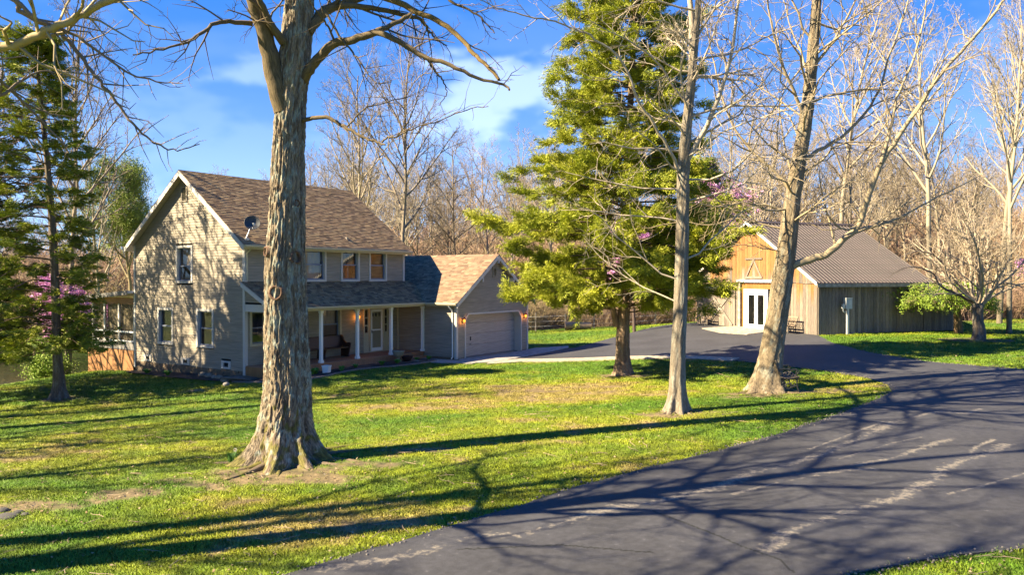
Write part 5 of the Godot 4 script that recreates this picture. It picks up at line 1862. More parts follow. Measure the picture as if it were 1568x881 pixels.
	for c in [[311, 577.5, 0.17], [321, 579, 0.16], [329, 581, 0.14], [336, 581.5, 0.15], [345, 586.5, 0.17], [347, 592, 0.13]]:
		var at := on_ground(c[0], c[1])
		var so := thing("border_stone", "rounded tan border stone in the row at the mulch bed's edge beside the driftwood heap", "stone", at, rng.randf() * TAU, "border stones of the mulch bed")
		part("stone", boulder(c[2], 40 + si, Color(0.38, 0.30, 0.20).lerp(Color(0.3, 0.28, 0.24), rng.randf())), M.stone, so)
		si += 1
	var dw := thing("driftwood_heap", "heap of grey weathered branches on the mulch by the porch end", "branches", on_ground(366, 585))
	for i in 9:
		var a := Vector3(rng.randf_range(-0.75, -0.3), 0.05 + 0.03 * i * rng.randf(), rng.randf_range(-0.3, 0.3))
		var b := Vector3(rng.randf_range(0.2, 0.75), 0.06 + 0.035 * i * rng.randf(), rng.randf_range(-0.35, 0.25))
		var m := a.lerp(b, 0.5) + Vector3(0, rng.randf_range(0.0, 0.12), rng.randf_range(-0.1, 0.1))
		sh = Shape.new()
		var r := rng.randf_range(0.02, 0.045)
		sh.tube(PackedVector3Array([a, a.lerp(m, 0.5), m, m.lerp(b, 0.5), b]), PackedFloat32Array([r, r * 1.1, r, r * 0.8, r * 0.4]), 6, Color(0.30, 0.25, 0.20) * rng.randf_range(0.7, 1.2), true)
		part("branch", sh, M.bark, dw)
	# daffodil by the great trunk
	var df := thing("daffodil", "daffodil clump with one white flower beside the great trunk", "flower", on_ground(354, 710))
	sh = Shape.new()
	for i in 34:
		var a := rng.randf() * TAU
		var d := Vector3(cos(a), 0, sin(a))
		var sd := Vector3(-sin(a), 0, cos(a)) * 0.009
		var o := d * rng.randf() * 0.06
		var hgt := rng.randf_range(0.16, 0.34)
		var m := o + d * 0.03 + Vector3(0, hgt * 0.6, 0)
		var t := o + d * rng.randf_range(0.06, 0.14) + Vector3(0, hgt, 0)
		var c := Color(0.05, 0.14, 0.02) * rng.randf_range(0.8, 1.3)
		sh.quad(o - sd, o + sd, m + sd, m - sd, c)
		sh.tri(m - sd, m + sd, t, c)
	part("leaves", sh, M.leaf, df)
	sh = Shape.new()
	var fc := Vector3(0.13, 0.33, 0.08)
	sh.tube(PackedVector3Array([Vector3(0.03, 0, 0.02), Vector3(0.08, 0.2, 0.05), fc]), PackedFloat32Array([0.005, 0.005, 0.004]), 5, Color(0.06, 0.15, 0.03))
	for i in 6:
		var a := TAU * i / 6
		var d := Vector3(cos(a), sin(a), 0.15) * 0.05
		var e := Vector3(-sin(a), cos(a), 0) * 0.018
		sh.quad(fc, fc + d * 0.6 - e, fc + d, fc + d * 0.6 + e, Color(0.8, 0.78, 0.6))
	sh.tube(PackedVector3Array([fc, fc + Vector3(0.0, 0.005, 0.035)]), PackedFloat32Array([0.012, 0.02]), 8, Color(0.75, 0.6, 0.12))
	part("flower", sh, M.leaf, df)
	# satellite dish on the eave
	var sd2 := thing("satellite_dish", "black satellite dish on a bent arm at the main roof's near eave corner", "satellite dish", house_pos(Vector3(0.02, 5.52, 0.06)), HOUSE_TURN)
	sh = Shape.new()
	sh.box(Vector3(-0.09, 0.0, -0.1), Vector3(0.09, 0.09, 0.1))
	part("foot", sh, M.galvanized, sd2)
	sh = Shape.new()
	sh.tube(PackedVector3Array([Vector3(0, 0.06, 0), Vector3(0.05, 0.2, 0.02), Vector3(0.18, 0.48, 0.03), Vector3(0.24, 0.62, 0.03)]), PackedFloat32Array([0.026, 0.026, 0.026, 0.026]), 8, Color.WHITE, true)
	part("mast", sh, M.galvanized, sd2)
	sh = Shape.new()
	sh.lathe([Vector2(0.0, 0.0), Vector2(0.12, 0.012), Vector2(0.24, 0.048), Vector2(0.32, 0.09), Vector2(0.325, 0.10), Vector2(0.31, 0.098), Vector2(0.23, 0.06), Vector2(0.12, 0.026), Vector2(0.0, 0.014)], 24)
	var dish := part("reflector", sh, M.dish, sd2)
	dish.position = Vector3(0.27, 0.70, 0.05)
	dish.basis = Basis(Quaternion(Vector3.UP, Vector3(-0.55, 0.38, 0.74).normalized()))
	sh = Shape.new()
	sh.tube(PackedVector3Array([Vector3(0.25, 0.58, 0.06), Vector3(0.14, 0.46, 0.28), Vector3(0.05, 0.62, 0.42)]), PackedFloat32Array([0.012, 0.012, 0.012]), 6, Color.WHITE)
	sh.box(Vector3(0.01, 0.60, 0.40), Vector3(0.09, 0.70, 0.47))
	part("feed_arm", sh, M.galvanized, sd2)
	# electric meter post by the barn
	p = barn_to_plan(1.47, -0.4)
	var em := thing("meter_post", "grey electric meter box on a white post before the barn's side wall", "meter", grounded(p.x, p.y), atan2(0.3412, 0.94))
	sh = Shape.new()
	sh.box(Vector3(-0.05, -0.1, -0.05), Vector3(0.05, 1.3, 0.05))
	part("post", sh, M.galvanized, em)
	sh = Shape.new()
	sh.box(Vector3(-0.18, 1.3, -0.09), Vector3(0.20, 1.84, 0.10)); sh.box(Vector3(-0.19, 1.82, -0.10), Vector3(0.21, 1.85, 0.12))
	var eb := part("box", sh, M.grey_box, em)
	sh = Shape.new()
	sh.box(Vector3(-0.02, 1.5, 0.10), Vector3(0.15, 1.72, 0.115))
	part("door_plate", sh, M.galvanized, eb)
	sh = Shape.new()
	sh.box(Vector3(-0.34, 1.32, -0.05), Vector3(-0.22, 1.54, 0.05))
	sh.tube(PackedVector3Array([Vector3(-0.28, 1.32, 0.0), Vector3(-0.28, 1.2, 0.0), Vector3(-0.2, 1.12, 0), Vector3(-0.05, 1.12, 0)]), PackedFloat32Array([0.025, 0.025, 0.025, 0.025]), 6, Color.WHITE)
	part("socket_box", sh, M.galvanized, em)
	# low plank fence going on from the barn's far corner
	var pf := thing("plank_fence", "low grey weathered plank fence running on from the barn's far corner", "fence", BARN_AT, atan2(0.3412, 0.94))
	var fx := B_LONG + 0.06
	while fx < 8.95:
		var fw := rng.randf_range(0.15, 0.21)
		var gcol := grey_wood() * 1.15
		var hh := 1.72 + rng.randf_range(-0.03, 0.03)
		part("plank", plank(fx, fx + fw - 0.012, -0.2, hh, hh, 0.02 + rng.randf_range(0, 0.012), gcol, gcol, 9.0), M.barn_plank, pf)
		fx += fw
	for hy in [0.35, 1.4]:
		sh = Shape.new()
		sh.box(Vector3(B_LONG + 0.05, hy, -0.06), Vector3(8.95, hy + 0.09, -0.012), grey_wood())
		part("rail", sh, M.barn_plank, pf)
	for hx in [B_LONG + 0.1, 7.9, 8.85]:
		sh = Shape.new()
		sh.box(Vector3(hx, -0.3, -0.16), Vector3(hx + 0.1, 1.7, -0.062), grey_wood())
		part("post", sh, M.barn_plank, pf)
	# stones round a drain at the lawn's near edge
	for c in [[12, 792, 0.26, 0.35, "flat dark grey slab, largest of the stones sunk in the near lawn"], [28, 786, 0.13, 0.6, "small round dark stone beside the flat slab in the near lawn"], [4, 783, 0.16, 0.6, "middling dark stone behind the flat slab in the near lawn"], [40, 789, 0.10, 0.7, "smallest dark stone at the end of the stones in the near lawn"]]:
		var at := on_ground(c[0], c[1])
		var so := thing("drain_stone", c[4], "stone", at - Vector3(0, c[2] * c[3] * 0.4, 0), rng.randf() * TAU, "stones sunk in the near lawn")
		var st := part("stone", boulder(c[2] * 0.8, 60 + int(c[0]), Color(0.09, 0.085, 0.08)), M.stone, so)
		st.scale = Vector3(1.2, c[3], 1.0)
	# pale log and wire fence at the wood's edge
	var lg := thing("felled_log", "pale felled log lying before the wire fence at the wood's edge", "log", on_ground(885, 505.5), 0.15)
	sh = Shape.new()
	sh.tube(PackedVector3Array([Vector3(-0.9, 0.28, 0), Vector3(-0.3, 0.29, 0), Vector3(0.3, 0.28, 0.02), Vector3(0.9, 0.27, 0.04)]), PackedFloat32Array([0.30, 0.29, 0.28, 0.27]), 14, Color(0.5, 0.36, 0.24), true)
	part("trunk", sh, M.bark, lg)
	var fn := thing("wire_fence", "wire fence on thin pale posts along the wood's edge behind the garage lawn", "fence", Vector3.ZERO)
	var line := []
	for i in 15:
		var x := -2.5 + i * 2.1
		var zz := 58.5 - 0.28 * i + 0.5 * sin(i * 1.7)
		line.append(grounded(x, zz))
		sh = Shape.new()
		sh.box(Vector3(-0.04, -0.2, -0.04), Vector3(0.04, 1.25 + rng.randf_range(-0.1, 0.25), 0.04), Color(0.42, 0.36, 0.3))
		var o := part("fence_post", sh, M.barn_plank, fn)
		o.position = line[i]
	for hgt in [0.35, 0.7, 1.05]:
		sh = Shape.new()
		for i in 14:
			sh.tube(PackedVector3Array([line[i] + Vector3(0, hgt, 0.045), line[i + 1] + Vector3(0, hgt, 0.045)]), PackedFloat32Array([0.006, 0.006]), 3, Color.WHITE)
		part("wire", sh, M.galvanized, fn)

func boulder(r: float, seed_: int, col: Color) -> Shape:
	var f := FastNoiseLite.new()
	f.seed = seed_; f.frequency = 1.1
	var sh := Shape.new()
	var rows := 9
	var cols := 14
	for i in rows + 1:
		var th := PI * i / rows
		for j in cols:
			var a := TAU * j / cols
			var d := Vector3(sin(th) * cos(a), cos(th), sin(th) * sin(a))
			var k := r * (1.0 + 0.32 * f.get_noise_3dv(d * 1.3))
			sh.v.append(Vector3(d.x * k, d.y * k * 0.72 + r * 0.55, d.z * k)); sh.n.append(d); sh.t.append(Vector2(a, th)); sh.c.append(col * (1.0 + 0.2 * f.get_noise_3dv(d * 4.0)))
	for i in rows:
		for j in cols:
			var a := i * cols + j
			var b := i * cols + (j + 1) % cols
			sh.ix.append(a); sh.ix.append(a + cols); sh.ix.append(b)
			sh.ix.append(b); sh.ix.append(a + cols); sh.ix.append(b + cols)
	return sh

# ---------------------------------------------------------------- trees
# habits: how branches of each level divide (0 trunk, 1 limbs, 2 boughs, 3 branchlets, 4 twigs)
var UPRIGHT := {kids = [15, 7, 6, 4, 0], start = [0.30, 0.25, 0.2, 0.15], ang = [0.75, 0.62, 0.65, 0.7], ratio = [0.50, 0.50, 0.46, 0.5], wander = [0.05, 0.10, 0.14, 0.2, 0.25], lift = [0.03, 0.10, 0.08, 0.05, 0.04], sides = [9, 6, 4, 3, 3], segs = [10, 7, 5, 3, 2], thin = 0.006, last = 4}
var SPREADING := {kids = [16, 8, 6, 4, 0], start = [0.28, 0.2, 0.2, 0.15], ang = [1.05, 0.75, 0.75, 0.8], ratio = [0.55, 0.52, 0.48, 0.5], wander = [0.06, 0.16, 0.2, 0.25, 0.3], lift = [0.03, 0.05, 0.03, 0.02, 0.02], sides = [9, 6, 4, 3, 3], segs = [10, 8, 6, 4, 2], thin = 0.0055, last = 4}

func turned_aside(d: Vector3, angle: float, around: float) -> Vector3:
	var ref := Vector3.UP if absf(d.y) < 0.95 else Vector3.RIGHT
	var s := d.cross(ref).normalized().rotated(d, around)
	return d.rotated(s, angle).normalized()

func branch(sh: Shape, p: Vector3, d: Vector3, length: float, r: float, lev: int, T: Dictionary, col: Color, tips = null) -> void:
	var n: int = T.segs[lev]
	var wander: float = T.wander[lev]
	var lift: float = T.lift[lev]
	var pts := PackedVector3Array()
	var rad := PackedFloat32Array()
	var thin: float = T.thin
	var end_r := maxf(thin * 0.55, r * 0.28)
	var q := p
	var dirs := PackedVector3Array()
	for i in n + 1:
		pts.append(q)
		rad.append(lerpf(r, end_r, float(i) / n))
		dirs.append(d)
		d = (d + Vector3(rng.randfn(0, wander), rng.randfn(0, wander) + lift, rng.randfn(0, wander))).normalized()
		q += d * length / n
	sh.tube(pts, rad, T.sides[lev], col)
	if lev >= T.last:
		if tips != null: tips.append(pts[n])
		return
	spawn(sh, pts, rad, dirs, length, lev, T, col, T.kids[lev], T.start[lev], tips)

func spawn(sh: Shape, pts: PackedVector3Array, rad: PackedFloat32Array, dirs: PackedVector3Array, length: float, lev: int, T: Dictionary, col: Color, kids: int, start: float, tips = null) -> void:
	var n := pts.size() - 1
	var turn := rng.randf() * TAU
	var thin: float = T.thin
	for k in kids:
		var f := lerpf(start, 0.985, (k + rng.randf()) / kids)
		var g := f * n
		var i := mini(int(g), n - 1)
		var at := pts[i].lerp(pts[i + 1], g - i)
		var r0 := lerpf(rad[i], rad[i + 1], g - i)
		turn += 2.4 + rng.randf_range(-0.5, 0.5)
		var ang: float = T.ang[lev] * rng.randf_range(0.7, 1.25)
		var d := turned_aside(dirs[i], ang, turn)
		var len: float = length * T.ratio[lev] * (1.2 - 0.75 * f) * rng.randf_range(0.65, 1.25)
		var r := maxf(minf(r0 * 0.72, len * 0.016 + thin * 0.6), thin)
		branch(sh, at, d, len, r, lev + 1, T, col * rng.randf_range(0.9, 1.1), tips)

func smooth_line(pts: Array, per := 4) -> PackedVector3Array:
	var r := PackedVector3Array()
	var n := pts.size()
	for i in n - 1:
		var a: Vector3 = pts[maxi(i - 1, 0)]
		var b: Vector3 = pts[i]
		var c: Vector3 = pts[i + 1]
		var d: Vector3 = pts[mini(i + 2, n - 1)]
		for k in per:
			r.append(b.cubic_interpolate(c, a, d, float(k) / per))
	r.append(pts[n - 1])
	return r

# a limb along a line seen in the photograph: [px, py] points, from depth z0 to z1
func limb(sh: Shape, line: Array, z0: float, z1: float, r0: float, r1: float, T: Dictionary, col: Color, kids: int, lev := 1, reach := 0.0, start := 0.2) -> void:
	var pts := []
	for i in line.size():
		pts.append(at_depth(line[i][0], line[i][1], lerpf(z0, z1, float(i) / (line.size() - 1))))
	limb_in_space(sh, pts, r0, r1, T, col, kids, lev, reach, start)

func limb_in_space(sh: Shape, pts: Array, r0: float, r1: float, T: Dictionary, col: Color, kids: int, lev := 1, reach := 0.0, start := 0.2) -> void:
	var q := smooth_line(pts, 4)
	var rad := PackedFloat32Array()
	var dirs := PackedVector3Array()
	var len := 0.0
	for i in q.size():
		rad.append(lerpf(r0, r1, pow(float(i) / (q.size() - 1), 0.8)))
		dirs.append((q[mini(i + 1, q.size() - 1)] - q[maxi(i - 1, 0)]).normalized())
		if i > 0:
			len += q[i].distance_to(q[i - 1])
			if i > 1 and i < q.size() - 1:
				q[i] += Vector3(rng.randfn(0, 0.012), rng.randfn(0, 0.012), rng.randfn(0, 0.012))
	sh.tube(q, rad, 8, col, true)
	spawn(sh, q, rad, dirs, reach if reach > 0.0 else len, lev, T, col, kids, start)

# a trunk with bark relief: centre line, radii, root flare
func bark_trunk(line: PackedVector3Array, radii: PackedFloat32Array, around: int, relief: float, flare: float, lobes: int, seed_: int, tone: Callable) -> Shape:
	var f := FastNoiseLite.new()
	f.seed = seed_; f.frequency = 1.0; f.fractal_octaves = 3; f.fractal_type = FastNoiseLite.FRACTAL_RIDGED
	var g := FastNoiseLite.new()
	g.seed = seed_ + 1; g.frequency = 0.55; g.fractal_octaves = 2
	var sh := Shape.new()
	var m := line.size()
	var base := line[0].y
	for i in m:
		var h := line[i].y - base
		var fl := flare * exp(-h / 0.46)
		for j in around:
			var a := TAU * j / around
			var o := Vector3(cos(a), 0, sin(a))
			var low := g.get_noise_3d(o.x * 1.2, h * 0.28, o.z * 1.2)
			var lobe := 0.5 + 0.5 * cos(a * lobes + 1.4 * sin(a * 2.0 + seed_) + 0.5 * h)
			var r := radii[i] * (1.0 + 0.09 * low) + fl * radii[i] * (0.25 + 1.05 * pow(lobe, 1.6))
			r += 0.035 * radii[i] * cos(a * 7.0 + 0.35 * h + seed_) 
			var k := f.get_noise_3d(o.x * radii[i] * 11.0, h * 1.5, o.z * radii[i] * 11.0)
			r += relief * (k - 0.2)
			sh.v.append(line[i] + o * r)
			sh.n.append(o)
			sh.t.append(Vector2(float(j) / around * 3.0, h))
			sh.c.append(tone.call(a, h, o))
	for i in m - 1:
		for j in around:
			var a := i * around + j
			var b := i * around + (j + 1) % around
			sh.ix.append(a); sh.ix.append(b); sh.ix.append(a + around)
			sh.ix.append(b); sh.ix.append(b + around); sh.ix.append(a + around)
	# true normals
	var nn := PackedVector3Array()
	nn.resize(sh.v.size())
	for i in m:
		for j in around:
			var dy := sh.v[mini(i + 1, m - 1) * around + j] - sh.v[maxi(i - 1, 0) * around + j]
			var da := sh.v[i * around + (j + 1) % around] - sh.v[i * around + (j + around - 1) % around]
			nn[i * around + j] = dy.cross(da).normalized()
	sh.n = nn
	return sh

func trunk_line(pix: Array, depth: float, foot: Vector3, rise_to: float, steps: int) -> Array:
	# pix: [px, py, width in px]; returns [line, radii] from a little below the ground up
	var pts := []
	var rads := []
	for p in pix:
		pts.append(at_depth(p[0], p[1], depth))
		rads.append(p[2] * 0.385 / FOCAL * depth)
	pts[0] = foot
	var n := steps
	var line := PackedVector3Array()
	var radii := PackedFloat32Array()
	var total := pts.size() - 1
	for i in n + 1:
		var f := pow(float(i) / n, 1.35) * total
		var k := mini(int(f), total - 1)
		var w := f - k
		var a: Vector3 = pts[maxi(k - 1, 0)]
		var d: Vector3 = pts[mini(k + 2, total)]
		line.append(pts[k].cubic_interpolate(pts[k + 1], a, d, w))
		radii.append(lerpf(rads[k], rads[k + 1], w))
	return [line, radii]

func root_flare(o: Node3D, foot: Vector3, n: int, r: float, reach: float, col: Color, moss: Color) -> void:
	for i in n:
		var a := TAU * (i + rng.randf_range(-0.3, 0.3)) / n
		var pts := []
		var len := reach * rng.randf_range(0.6, 1.3)
		var bend := rng.randf_range(-0.35, 0.35)
		for k in 5:
			var f := k / 4.0
			var aa := a + bend * f
			var x := foot.x + cos(aa) * (r * 0.6 + len * f)
			var z := -foot.z - sin(aa) * (r * 0.6 + len * f)
			pts.append(Vector3(x, gh(x, z) + lerpf(0.07 * r, -0.05, pow(f, 0.45)), -z))
		var q := smooth_line(pts, 3)
		var rad := PackedFloat32Array()
		for k in q.size():
			rad.append(r * lerpf(0.13, 0.025, float(k) / (q.size() - 1)) * rng.randf_range(0.9, 1.1))
		var sh := Shape.new()
		sh.tube(q, rad, 9, col, true)
		for k in sh.c.size():
			var w := smoothstep(0.0, 0.35, fine.get_noise_2d(sh.v[k].x * 2.5, sh.v[k].z * 2.5) + 0.12)
			sh.c[k] = col.lerp(moss, w)
		part("root", sh, M.hero_bark, o)

func tree_thing(called: String, label: String, at: Vector3, group := "", category := "tree") -> Node3D:
	return thing(called, label, category, at, 0.0, group)

# shapes below are made in world space and hung under a node at the tree's foot
func local(sh: Shape, foot: Vector3) -> Shape:
	for i in sh.v.size():
		sh.v[i] -= foot
	return sh

func make_great_tree() -> void:
	var depth := 18.4
	var foot := on_ground(440, 706)
	depth = -foot.z
	var pix := [[440, 712, 96], [438, 660, 90], [441, 600, 83], [440, 550, 80], [438.5, 500, 77], [437, 450, 75], [436, 400, 73], [438.5, 350, 68], [440, 300, 64], [441, 250, 61], [443, 200, 58], [446, 150, 57], [450, 100, 58], [455, 50, 54], [459, 0, 50], [464, -60, 45], [468, -140, 38], [470, -240, 28]]
	var tl := trunk_line(pix, depth, foot - Vector3(0, 0.12, 0), 0, 210)
	var lich := FastNoiseLite.new()
	lich.seed = 77; lich.frequency = 2.1; lich.fractal_octaves = 4
	var plate := FastNoiseLite.new()
	plate.seed = 78; plate.frequency = 1.0; plate.fractal_octaves = 3
	var tone := func(a: float, h: float, o: Vector3) -> Color:
		var k := plate.get_noise_3d(o.x * 3.5, h * 0.5, o.z * 3.5)
		var c := Color(0.48, 0.385, 0.26).lerp(Color(0.32, 0.255, 0.175), smoothstep(-0.25, 0.25, k))
		var dk := plate.get_noise_3d(o.x * 6.0 + 30.0, h * 1.1, o.z * 6.0)
		c = c.lerp(Color(0.17, 0.12, 0.075), 0.85 * smoothstep(0.05, 0.3, dk))
		var l := lich.get_noise_3d(o.x * 1.3, h * 1.3, o.z * 1.3)
		c = c.lerp(Color(0.46, 0.50, 0.41), 0.85 * smoothstep(0.16, 0.24, l))
		var ms := lich.get_noise_3d(o.x * 1.5 + 9.0, h * 1.4, o.z * 1.5) - h * 0.3
		c = c.lerp(Color(0.20, 0.18, 0.02), 0.85 * smoothstep(-0.16, 0.0, ms))
		return c
	var t := tree_thing("great_tree", "huge old bare tree with fluted lichen-spotted trunk and mossy roots on the lawn", foot)
	var sh := bark_trunk(tl[0], tl[1], 190, 0.062, 1.25, 7, 5, tone)
	part("trunk", local(sh, foot), M.hero_bark, t)
	root_flare_local(t, foot, 13, 0.8, 1.7, Color(0.26, 0.19, 0.12), Color(0.20, 0.18, 0.02))
	# knots where limbs were cut
	for kn in [[430, 450, -0.12, 0.135], [474, 396, 0.62, 0.12], [409, 388, -0.65, 0.10], [470, 315, 0.6, 0.07]]:
		var p := at_depth(kn[0], kn[1], depth)
		var axis := p
		var line: PackedVector3Array = tl[0]
		var radii: PackedFloat32Array = tl[1]
		var best := 0
		for i in line.size():
			if absf(line[i].y - p.y) < absf(line[best].y - p.y): best = i
		var out := Vector3(sin(kn[2] * 1.4), 0.05, cos(kn[2] * 1.4)).normalized()
		var c := line[best] + out * (radii[best] * 0.97)
		var ks := Shape.new()
		var rr: float = kn[3]
		ks.lathe([Vector2(rr * 1.9, -0.10), Vector2(rr * 1.45, 0.0), Vector2(rr * 1.2, 0.05), Vector2(rr * 1.0, 0.065), Vector2(rr * 0.82, 0.045), Vector2(rr * 0.74, -0.01), Vector2(rr * 0.68, -0.10), Vector2(rr * 0.55, -0.2), Vector2(0.0, -0.24)], 18)
		for i in ks.v.size():
			var rad := Vector2(ks.v[i].x, ks.v[i].z).length()
			var jit := 1.0 + 0.22 * lich.get_noise_3d(ks.v[i].x * 4.0, rr * 30.0, ks.v[i].z * 4.0)
			ks.v[i] *= jit
			ks.c[i] = Color(0.22, 0.125, 0.075) if rad > rr * 0.78 and rad < rr * 1.3 else (Color(0.20, 0.125, 0.075) if rad <= rr * 0.78 else Color(0.36, 0.27, 0.17))
		var ko := part("knot", ks, M.hero_bark, t)
		ko.position = c - foot
		ko.basis = Basis(Quaternion(Vector3.UP, out))
	# limbs
	var col := Color(0.235, 0.17, 0.085)
	var T := SPREADING.duplicate()
	T.thin = 0.0055
	var cr := Shape.new()
	limb(cr, [[436, 170], [423, 125], [413, 85], [406, 55], [397, 28], [388, 0], [375, -40], [350, -120], [330, -200]], depth - 0.1, depth - 0.9, 0.25, 0.10, T, col, 8, 0, 8.0, 0.72)
	limb(cr, [[434, 64], [420, 45], [408, 22], [396, -5], [380, -50]], depth - 0.3, depth - 1.2, 0.11, 0.05, T, col, 6, 1, 4.0)
	limb(cr, [[386, 36], [352, 33], [325, 39], [300, 58], [282, 67], [240, 78], [204, 84]], depth - 0.4, depth - 2.6, 0.06, 0.012, T, col, 9, 2, 3.4)
	limb(cr, [[462, 128], [471, 112], [486, 92], [512, 67], [541, 60], [571, 50], [588, 53], [622, 70], [657, 90], [690, 100], [731, 119], [772, 130], [780, 138]], depth, depth - 1.6, 0.135, 0.02, T, col, 5, 2, 3.0, 0.45)
	limb(cr, [[571, 50], [590, 42], [609, 34], [629, 22]], depth - 0.6, depth - 0.4, 0.06, 0.05, T, col, 2, 2, 3.0)
	limb(cr, [[471, 48], [488, 28], [503, 14], [530, 5], [560, -6], [610, -30], [680, -60]], depth, depth + 0.8, 0.15, 0.05, T, col, 8, 1, 5.0)
	limb(cr, [[520, 8], [570, 12], [615, 22], [643, 29], [655, 45], [663, 55], [684, 70]], depth + 0.2, depth + 1.2, 0.08, 0.015, T, col, 7, 2, 3.4)
	limb(cr, [[560, -12], [602, 0], [640, 19], [677, 36], [704, 58], [725, 82], [745, 100], [764, 122]], depth + 0.3, depth - 0.8, 0.085, 0.035, T, Color(0.33, 0.22, 0.07), 3, 2, 2.6)
	limb(cr, [[650, -40], [690, 0], [718, 15], [742, 32], [757, 51]], depth + 0.4, depth + 0.2, 0.045, 0.012, T, col, 5, 2, 2.4)
	limb(cr, [[464, 184], [480, 181], [500, 180], [520, 190], [527, 194], [545, 204], [561, 213], [578, 217], [590, 222]], depth - 0.1, depth - 1.0, 0.055, 0.02, T, col, 3, 3, 2.0)
	limb(cr, [[585, 218], [595, 211], [610, 208], [630, 198], [656, 190], [690, 178], [722, 166], [748, 163]], depth - 0.9, depth - 1.8, 0.022, 0.008, T, col, 13, 3, 2.6, 0.1)
	limb(cr, [[532, 194], [545, 180], [560, 166], [580, 160], [605, 152], [622, 150]], depth - 0.6, depth - 0.2, 0.02, 0.008, T, col, 9, 3, 2.2)
	limb(cr, [[656, 92], [664, 104], [672, 116], [680, 126], [685, 139]], depth - 1.0, depth - 1.1, 0.035, 0.010, T, col, 4, 3, 2.0)
	limb(cr, [[685, 140], [680, 152], [672, 162]], depth - 1.1, depth - 1.2, 0.012, 0.008, T, col, 2, 3, 2.0)
	limb(cr, [[500, 20], [520, 55], [540, 80], [552, 95], [565, 115], [578, 127], [600, 125]], depth - 0.5, depth - 1.0, 0.03, 0.008, T, col, 9, 3, 2.6)
	limb(cr, [[512, 62], [505, 45], [495, 30], [480, 10]], depth - 0.4, depth - 1.5, 0.03, 0.015, T, col, 4, 3, 2.6)
	# crown above the frame
	var top: PackedVector3Array = tl[0]
	for k in 13:
		var i := int(lerpf(189, 209, k / 12.0))
		var d := Vector3(cos(k * 2.4), 0.55, sin(k * 2.4)).normalized()
		branch(cr, top[i], d, 6.5 - 0.15 * k, 0.11, 1, T, col)
	branch(cr, top[210], Vector3(0.1, 1, 0.1).normalized(), 7.0, 0.17, 0, UPRIGHT, col)
	part("crown", local(cr, foot), M.bark, t)

func root_flare_local(o: Node3D, foot: Vector3, n: int, r: float, reach: float, col: Color, moss: Color) -> void:
	var k0 := o.get_child_count()
	root_flare(o, foot, n, r, reach, col, moss)
	for i in range(k0, o.get_child_count()):
		(o.get_child(i) as Node3D).position = -foot

func plain_tone(c0: Color, c1: Color, lichen: Color, seed_: int) -> Callable:
	var f := FastNoiseLite.new()
	f.seed = seed_; f.frequency = 1.2; f.fractal_octaves = 4
	return func(a: float, h: float, o: Vector3) -> Color:
		var k := f.get_noise_3d(o.x * 2.0, h * 0.9, o.z * 2.0)
		var c := c0.lerp(c1, smoothstep(-0.3, 0.3, k))
		var l := f.get_noise_3d(o.x * 1.5 + 20.0, h * 1.5, o.z * 1.5)
		return c.lerp(lichen, 0.7 * smoothstep(0.15, 0.25, l))

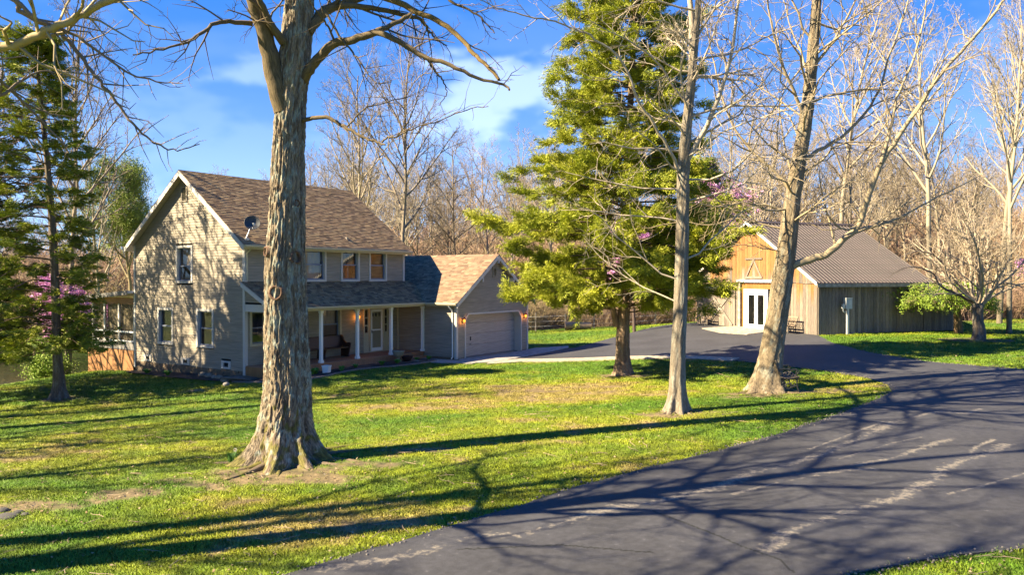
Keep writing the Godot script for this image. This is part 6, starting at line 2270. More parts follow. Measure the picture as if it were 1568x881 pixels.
func make_lawn_trees() -> void:
	# slender pale tree
	var foot := on_ground(1036, 631)
	var depth := -foot.z
	var t := tree_thing("slender_tree", "slender pale-barked bare tree standing alone between cedar and leaning tree", foot)
	var tl := trunk_line([[1036, 636, 40], [1037, 600, 31], [1038, 540, 28], [1041, 470, 26], [1043, 400, 25], [1045, 330, 24], [1046, 265, 24], [1050, 206, 20], [1059, 118, 16], [1067, 30, 12.5], [1072, -40, 10], [1080, -140, 7], [1084, -240, 4]], depth, foot - Vector3(0, 0.08, 0), 0, 150)
	var col := Color(0.36, 0.30, 0.22)
	part("trunk", local(bark_trunk(tl[0], tl[1], 64, 0.016, 0.75, 5, 15, plain_tone(Color(0.37, 0.31, 0.23), Color(0.27, 0.22, 0.155), Color(0.44, 0.44, 0.36), 16)), foot), M.hero_bark, t)
	root_flare_local(t, foot, 7, 0.40, 0.8, Color(0.30, 0.23, 0.16), Color(0.17, 0.15, 0.03))
	var T := SPREADING.duplicate()
	T.lift = [0.02, 0.03, -0.02, -0.01, 0.0]
	T.thin = 0.006
	T.kids = [16, 8, 7, 5, 0]
	var cr := Shape.new()
	limb(cr, [[1044, 275], [1048, 220], [1056, 150], [1060, 60], [1056, 0], [1040, -80]], depth, depth + 0.4, 0.14, 0.06, T, col, 8, 0, 6.0, 0.3)
	limb(cr, [[1038, 262], [1029, 236], [1000, 190], [975, 150], [955, 98], [912, 60], [880, 45], [850, 33], [810, 25], [770, 14], [735, 0]], depth - 0.1, depth - 2.2, 0.05, 0.012, T, col, 15, 2, 3.2, 0.25)
	limb(cr, [[1050, 250], [1075, 205], [1100, 150], [1118, 90], [1128, 20], [1135, -60]], depth, depth - 0.4, 0.08, 0.03, T, col, 9, 1, 4.0)
	var line: PackedVector3Array = tl[0]
	for k in 30:
		var i := int(lerpf(88, 148, k / 29.0))
		var a := k * 2.4
		var d := Vector3(cos(a), rng.randf_range(0.05, 0.6), sin(a)).normalized()
		branch(cr, line[i], d, rng.randf_range(2.2, 4.2) * (1.1 - 0.4 * k / 29.0), 0.035, 2, T, col)
	for kk in [[1043, 400, 1], [1044, 340, -1], [1044, 310, 1], [1042, 430, -1], [1046, 290, -1], [1041, 465, -1]]:
		var p := at_depth(kk[0], kk[1], depth)
		branch(cr, p, Vector3(kk[2] * 0.9, 0.25, rng.randf_range(-0.4, 0.4)).normalized(), 3.4, 0.03, 2, T, col)
	part("crown", local(cr, foot), M.twig, t)
	# leaning tree with a great side limb
	foot = on_ground(1172, 599)
	depth = -foot.z
	t = tree_thing("leaning_tree", "thick leaning bare tree with a long side limb reaching over the barn roof", foot)
	tl = trunk_line([[1170, 606, 56], [1176, 570, 46], [1182, 535, 43], [1190, 480, 41], [1199, 420, 39], [1206, 370, 35], [1213, 310, 30], [1222, 250, 27], [1235, 170, 24], [1243, 90, 21], [1250, 0, 17], [1255, -80, 13], [1262, -190, 8], [1266, -260, 5]], depth, foot - Vector3(0, 0.08, 0), 0, 160)
	part("trunk", local(bark_trunk(tl[0], tl[1], 76, 0.028, 0.6, 5, 25, plain_tone(Color(0.37, 0.29, 0.18), Color(0.27, 0.205, 0.125), Color(0.43, 0.42, 0.32), 26)), foot), M.hero_bark, t)
	root_flare_local(t, foot, 8, 0.58, 1.0, Color(0.27, 0.2, 0.12), Color(0.19, 0.165, 0.03))
	cr = Shape.new()
	col = Color(0.29, 0.23, 0.14)
	T = SPREADING.duplicate()
	T.thin = 0.0065
	T.kids = [16, 8, 7, 5, 0]
	T.lift = [0.03, 0.08, 0.05, 0.03, 0.02]
	limb(cr, [[1198, 412], [1220, 404], [1245, 396], [1264, 390], [1290, 368], [1313, 346], [1330, 300], [1347, 255], [1375, 210], [1405, 165], [1435, 120], [1470, 80], [1510, 35], [1540, -5], [1570, -50]], depth, depth - 1.4, 0.135, 0.03, T, col, 14, 1, 4.6, 0.25)
	limb(cr, [[1290, 366], [1315, 352], [1345, 345], [1380, 332], [1420, 310], [1460, 290], [1500, 268]], depth - 0.5, depth - 0.2, 0.05, 0.012, T, col, 10, 2, 3.0)
	limb(cr, [[1312, 346], [1295, 352], [1280, 345], [1268, 330]], depth - 0.5, depth - 1.0, 0.04, 0.02, T, col, 4, 2, 2.5)
	limb(cr, [[1348, 250], [1362, 200], [1372, 150], [1395, 100], [1412, 40], [1420, -30]], depth - 0.8, depth - 0.2, 0.06, 0.02, T, col, 8, 2, 4.0)
	limb(cr, [[1215, 300], [1190, 268], [1160, 240], [1130, 205], [1105, 150], [1090, 80], [1075, 10]], depth, depth + 0.6, 0.07, 0.015, T, col, 12, 2, 4.2)
	limb(cr, [[1212, 320], [1180, 322], [1140, 310], [1100, 318], [1060, 310], [1020, 318]], depth, depth - 1.6, 0.04, 0.010, T, col, 14, 2, 3.4)
	limb(cr, [[1207, 352], [1170, 345], [1130, 335], [1085, 345], [1040, 340], [990, 350]], depth, depth + 0.8, 0.035, 0.008, T, col, 13, 2, 3.0)
	limb(cr, [[1208, 385], [1175, 382], [1140, 375], [1110, 380]], depth, depth - 0.6, 0.03, 0.008, T, col, 9, 2, 2.6)
	limb(cr, [[1222, 250], [1262, 225], [1300, 200], [1340, 150], [1360, 90], [1385, 20], [1400, -40]], depth, depth + 1.2, 0.07, 0.02, T, col, 12, 2, 4.4)
	limb(cr, [[1232, 185], [1215, 140], [1195, 90], [1180, 30], [1170, -40]], depth, depth - 0.8, 0.07, 0.02, T, col, 11, 2, 4.2)
	limb(cr, [[1240, 110], [1270, 70], [1300, 20], [1330, -50]], depth, depth - 0.5, 0.06, 0.02, T, col, 10, 2, 4.0)
	line = tl[0]
	for k in 26:
		var i := int(lerpf(84, 158, k / 25.0))
		var a := k * 2.4 + 1.0
		branch(cr, line[i], Vector3(cos(a), rng.randf_range(0.1, 0.8), sin(a)).normalized(), rng.randf_range(2.4, 4.6), 0.045, 2, T, col)
	part("crown", local(cr, foot), M.twig, t)

# trees outside the frame on the left whose limbs hang into it and whose shadows cross lawn and drive
func make_frame_trees() -> void:
	var col := Color(0.17, 0.125, 0.08)
	var T := SPREADING.duplicate()
	T.kids = [15, 7, 5, 3, 0]
	var foot := grounded(-10.4, 11.6)
	var t := tree_thing("overhanging_tree", "old bare tree whose limbs hang in over the lawn beside the evergreen", foot)
	var line := PackedVector3Array()
	var radii := PackedFloat32Array()
	for i in 61:
		var f := i / 60.0
		line.append(foot + Vector3(0.5 * sin(f * 2.0), -0.1 + 14.0 * f, 0.3 * sin(f * 3.0)))
		radii.append(lerpf(0.44, 0.12, f))
	part("trunk", local(bark_trunk(line, radii, 40, 0.03, 0.6, 5, 35, plain_tone(Color(0.28, 0.21, 0.14), Color(0.2, 0.15, 0.1), Color(0.36, 0.38, 0.31), 36)), foot), M.hero_bark, t)
	var cr := Shape.new()
	limb_in_space(cr, [line[30], at_depth(-60, 98, 11.4), at_depth(0, 73, 11.2), at_depth(30, 67, 11.1), at_depth(62, 52, 11.0), at_depth(100, 36, 10.9), at_depth(140, 15, 10.8), at_depth(180, -4, 10.6), at_depth(260, -50, 10.2)], 0.085, 0.035, T, Color(0.30, 0.23, 0.11), 12, 2, 4.0, 0.25)
	limb_in_space(cr, [line[42], at_depth(-30, -60, 11.2), at_depth(24, 0, 11.4), at_depth(37, 20, 11.5), at_depth(85, 44, 11.6), at_depth(112, 68, 11.7), at_depth(136, 102, 11.7), at_depth(160, 133, 11.7), at_depth(184, 163, 11.8), at_depth(204, 190, 11.8), at_depth(225, 208, 11.9), at_depth(245, 225, 11.9), at_depth(272, 230, 12.0), at_depth(306, 221, 12.0)], 0.05, 0.007, T, col, 18, 3, 2.0, 0.3)
	limb_in_space(cr, [line[40], at_depth(-20, -20, 11.0), at_depth(60, 30, 11.1), at_depth(120, 55, 11.2), at_depth(180, 100, 11.3), at_depth(240, 126, 11.4), at_depth(280, 128, 11.4)], 0.04, 0.006, T, col, 16, 3, 1.9, 0.3)
	limb_in_space(cr, [line[34], at_depth(-60, 130, 11.8), at_depth(-10, 150, 12.0), at_depth(25, 130, 12.2), at_depth(60, 110, 12.4), at_depth(110, 118, 12.6)], 0.05, 0.008, T, col, 10, 3, 2.0, 0.3)
	for k in 12:
		var i := int(lerpf(28, 58, k / 11.0))
		var a := k * 2.4
		var d := Vector3(cos(a) * 0.9 - 0.15, 0.6, sin(a)).normalized()
		branch(cr, line[i], d, 5.2, 0.09, 1, T, col)
	branch(cr, line[60], Vector3(-0.05, 1, 0).normalized(), 6.0, 0.12, 0, UPRIGHT, col)
	part("crown", local(cr, foot), M.twig, t)
	# a twiggy tree left of the house: its shadow dapples the gable wall
	foot = grounded(-23.6, 33.6)
	t = tree_thing("twiggy_tree", "densely twigged bare tree left of the house behind the layered hemlock", foot)
	var tt := Shape.new()
	tt.tube(PackedVector3Array([foot - Vector3(0, 0.1, 0), foot + Vector3(0.05, 1.2, 0), foot + Vector3(0.0, 2.6, 0.05)]), PackedFloat32Array([0.2, 0.16, 0.14]), 12, Color(0.24, 0.18, 0.12))
	part("trunk", local(tt, foot), M.bark, t)
	var ts := Shape.new()
	var TT := SPREADING.duplicate()
	TT.kids = [26, 9, 6, 4, 0]
	TT.start = [0.08, 0.15, 0.15, 0.1]
	TT.thin = 0.019
	branch(ts, foot + Vector3(0, 2.6, 0.05), Vector3(0.02, 1, 0.0).normalized(), 11.5, 0.13, 0, TT, Color(0.24, 0.18, 0.12))
	part("crown", local(ts, foot), M.twig, t)
	var f9 := grounded(-27.6, 34.6)
	copy_of(t, f9, 2.1, Vector3(1.05, 1.1, 1.05), "densely twigged bare tree farther left, beyond the first twiggy tree")
	# more of them, seen only by their shadows
	var rest := [[-17.5, 11.3, 0.34, 17.0], [-23.0, 25.5, 0.3, 16.0], [-21.5, 22.0, 0.34, 18.0], [-10.5, 6.2, 0.28, 16.0], [-22.0, 8.6, 0.32, 17.0], [-30.5, 31.0, 0.24, 16.0], [-27.5, 18.8, 0.28, 16.0], [-29.5, 22.5, 0.28, 15.0], [-24.0, 13.8, 0.3, 14.5], [-25.6, 16.6, 0.3, 14.5], [-14.5, 3.5, 0.3, 16.0], [-20.5, 25.0, 0.26, 13.0]]
	for q in rest:
		foot = grounded(q[0], q[1])
		t = tree_thing("roadside_tree", "tall bare tree standing on the lawn left of the driveway, outside the view", foot, "bare trees on the near lawn")
		var sh := Shape.new()
		var T2 := UPRIGHT.duplicate()
		T2.kids = [13, 6, 4, 3, 0]
		T2.thin = 0.014
		var tr := Shape.new()
		var h: float = q[3]
		var top := foot + Vector3(rng.randf_range(-0.6, 0.6), h * 0.42, rng.randf_range(-0.5, 0.5))
		tr.tube(smooth_line([foot - Vector3(0, 0.1, 0), foot.lerp(top, 0.3) + Vector3(0.1, 0, 0), foot.lerp(top, 0.7), top], 4), PackedFloat32Array([1.25, 1.05, 1.0, 0.97, 0.95, 0.93, 0.9, 0.88, 0.86, 0.84, 0.82, 0.8, 0.78].map(func(v): return v * q[2])), 14, Color(0.24, 0.18, 0.12))
		part("trunk", local(tr, foot), M.bark, t)
		branch(sh, top, Vector3(0.03, 1, 0.02).normalized(), h * 0.58, q[2] * 0.78, 0, T2, Color(0.25, 0.19, 0.125))
		part("crown", local(sh, foot), M.twig, t)

# ---------------------------------------------------------------- evergreens
# a feathery plume along +z: slivers leaving a short axis
func spray_mesh(flat: float, n: int, size: float) -> Mesh:
	var sh := Shape.new()
	for i in n:
		var f := rng.randf()
		var a := rng.randf() * TAU
		var side := Vector3(cos(a), sin(a) * (1.0 - flat), 0)
		var d := (side * lerpf(1.0, 0.45, f) + Vector3(0, 0, rng.randf_range(0.5, 1.2)) + Vector3(rng.randfn(0, 0.15), rng.randfn(0, 0.15), 0)).normalized()
		var o := Vector3(rng.randfn(0, 0.03), rng.randfn(0, 0.03), f * size - size * 0.3)
		var l := size * rng.randf_range(0.22, 0.42) * lerpf(1.0, 0.7, f)
		var s := d.cross(Vector3(rng.randfn(), rng.randfn(), rng.randfn()).normalized()).normalized() * rng.randf_range(0.008, 0.014)
		var m := o + d * l * 0.5
		var w := rng.randf_range(0.75, 1.25)
		sh.quad(o, m + s, o + d * l + Vector3(0, -0.03 * size, 0), m - s, Color(w, w, w * 0.9))
	return sh.mesh()

# profile(h01) -> reach in metres; limbs carry foliage sprays on their outer part
func evergreen(t: Node3D, foot: Vector3, line: PackedVector3Array, trunk_r: float, profile: Callable, limbs: int, droop: float, meshes: Array, per: int, bright: Color, dark: Color, size: float, leaf_from := 0.35) -> void:
	var wood := Shape.new()
	var xf := []
	var cols := []
	for m in meshes:
		xf.append([]); cols.append([])
	var n := line.size() - 1
	var bark := Color(0.26, 0.18, 0.12)
	for k in limbs:
		var f := pow((k + rng.randf()) / limbs, 0.9)
		var g := f * n
		var i := mini(int(g), n - 1)
		var at := line[i].lerp(line[i + 1], g - i)
		var a := k * 2.39996 + rng.randf_range(-0.3, 0.3)
		var len: float = profile.call(f, a) * rng.randf_range(0.72, 1.12)
		if len < 0.15: continue
		var out := Vector3(cos(a), 0, sin(a))
		var pts := []
		var rise := rng.randf_range(0.0, 0.28) + 0.5 * smoothstep(0.75, 1.0, f)
		for q in 5:
			var w := q / 4.0
			pts.append(at + out * len * w + Vector3(0, len * (rise * w - droop * w * w), 0) + Vector3(rng.randfn(0, 0.05), rng.randfn(0, 0.05), rng.randfn(0, 0.05)) * len * w)
		var ln := smooth_line(pts, 3)
		var rad := PackedFloat32Array()
		for q in ln.size():
			rad.append(lerpf(0.012 + 0.009 * len, 0.006, float(q) / (ln.size() - 1)))
		wood.tube(ln, rad, 5, bark)
		var tint := bright.lerp(dark, rng.randf())
		var boughs := maxi(2, int(len * 1.5))
		for b in boughs:
			var along := lerpf(leaf_from, 1.0, (b + rng.randf()) / boughs)
			var o := ln[int(along * (ln.size() - 1))]
			var d := (out.rotated(Vector3.UP, rng.randf_range(-1.1, 1.1)) + Vector3(0, rng.randf_range(-0.15, 0.4) - droop * 0.6, 0)).normalized()
			var bl := rng.randf_range(0.35, 0.85) * clampf(len * 0.28, 0.3, 1.1)
			wood.tube(PackedVector3Array([o, o + d * bl]), PackedFloat32Array([0.009, 0.004]), 3, bark)
			for q in per:
				var at2 := o + d * bl * rng.randf_range(0.2, 1.05) + Vector3(rng.randfn(0, 0.09), rng.randfn(0, 0.08), rng.randfn(0, 0.09))
				var s := size * rng.randf_range(0.7, 1.3)
				var toward := (d + Vector3(rng.randfn(0, 0.45), rng.randfn(0.12, 0.35) * (1.0 - droop * 2.0), rng.randfn(0, 0.45))).normalized()
				var bas := Basis.looking_at(-toward, Vector3.UP if absf(toward.y) < 0.95 else Vector3.RIGHT).rotated(toward, rng.randfn(0, 0.3)).scaled(Vector3(s, s, s))
				var m := rng.randi() % meshes.size()
				xf[m].append(Transform3D(bas, at2 - foot))
				var c := tint.lerp(bright.lerp(dark, rng.randf()), 0.5) * rng.randf_range(0.75, 1.25)
				c.a = 1.0
				cols[m].append(c)
	part("limbs", local(wood, foot), M.bark, t)
	var crown := thing_part("crown", t)
	for m in meshes.size():
		swarm("foliage", meshes[m], M.needle, xf[m], cols[m], crown).set_meta("kind", "stuff")

func make_evergreens() -> void:
	# the tall cedar
	var foot := on_ground(953, 574)
	var depth := -foot.z
	var t := tree_thing("cedar_tree", "tall yellow-green cedar with shaggy split trunk on the island lawn", foot)
	var tl := trunk_line([[953, 580, 34], [953, 550, 27], [953, 520, 26], [955, 470, 24], [957, 400, 20], [960, 300, 16], [963, 200, 12], [968, 100, 9], [974, 0, 6], [980, -60, 3], [983, -85, 1.5]], depth, foot - Vector3(0, 0.08, 0), 0, 110)
	part("trunk", local(bark_trunk(tl[0], tl[1], 60, 0.03, 0.45, 6, 45, plain_tone(Color(0.40, 0.27, 0.17), Color(0.27, 0.175, 0.11), Color(0.42, 0.34, 0.24), 46)), foot), M.hero_bark, t)
	var st := Shape.new()
	limb(st, [[944, 500], [938, 470], [930, 440], [925, 400]], depth - 0.1, depth - 0.4, 0.13, 0.05, SPREADING, Color(0.33, 0.22, 0.14), 3, 3, 1.5)
	part("side_stem", local(st, foot), M.bark, t)
	var line: PackedVector3Array = tl[0]
	var crown_line := PackedVector3Array()
	for i in range(43, line.size()): crown_line.append(line[i])
	var meshes := [spray_mesh(0.2, 64, 0.5), spray_mesh(0.3, 64, 0.5)]
	var wob := FastNoiseLite.new()
	wob.seed = 51; wob.frequency = 1.0
	var prof := func(f: float, a: float) -> float:
		var r := 0.0
		var knots := [[0.0, 3.1], [0.1, 4.4], [0.22, 5.2], [0.3, 4.5], [0.42, 3.1], [0.55, 3.0], [0.7, 2.6], [0.8, 2.0], [1.0, 0.4]]
		for i in 8:
			if f >= knots[i][0] and f <= knots[i + 1][0]:
				r = lerpf(knots[i][1], knots[i + 1][1], (f - knots[i][0]) / (knots[i + 1][0] - knots[i][0]))
		return r * (0.92 - 0.07 * cos(a)) * (1.0 + 0.3 * wob.get_noise_2d(cos(a) * 2.0 + f * 9.0, sin(a) * 2.0 + f * 6.0))
	evergreen(t, foot, crown_line, 0.3, prof, 310, 0.10, meshes, 12, Color(0.42, 0.42, 0.03), Color(0.22, 0.27, 0.022), 1.0, 0.3)
	# darker evergreen behind it, by the barn
	foot = grounded(12.6, 54.5)
	t = tree_thing("cedar_tree", "dark green cedar standing behind the barn's cross-braced end", foot)
	var cl := PackedVector3Array()
	var tr := Shape.new()
	for i in 13: cl.append(foot + Vector3(0.3 + 0.1 * sin(i), 2.2 + i * 0.72, 0.4))
	tr.tube(PackedVector3Array([foot - Vector3(0, 0.1, 0), foot + Vector3(0.1, 1.0, 0.1), cl[0], cl[6], cl[12]]), PackedFloat32Array([0.2, 0.16, 0.15, 0.10, 0.03]), 10, Color(0.35, 0.24, 0.15))
	part("trunk", local(tr, foot), M.bark, t)
	var prof3 := func(f: float, a: float) -> float: return lerpf(2.8, 0.6, pow(f, 1.3)) * (1.0 + 0.5 * wob.get_noise_2d(cos(a) * 2.0, f * 7.0))
	evergreen(t, foot, cl, 0.15, prof3, 100, 0.12, meshes, 9, Color(0.22, 0.26, 0.02), Color(0.09, 0.15, 0.016), 1.0, 0.3)
	# hemlock at the left edge
	foot = on_ground(94, 611)
	depth = -foot.z
	t = tree_thing("hemlock_tree", "dark green hemlock with drooping layered boughs on the lawn before the pond", foot)
	var hl := trunk_line([[94, 618, 32], [92, 590, 21], [89, 550, 18], [87, 500, 16], [84, 400, 14], [76, 280, 11], [66, 180, 8], [58, 100, 5], [54, 60, 2]], depth, foot - Vector3(0, 0.08, 0), 0, 80)
	part("trunk", local(bark_trunk(hl[0], hl[1], 40, 0.015, 0.6, 5, 55, plain_tone(Color(0.25, 0.19, 0.14), Color(0.17, 0.13, 0.10), Color(0.33, 0.32, 0.27), 56)), foot), M.hero_bark, t)
	line = hl[0]
	crown_line = PackedVector3Array()
	for i in range(31, line.size()): crown_line.append(line[i])
	var flat := [spray_mesh(0.8, 60, 0.55), spray_mesh(0.85, 60, 0.55)]
	var prof2 := func(f: float, a: float) -> float:
		var r := lerpf(2.3, 2.1, f) if f < 0.6 else lerpf(2.1, 0.5, (f - 0.6) / 0.4)
		r *= 1.0 + 0.36 * -cos(a)
		return r * (1.0 + 0.5 * wob.get_noise_2d(cos(a) * 2.0 + f * 11.0, sin(a) * 2.0))
	evergreen(t, foot, crown_line, 0.2, prof2, 140, 0.26, flat, 7, Color(0.29, 0.30, 0.02), Color(0.12, 0.17, 0.016), 1.0, 0.28)
	# two more outside the frame: one keeps the gable wall dappled
	var f3 := grounded(-26.5, 31.6)
	t = tree_thing("hemlock_tree", "sparse hemlock left of the house whose shade dapples the gable wall", f3)
	cl = PackedVector3Array()
	for i in 14: cl.append(f3 + Vector3(0.1 * sin(i), 3.0 + i * 0.95, 0))
	tr = Shape.new()
	tr.tube(PackedVector3Array([f3 - Vector3(0, 0.1, 0), f3 + Vector3(0, 1.0, 0), cl[0], cl[6], cl[13]]), PackedFloat32Array([0.26, 0.22, 0.2, 0.13, 0.03]), 10, Color(0.2, 0.15, 0.11))
	part("trunk", local(tr, f3), M.bark, t)
	var prof5 := func(f: float, a: float) -> float: return lerpf(3.6, 1.2, f) * (1.0 + 0.5 * wob.get_noise_2d(cos(a) * 2.0, f * 9.0))
	evergreen(t, f3, cl, 0.2, prof5, 36, 0.2, flat, 2, Color(0.20, 0.21, 0.014), Color(0.07, 0.11, 0.012), 1.1, 0.3)
	# its neighbour, mostly outside the frame
	var f2 := grounded(-21.5, 30.5)
	t = tree_thing("hemlock_tree", "dark green hemlock at the edge of the lawn, its boughs meeting the layered one's", f2)
	cl = PackedVector3Array()
	for i in 14: cl.append(f2 + Vector3(0.1 * sin(i), 2.0 + i * 0.8, 0))
	tr = Shape.new()
	tr.tube(PackedVector3Array([f2 - Vector3(0, 0.1, 0), f2 + Vector3(0, 1.0, 0), cl[0], cl[6], cl[13]]), PackedFloat32Array([0.26, 0.22, 0.2, 0.13, 0.03]), 10, Color(0.2, 0.15, 0.11))
	part("trunk", local(tr, f2), M.bark, t)
	var prof4 := func(f: float, a: float) -> float: return lerpf(3.0, 0.5, pow(f, 1.5)) * (1.0 + 0.5 * wob.get_noise_2d(cos(a) * 2.0, f * 9.0))
	evergreen(t, f2, cl, 0.2, prof4, 120, 0.28, flat, 9, Color(0.20, 0.21, 0.014), Color(0.07, 0.11, 0.012), 1.0, 0.28)

# ---------------------------------------------------------------- small flowering and leafing trees
func leafing(t: Node3D, foot: Vector3, tips: Array, mesh: Mesh, m: Material, c0: Color, c1: Color, n: int, spread: float, called: String) -> void:
	var xf := []
	var cols := []
	for i in n:
		var p: Vector3 = tips[rng.randi() % tips.size()]
		p += Vector3(rng.randfn(0, spread), rng.randfn(0, spread), rng.randfn(0, spread))
		var s := rng.randf_range(0.6, 1.3)
		xf.append(Transform3D(Basis.from_euler(Vector3(rng.randf() * TAU, rng.randf() * TAU, 0)).scaled(Vector3.ONE * s), p - foot))
		var c := c0.lerp(c1, rng.randf()) * rng.randf_range(0.8, 1.2)
		c.a = 1.0
		cols.append(c)
	var crown := thing_part("crown", t)
	swarm(called, mesh, m, xf, cols, crown).set_meta("kind", "stuff")

func leaf_cluster(n: int, spread: float, l: float, w: float) -> Mesh:
	var sh := Shape.new()
	for i in n:
		var o := Vector3(rng.randfn(0, spread), rng.randfn(0, spread), rng.randfn(0, spread))
		var d := Vector3(rng.randfn(), rng.randfn(), rng.randfn()).normalized()
		var s := d.cross(Vector3(rng.randfn(), rng.randfn(), rng.randfn()).normalized()).normalized() * w
		sh.quad(o - d * l, o + s, o + d * l, o - s, Color.WHITE * rng.randf_range(0.8, 1.2))
	return sh.mesh()

func small_tree(called: String, label: String, foot: Vector3, h: float, r: float, T: Dictionary, col: Color, group := "") -> Array:
	var t := tree_thing(called, label, foot, group)
	var tr := Shape.new()
	var top := foot + Vector3(rng.randf_range(-0.2, 0.2), h * 0.3, rng.randf_range(-0.2, 0.2))
	tr.tube(PackedVector3Array([foot - Vector3(0, 0.1, 0), foot.lerp(top, 0.4), top]), PackedFloat32Array([r * 1.2, r, r * 0.9]), 10, col)
	part("trunk", local(tr, foot), M.bark, t)
	var sh := Shape.new()
	var tips := []
	branch(sh, top, Vector3(0.05, 1, 0.03).normalized(), h * 0.7, r * 0.85, 0, T, col, tips)
	part("limbs", local(sh, foot), M.twig, t)
	return [t, tips]

func make_small_trees() -> void:
	var T := SPREADING.duplicate()
	T.kids = [10, 6, 4, 3, 0]
	T.start = [0.1, 0.2, 0.2, 0.15]
	T.thin = 0.007
	var blossom := leaf_cluster(14, 0.10, 0.045, 0.035)
	var spots := [[-33.0, 84.0, 7.5, "redbud with magenta pink blossom on the pond's far bank"], [12.6, 53.5, 9.5, "tall redbud with pink blossom behind the slender tree, left of the barn roof"], [7.4, 48.5, 6.0, "small redbud with pink blossom showing through the cedar"], [37.5, 58.0, 3.2, "small redbud in pink blossom beyond the vase-shaped tree"], [-24.4, 44.0, 5.6, "redbud with magenta pink blossom beside the screened porch"]]
	for q in spots:
		var f := grounded(q[0], q[1])
		var r := small_tree("redbud_tree", q[3], f, q[2], 0.09, T, Color(0.17, 0.12, 0.10), "redbuds in blossom")
		leafing(r[0], f, r[1], blossom, M.petal, Color(0.50, 0.20, 0.44), Color(0.62, 0.34, 0.58), 700 if q[0] < 0 else 760, 0.2, "blossom")
	# weeping tree with fresh green leaves before the barn's far end
	var foot := on_ground(1467, 510)
	var t := tree_thing("weeping_tree", "low umbrella-shaped weeping tree with fresh green leaves before the barn wall", foot)
	var tr := Shape.new()
	tr.tube(PackedVector3Array([foot - Vector3(0, 0.1, 0), foot + Vector3(-0.04, 0.6, 0), foot + Vector3(-0.12, 1.2, 0.05), foot + Vector3(-0.2, 1.75, 0.05)]), PackedFloat32Array([0.24, 0.19, 0.17, 0.16]), 12, Color(0.30, 0.20, 0.10))
	part("trunk", local(tr, foot), M.bark, t)
	var sh := Shape.new()
	var tips := []
	for k in 46:
		var a := k * 2.4
		var d := Vector3(cos(a), 0, sin(a) * 0.8)
		var len := rng.randf_range(1.3, 2.6) * (1.5 if cos(a) < -0.3 else 0.8)
		var o := foot + Vector3(-0.2, 1.6, 0.05)
		var hgt := rng.randf_range(0.25, 0.75)
		var pts := [o, o + d * len * 0.35 + Vector3(0, hgt, 0), o + d * len * 0.7 + Vector3(0, hgt * 0.9, 0), o + d * len + Vector3(0, hgt * 0.3, 0), o + d * len * 1.08 + Vector3(0, hgt * 0.3 - rng.randf_range(0.1, 0.6), 0)]
		var ln := smooth_line(pts, 4)
		var rad := PackedFloat32Array()
		for i in ln.size():
			rad.append(lerpf(0.035, 0.006, float(i) / (ln.size() - 1)))
			if i > 4:
				for q in 3: tips.append(ln[i])
		sh.tube(ln, rad, 4, Color(0.22, 0.16, 0.10))
		for j in 5:
			var o2 := ln[5 + (j * 2) % 10]
			branch(sh, o2, Vector3(rng.randfn(0, 0.5) + d.x * 0.5, -0.3, rng.randfn(0, 0.5)).normalized(), 0.7, 0.008, 3, T, Color(0.24, 0.18, 0.11))
	part("limbs", local(sh, foot), M.twig, t)
	leafing(t, foot, tips, leaf_cluster(10, 0.07, 0.05, 0.02), M.leaf, Color(0.21, 0.29, 0.02), Color(0.12, 0.20, 0.02), 4200, 0.13, "leaves")
	# vase-shaped tree in the mulch ring, right
	foot = on_ground(1497, 522)
	t = tree_thing("vase_shaped_tree", "short-trunked bare tree with many rising stems in a mulch ring right of the barn", foot)
	var vl := PackedVector3Array()
	var vr := PackedFloat32Array()
	for i in 31:
		vl.append(foot + Vector3(0.05 * sin(i * 0.2), -0.1 + i * 0.064, 0.03 * sin(i * 0.3)))
		vr.append(lerpf(0.25, 0.20, i / 30.0) + 0.04 * smoothstep(20.0, 27.0, i) - 0.16 * smoothstep(27.0, 30.0, i))
	part("trunk", local(bark_trunk(vl, vr, 44, 0.03, 0.5, 5, 65, plain_tone(Color(0.26, 0.21, 0.16), Color(0.18, 0.14, 0.105), Color(0.36, 0.35, 0.29), 66)), foot), M.hero_bark, t)
	sh = Shape.new()
	var T3 := SPREADING.duplicate()
	T3.thin = 0.009
	T3.kids = [12, 7, 5, 4, 0]
	for k in 19:
		var a := k * 2.4
		var out := rng.randf_range(0.25, 1.1)
		var d := Vector3(cos(a) * out, 1.0, sin(a) * out).normalized()
		branch(sh, foot + Vector3(cos(a) * 0.12, 1.6, sin(a) * 0.12), d, rng.randf_range(3.2, 5.0), 0.06, 1, T3, Color(0.33, 0.27, 0.19))
	var dz := -foot.z
	limb(sh, [[1490, 462], [1462, 450], [1438, 437], [1428, 420], [1405, 410], [1380, 412], [1360, 425]], dz, dz - 0.6, 0.08, 0.012, T3, Color(0.10, 0.08, 0.07), 10, 3, 2.4)
	limb(sh, [[1492, 460], [1470, 440], [1448, 415], [1435, 395], [1410, 385], [1385, 390], [1370, 402]], dz, dz - 0.2, 0.07, 0.012, T3, Color(0.12, 0.10, 0.08), 10, 3, 2.4)
	part("crown", local(sh, foot), M.twig, t)
	ring_bed = rounded(PackedVector2Array([Vector2(foot.x - 1.9, -foot.z - 0.2), Vector2(foot.x - 1.2, -foot.z + 1.3), Vector2(foot.x + 0.6, -foot.z + 1.4), Vector2(foot.x + 1.7, -foot.z + 0.3), Vector2(foot.x + 1.2, -foot.z - 1.0), Vector2(foot.x - 0.6, -foot.z - 1.1)]), 2)
	var rb := draped(ring_bed, 0.008, 0.25, Vector2.ZERO, 1.0, 0.03)
	for i in rb.c.size():
		rb.c[i] = Color(0.14, 0.095, 0.07) * (1.0 + 0.7 * fine.get_noise_2d(rb.v[i].x * 5.0, rb.v[i].z * 5.0))
	structure("mulch_bed", rb, M.mulch)
	# willow in first leaf, left of the house
	var TW := UPRIGHT.duplicate()
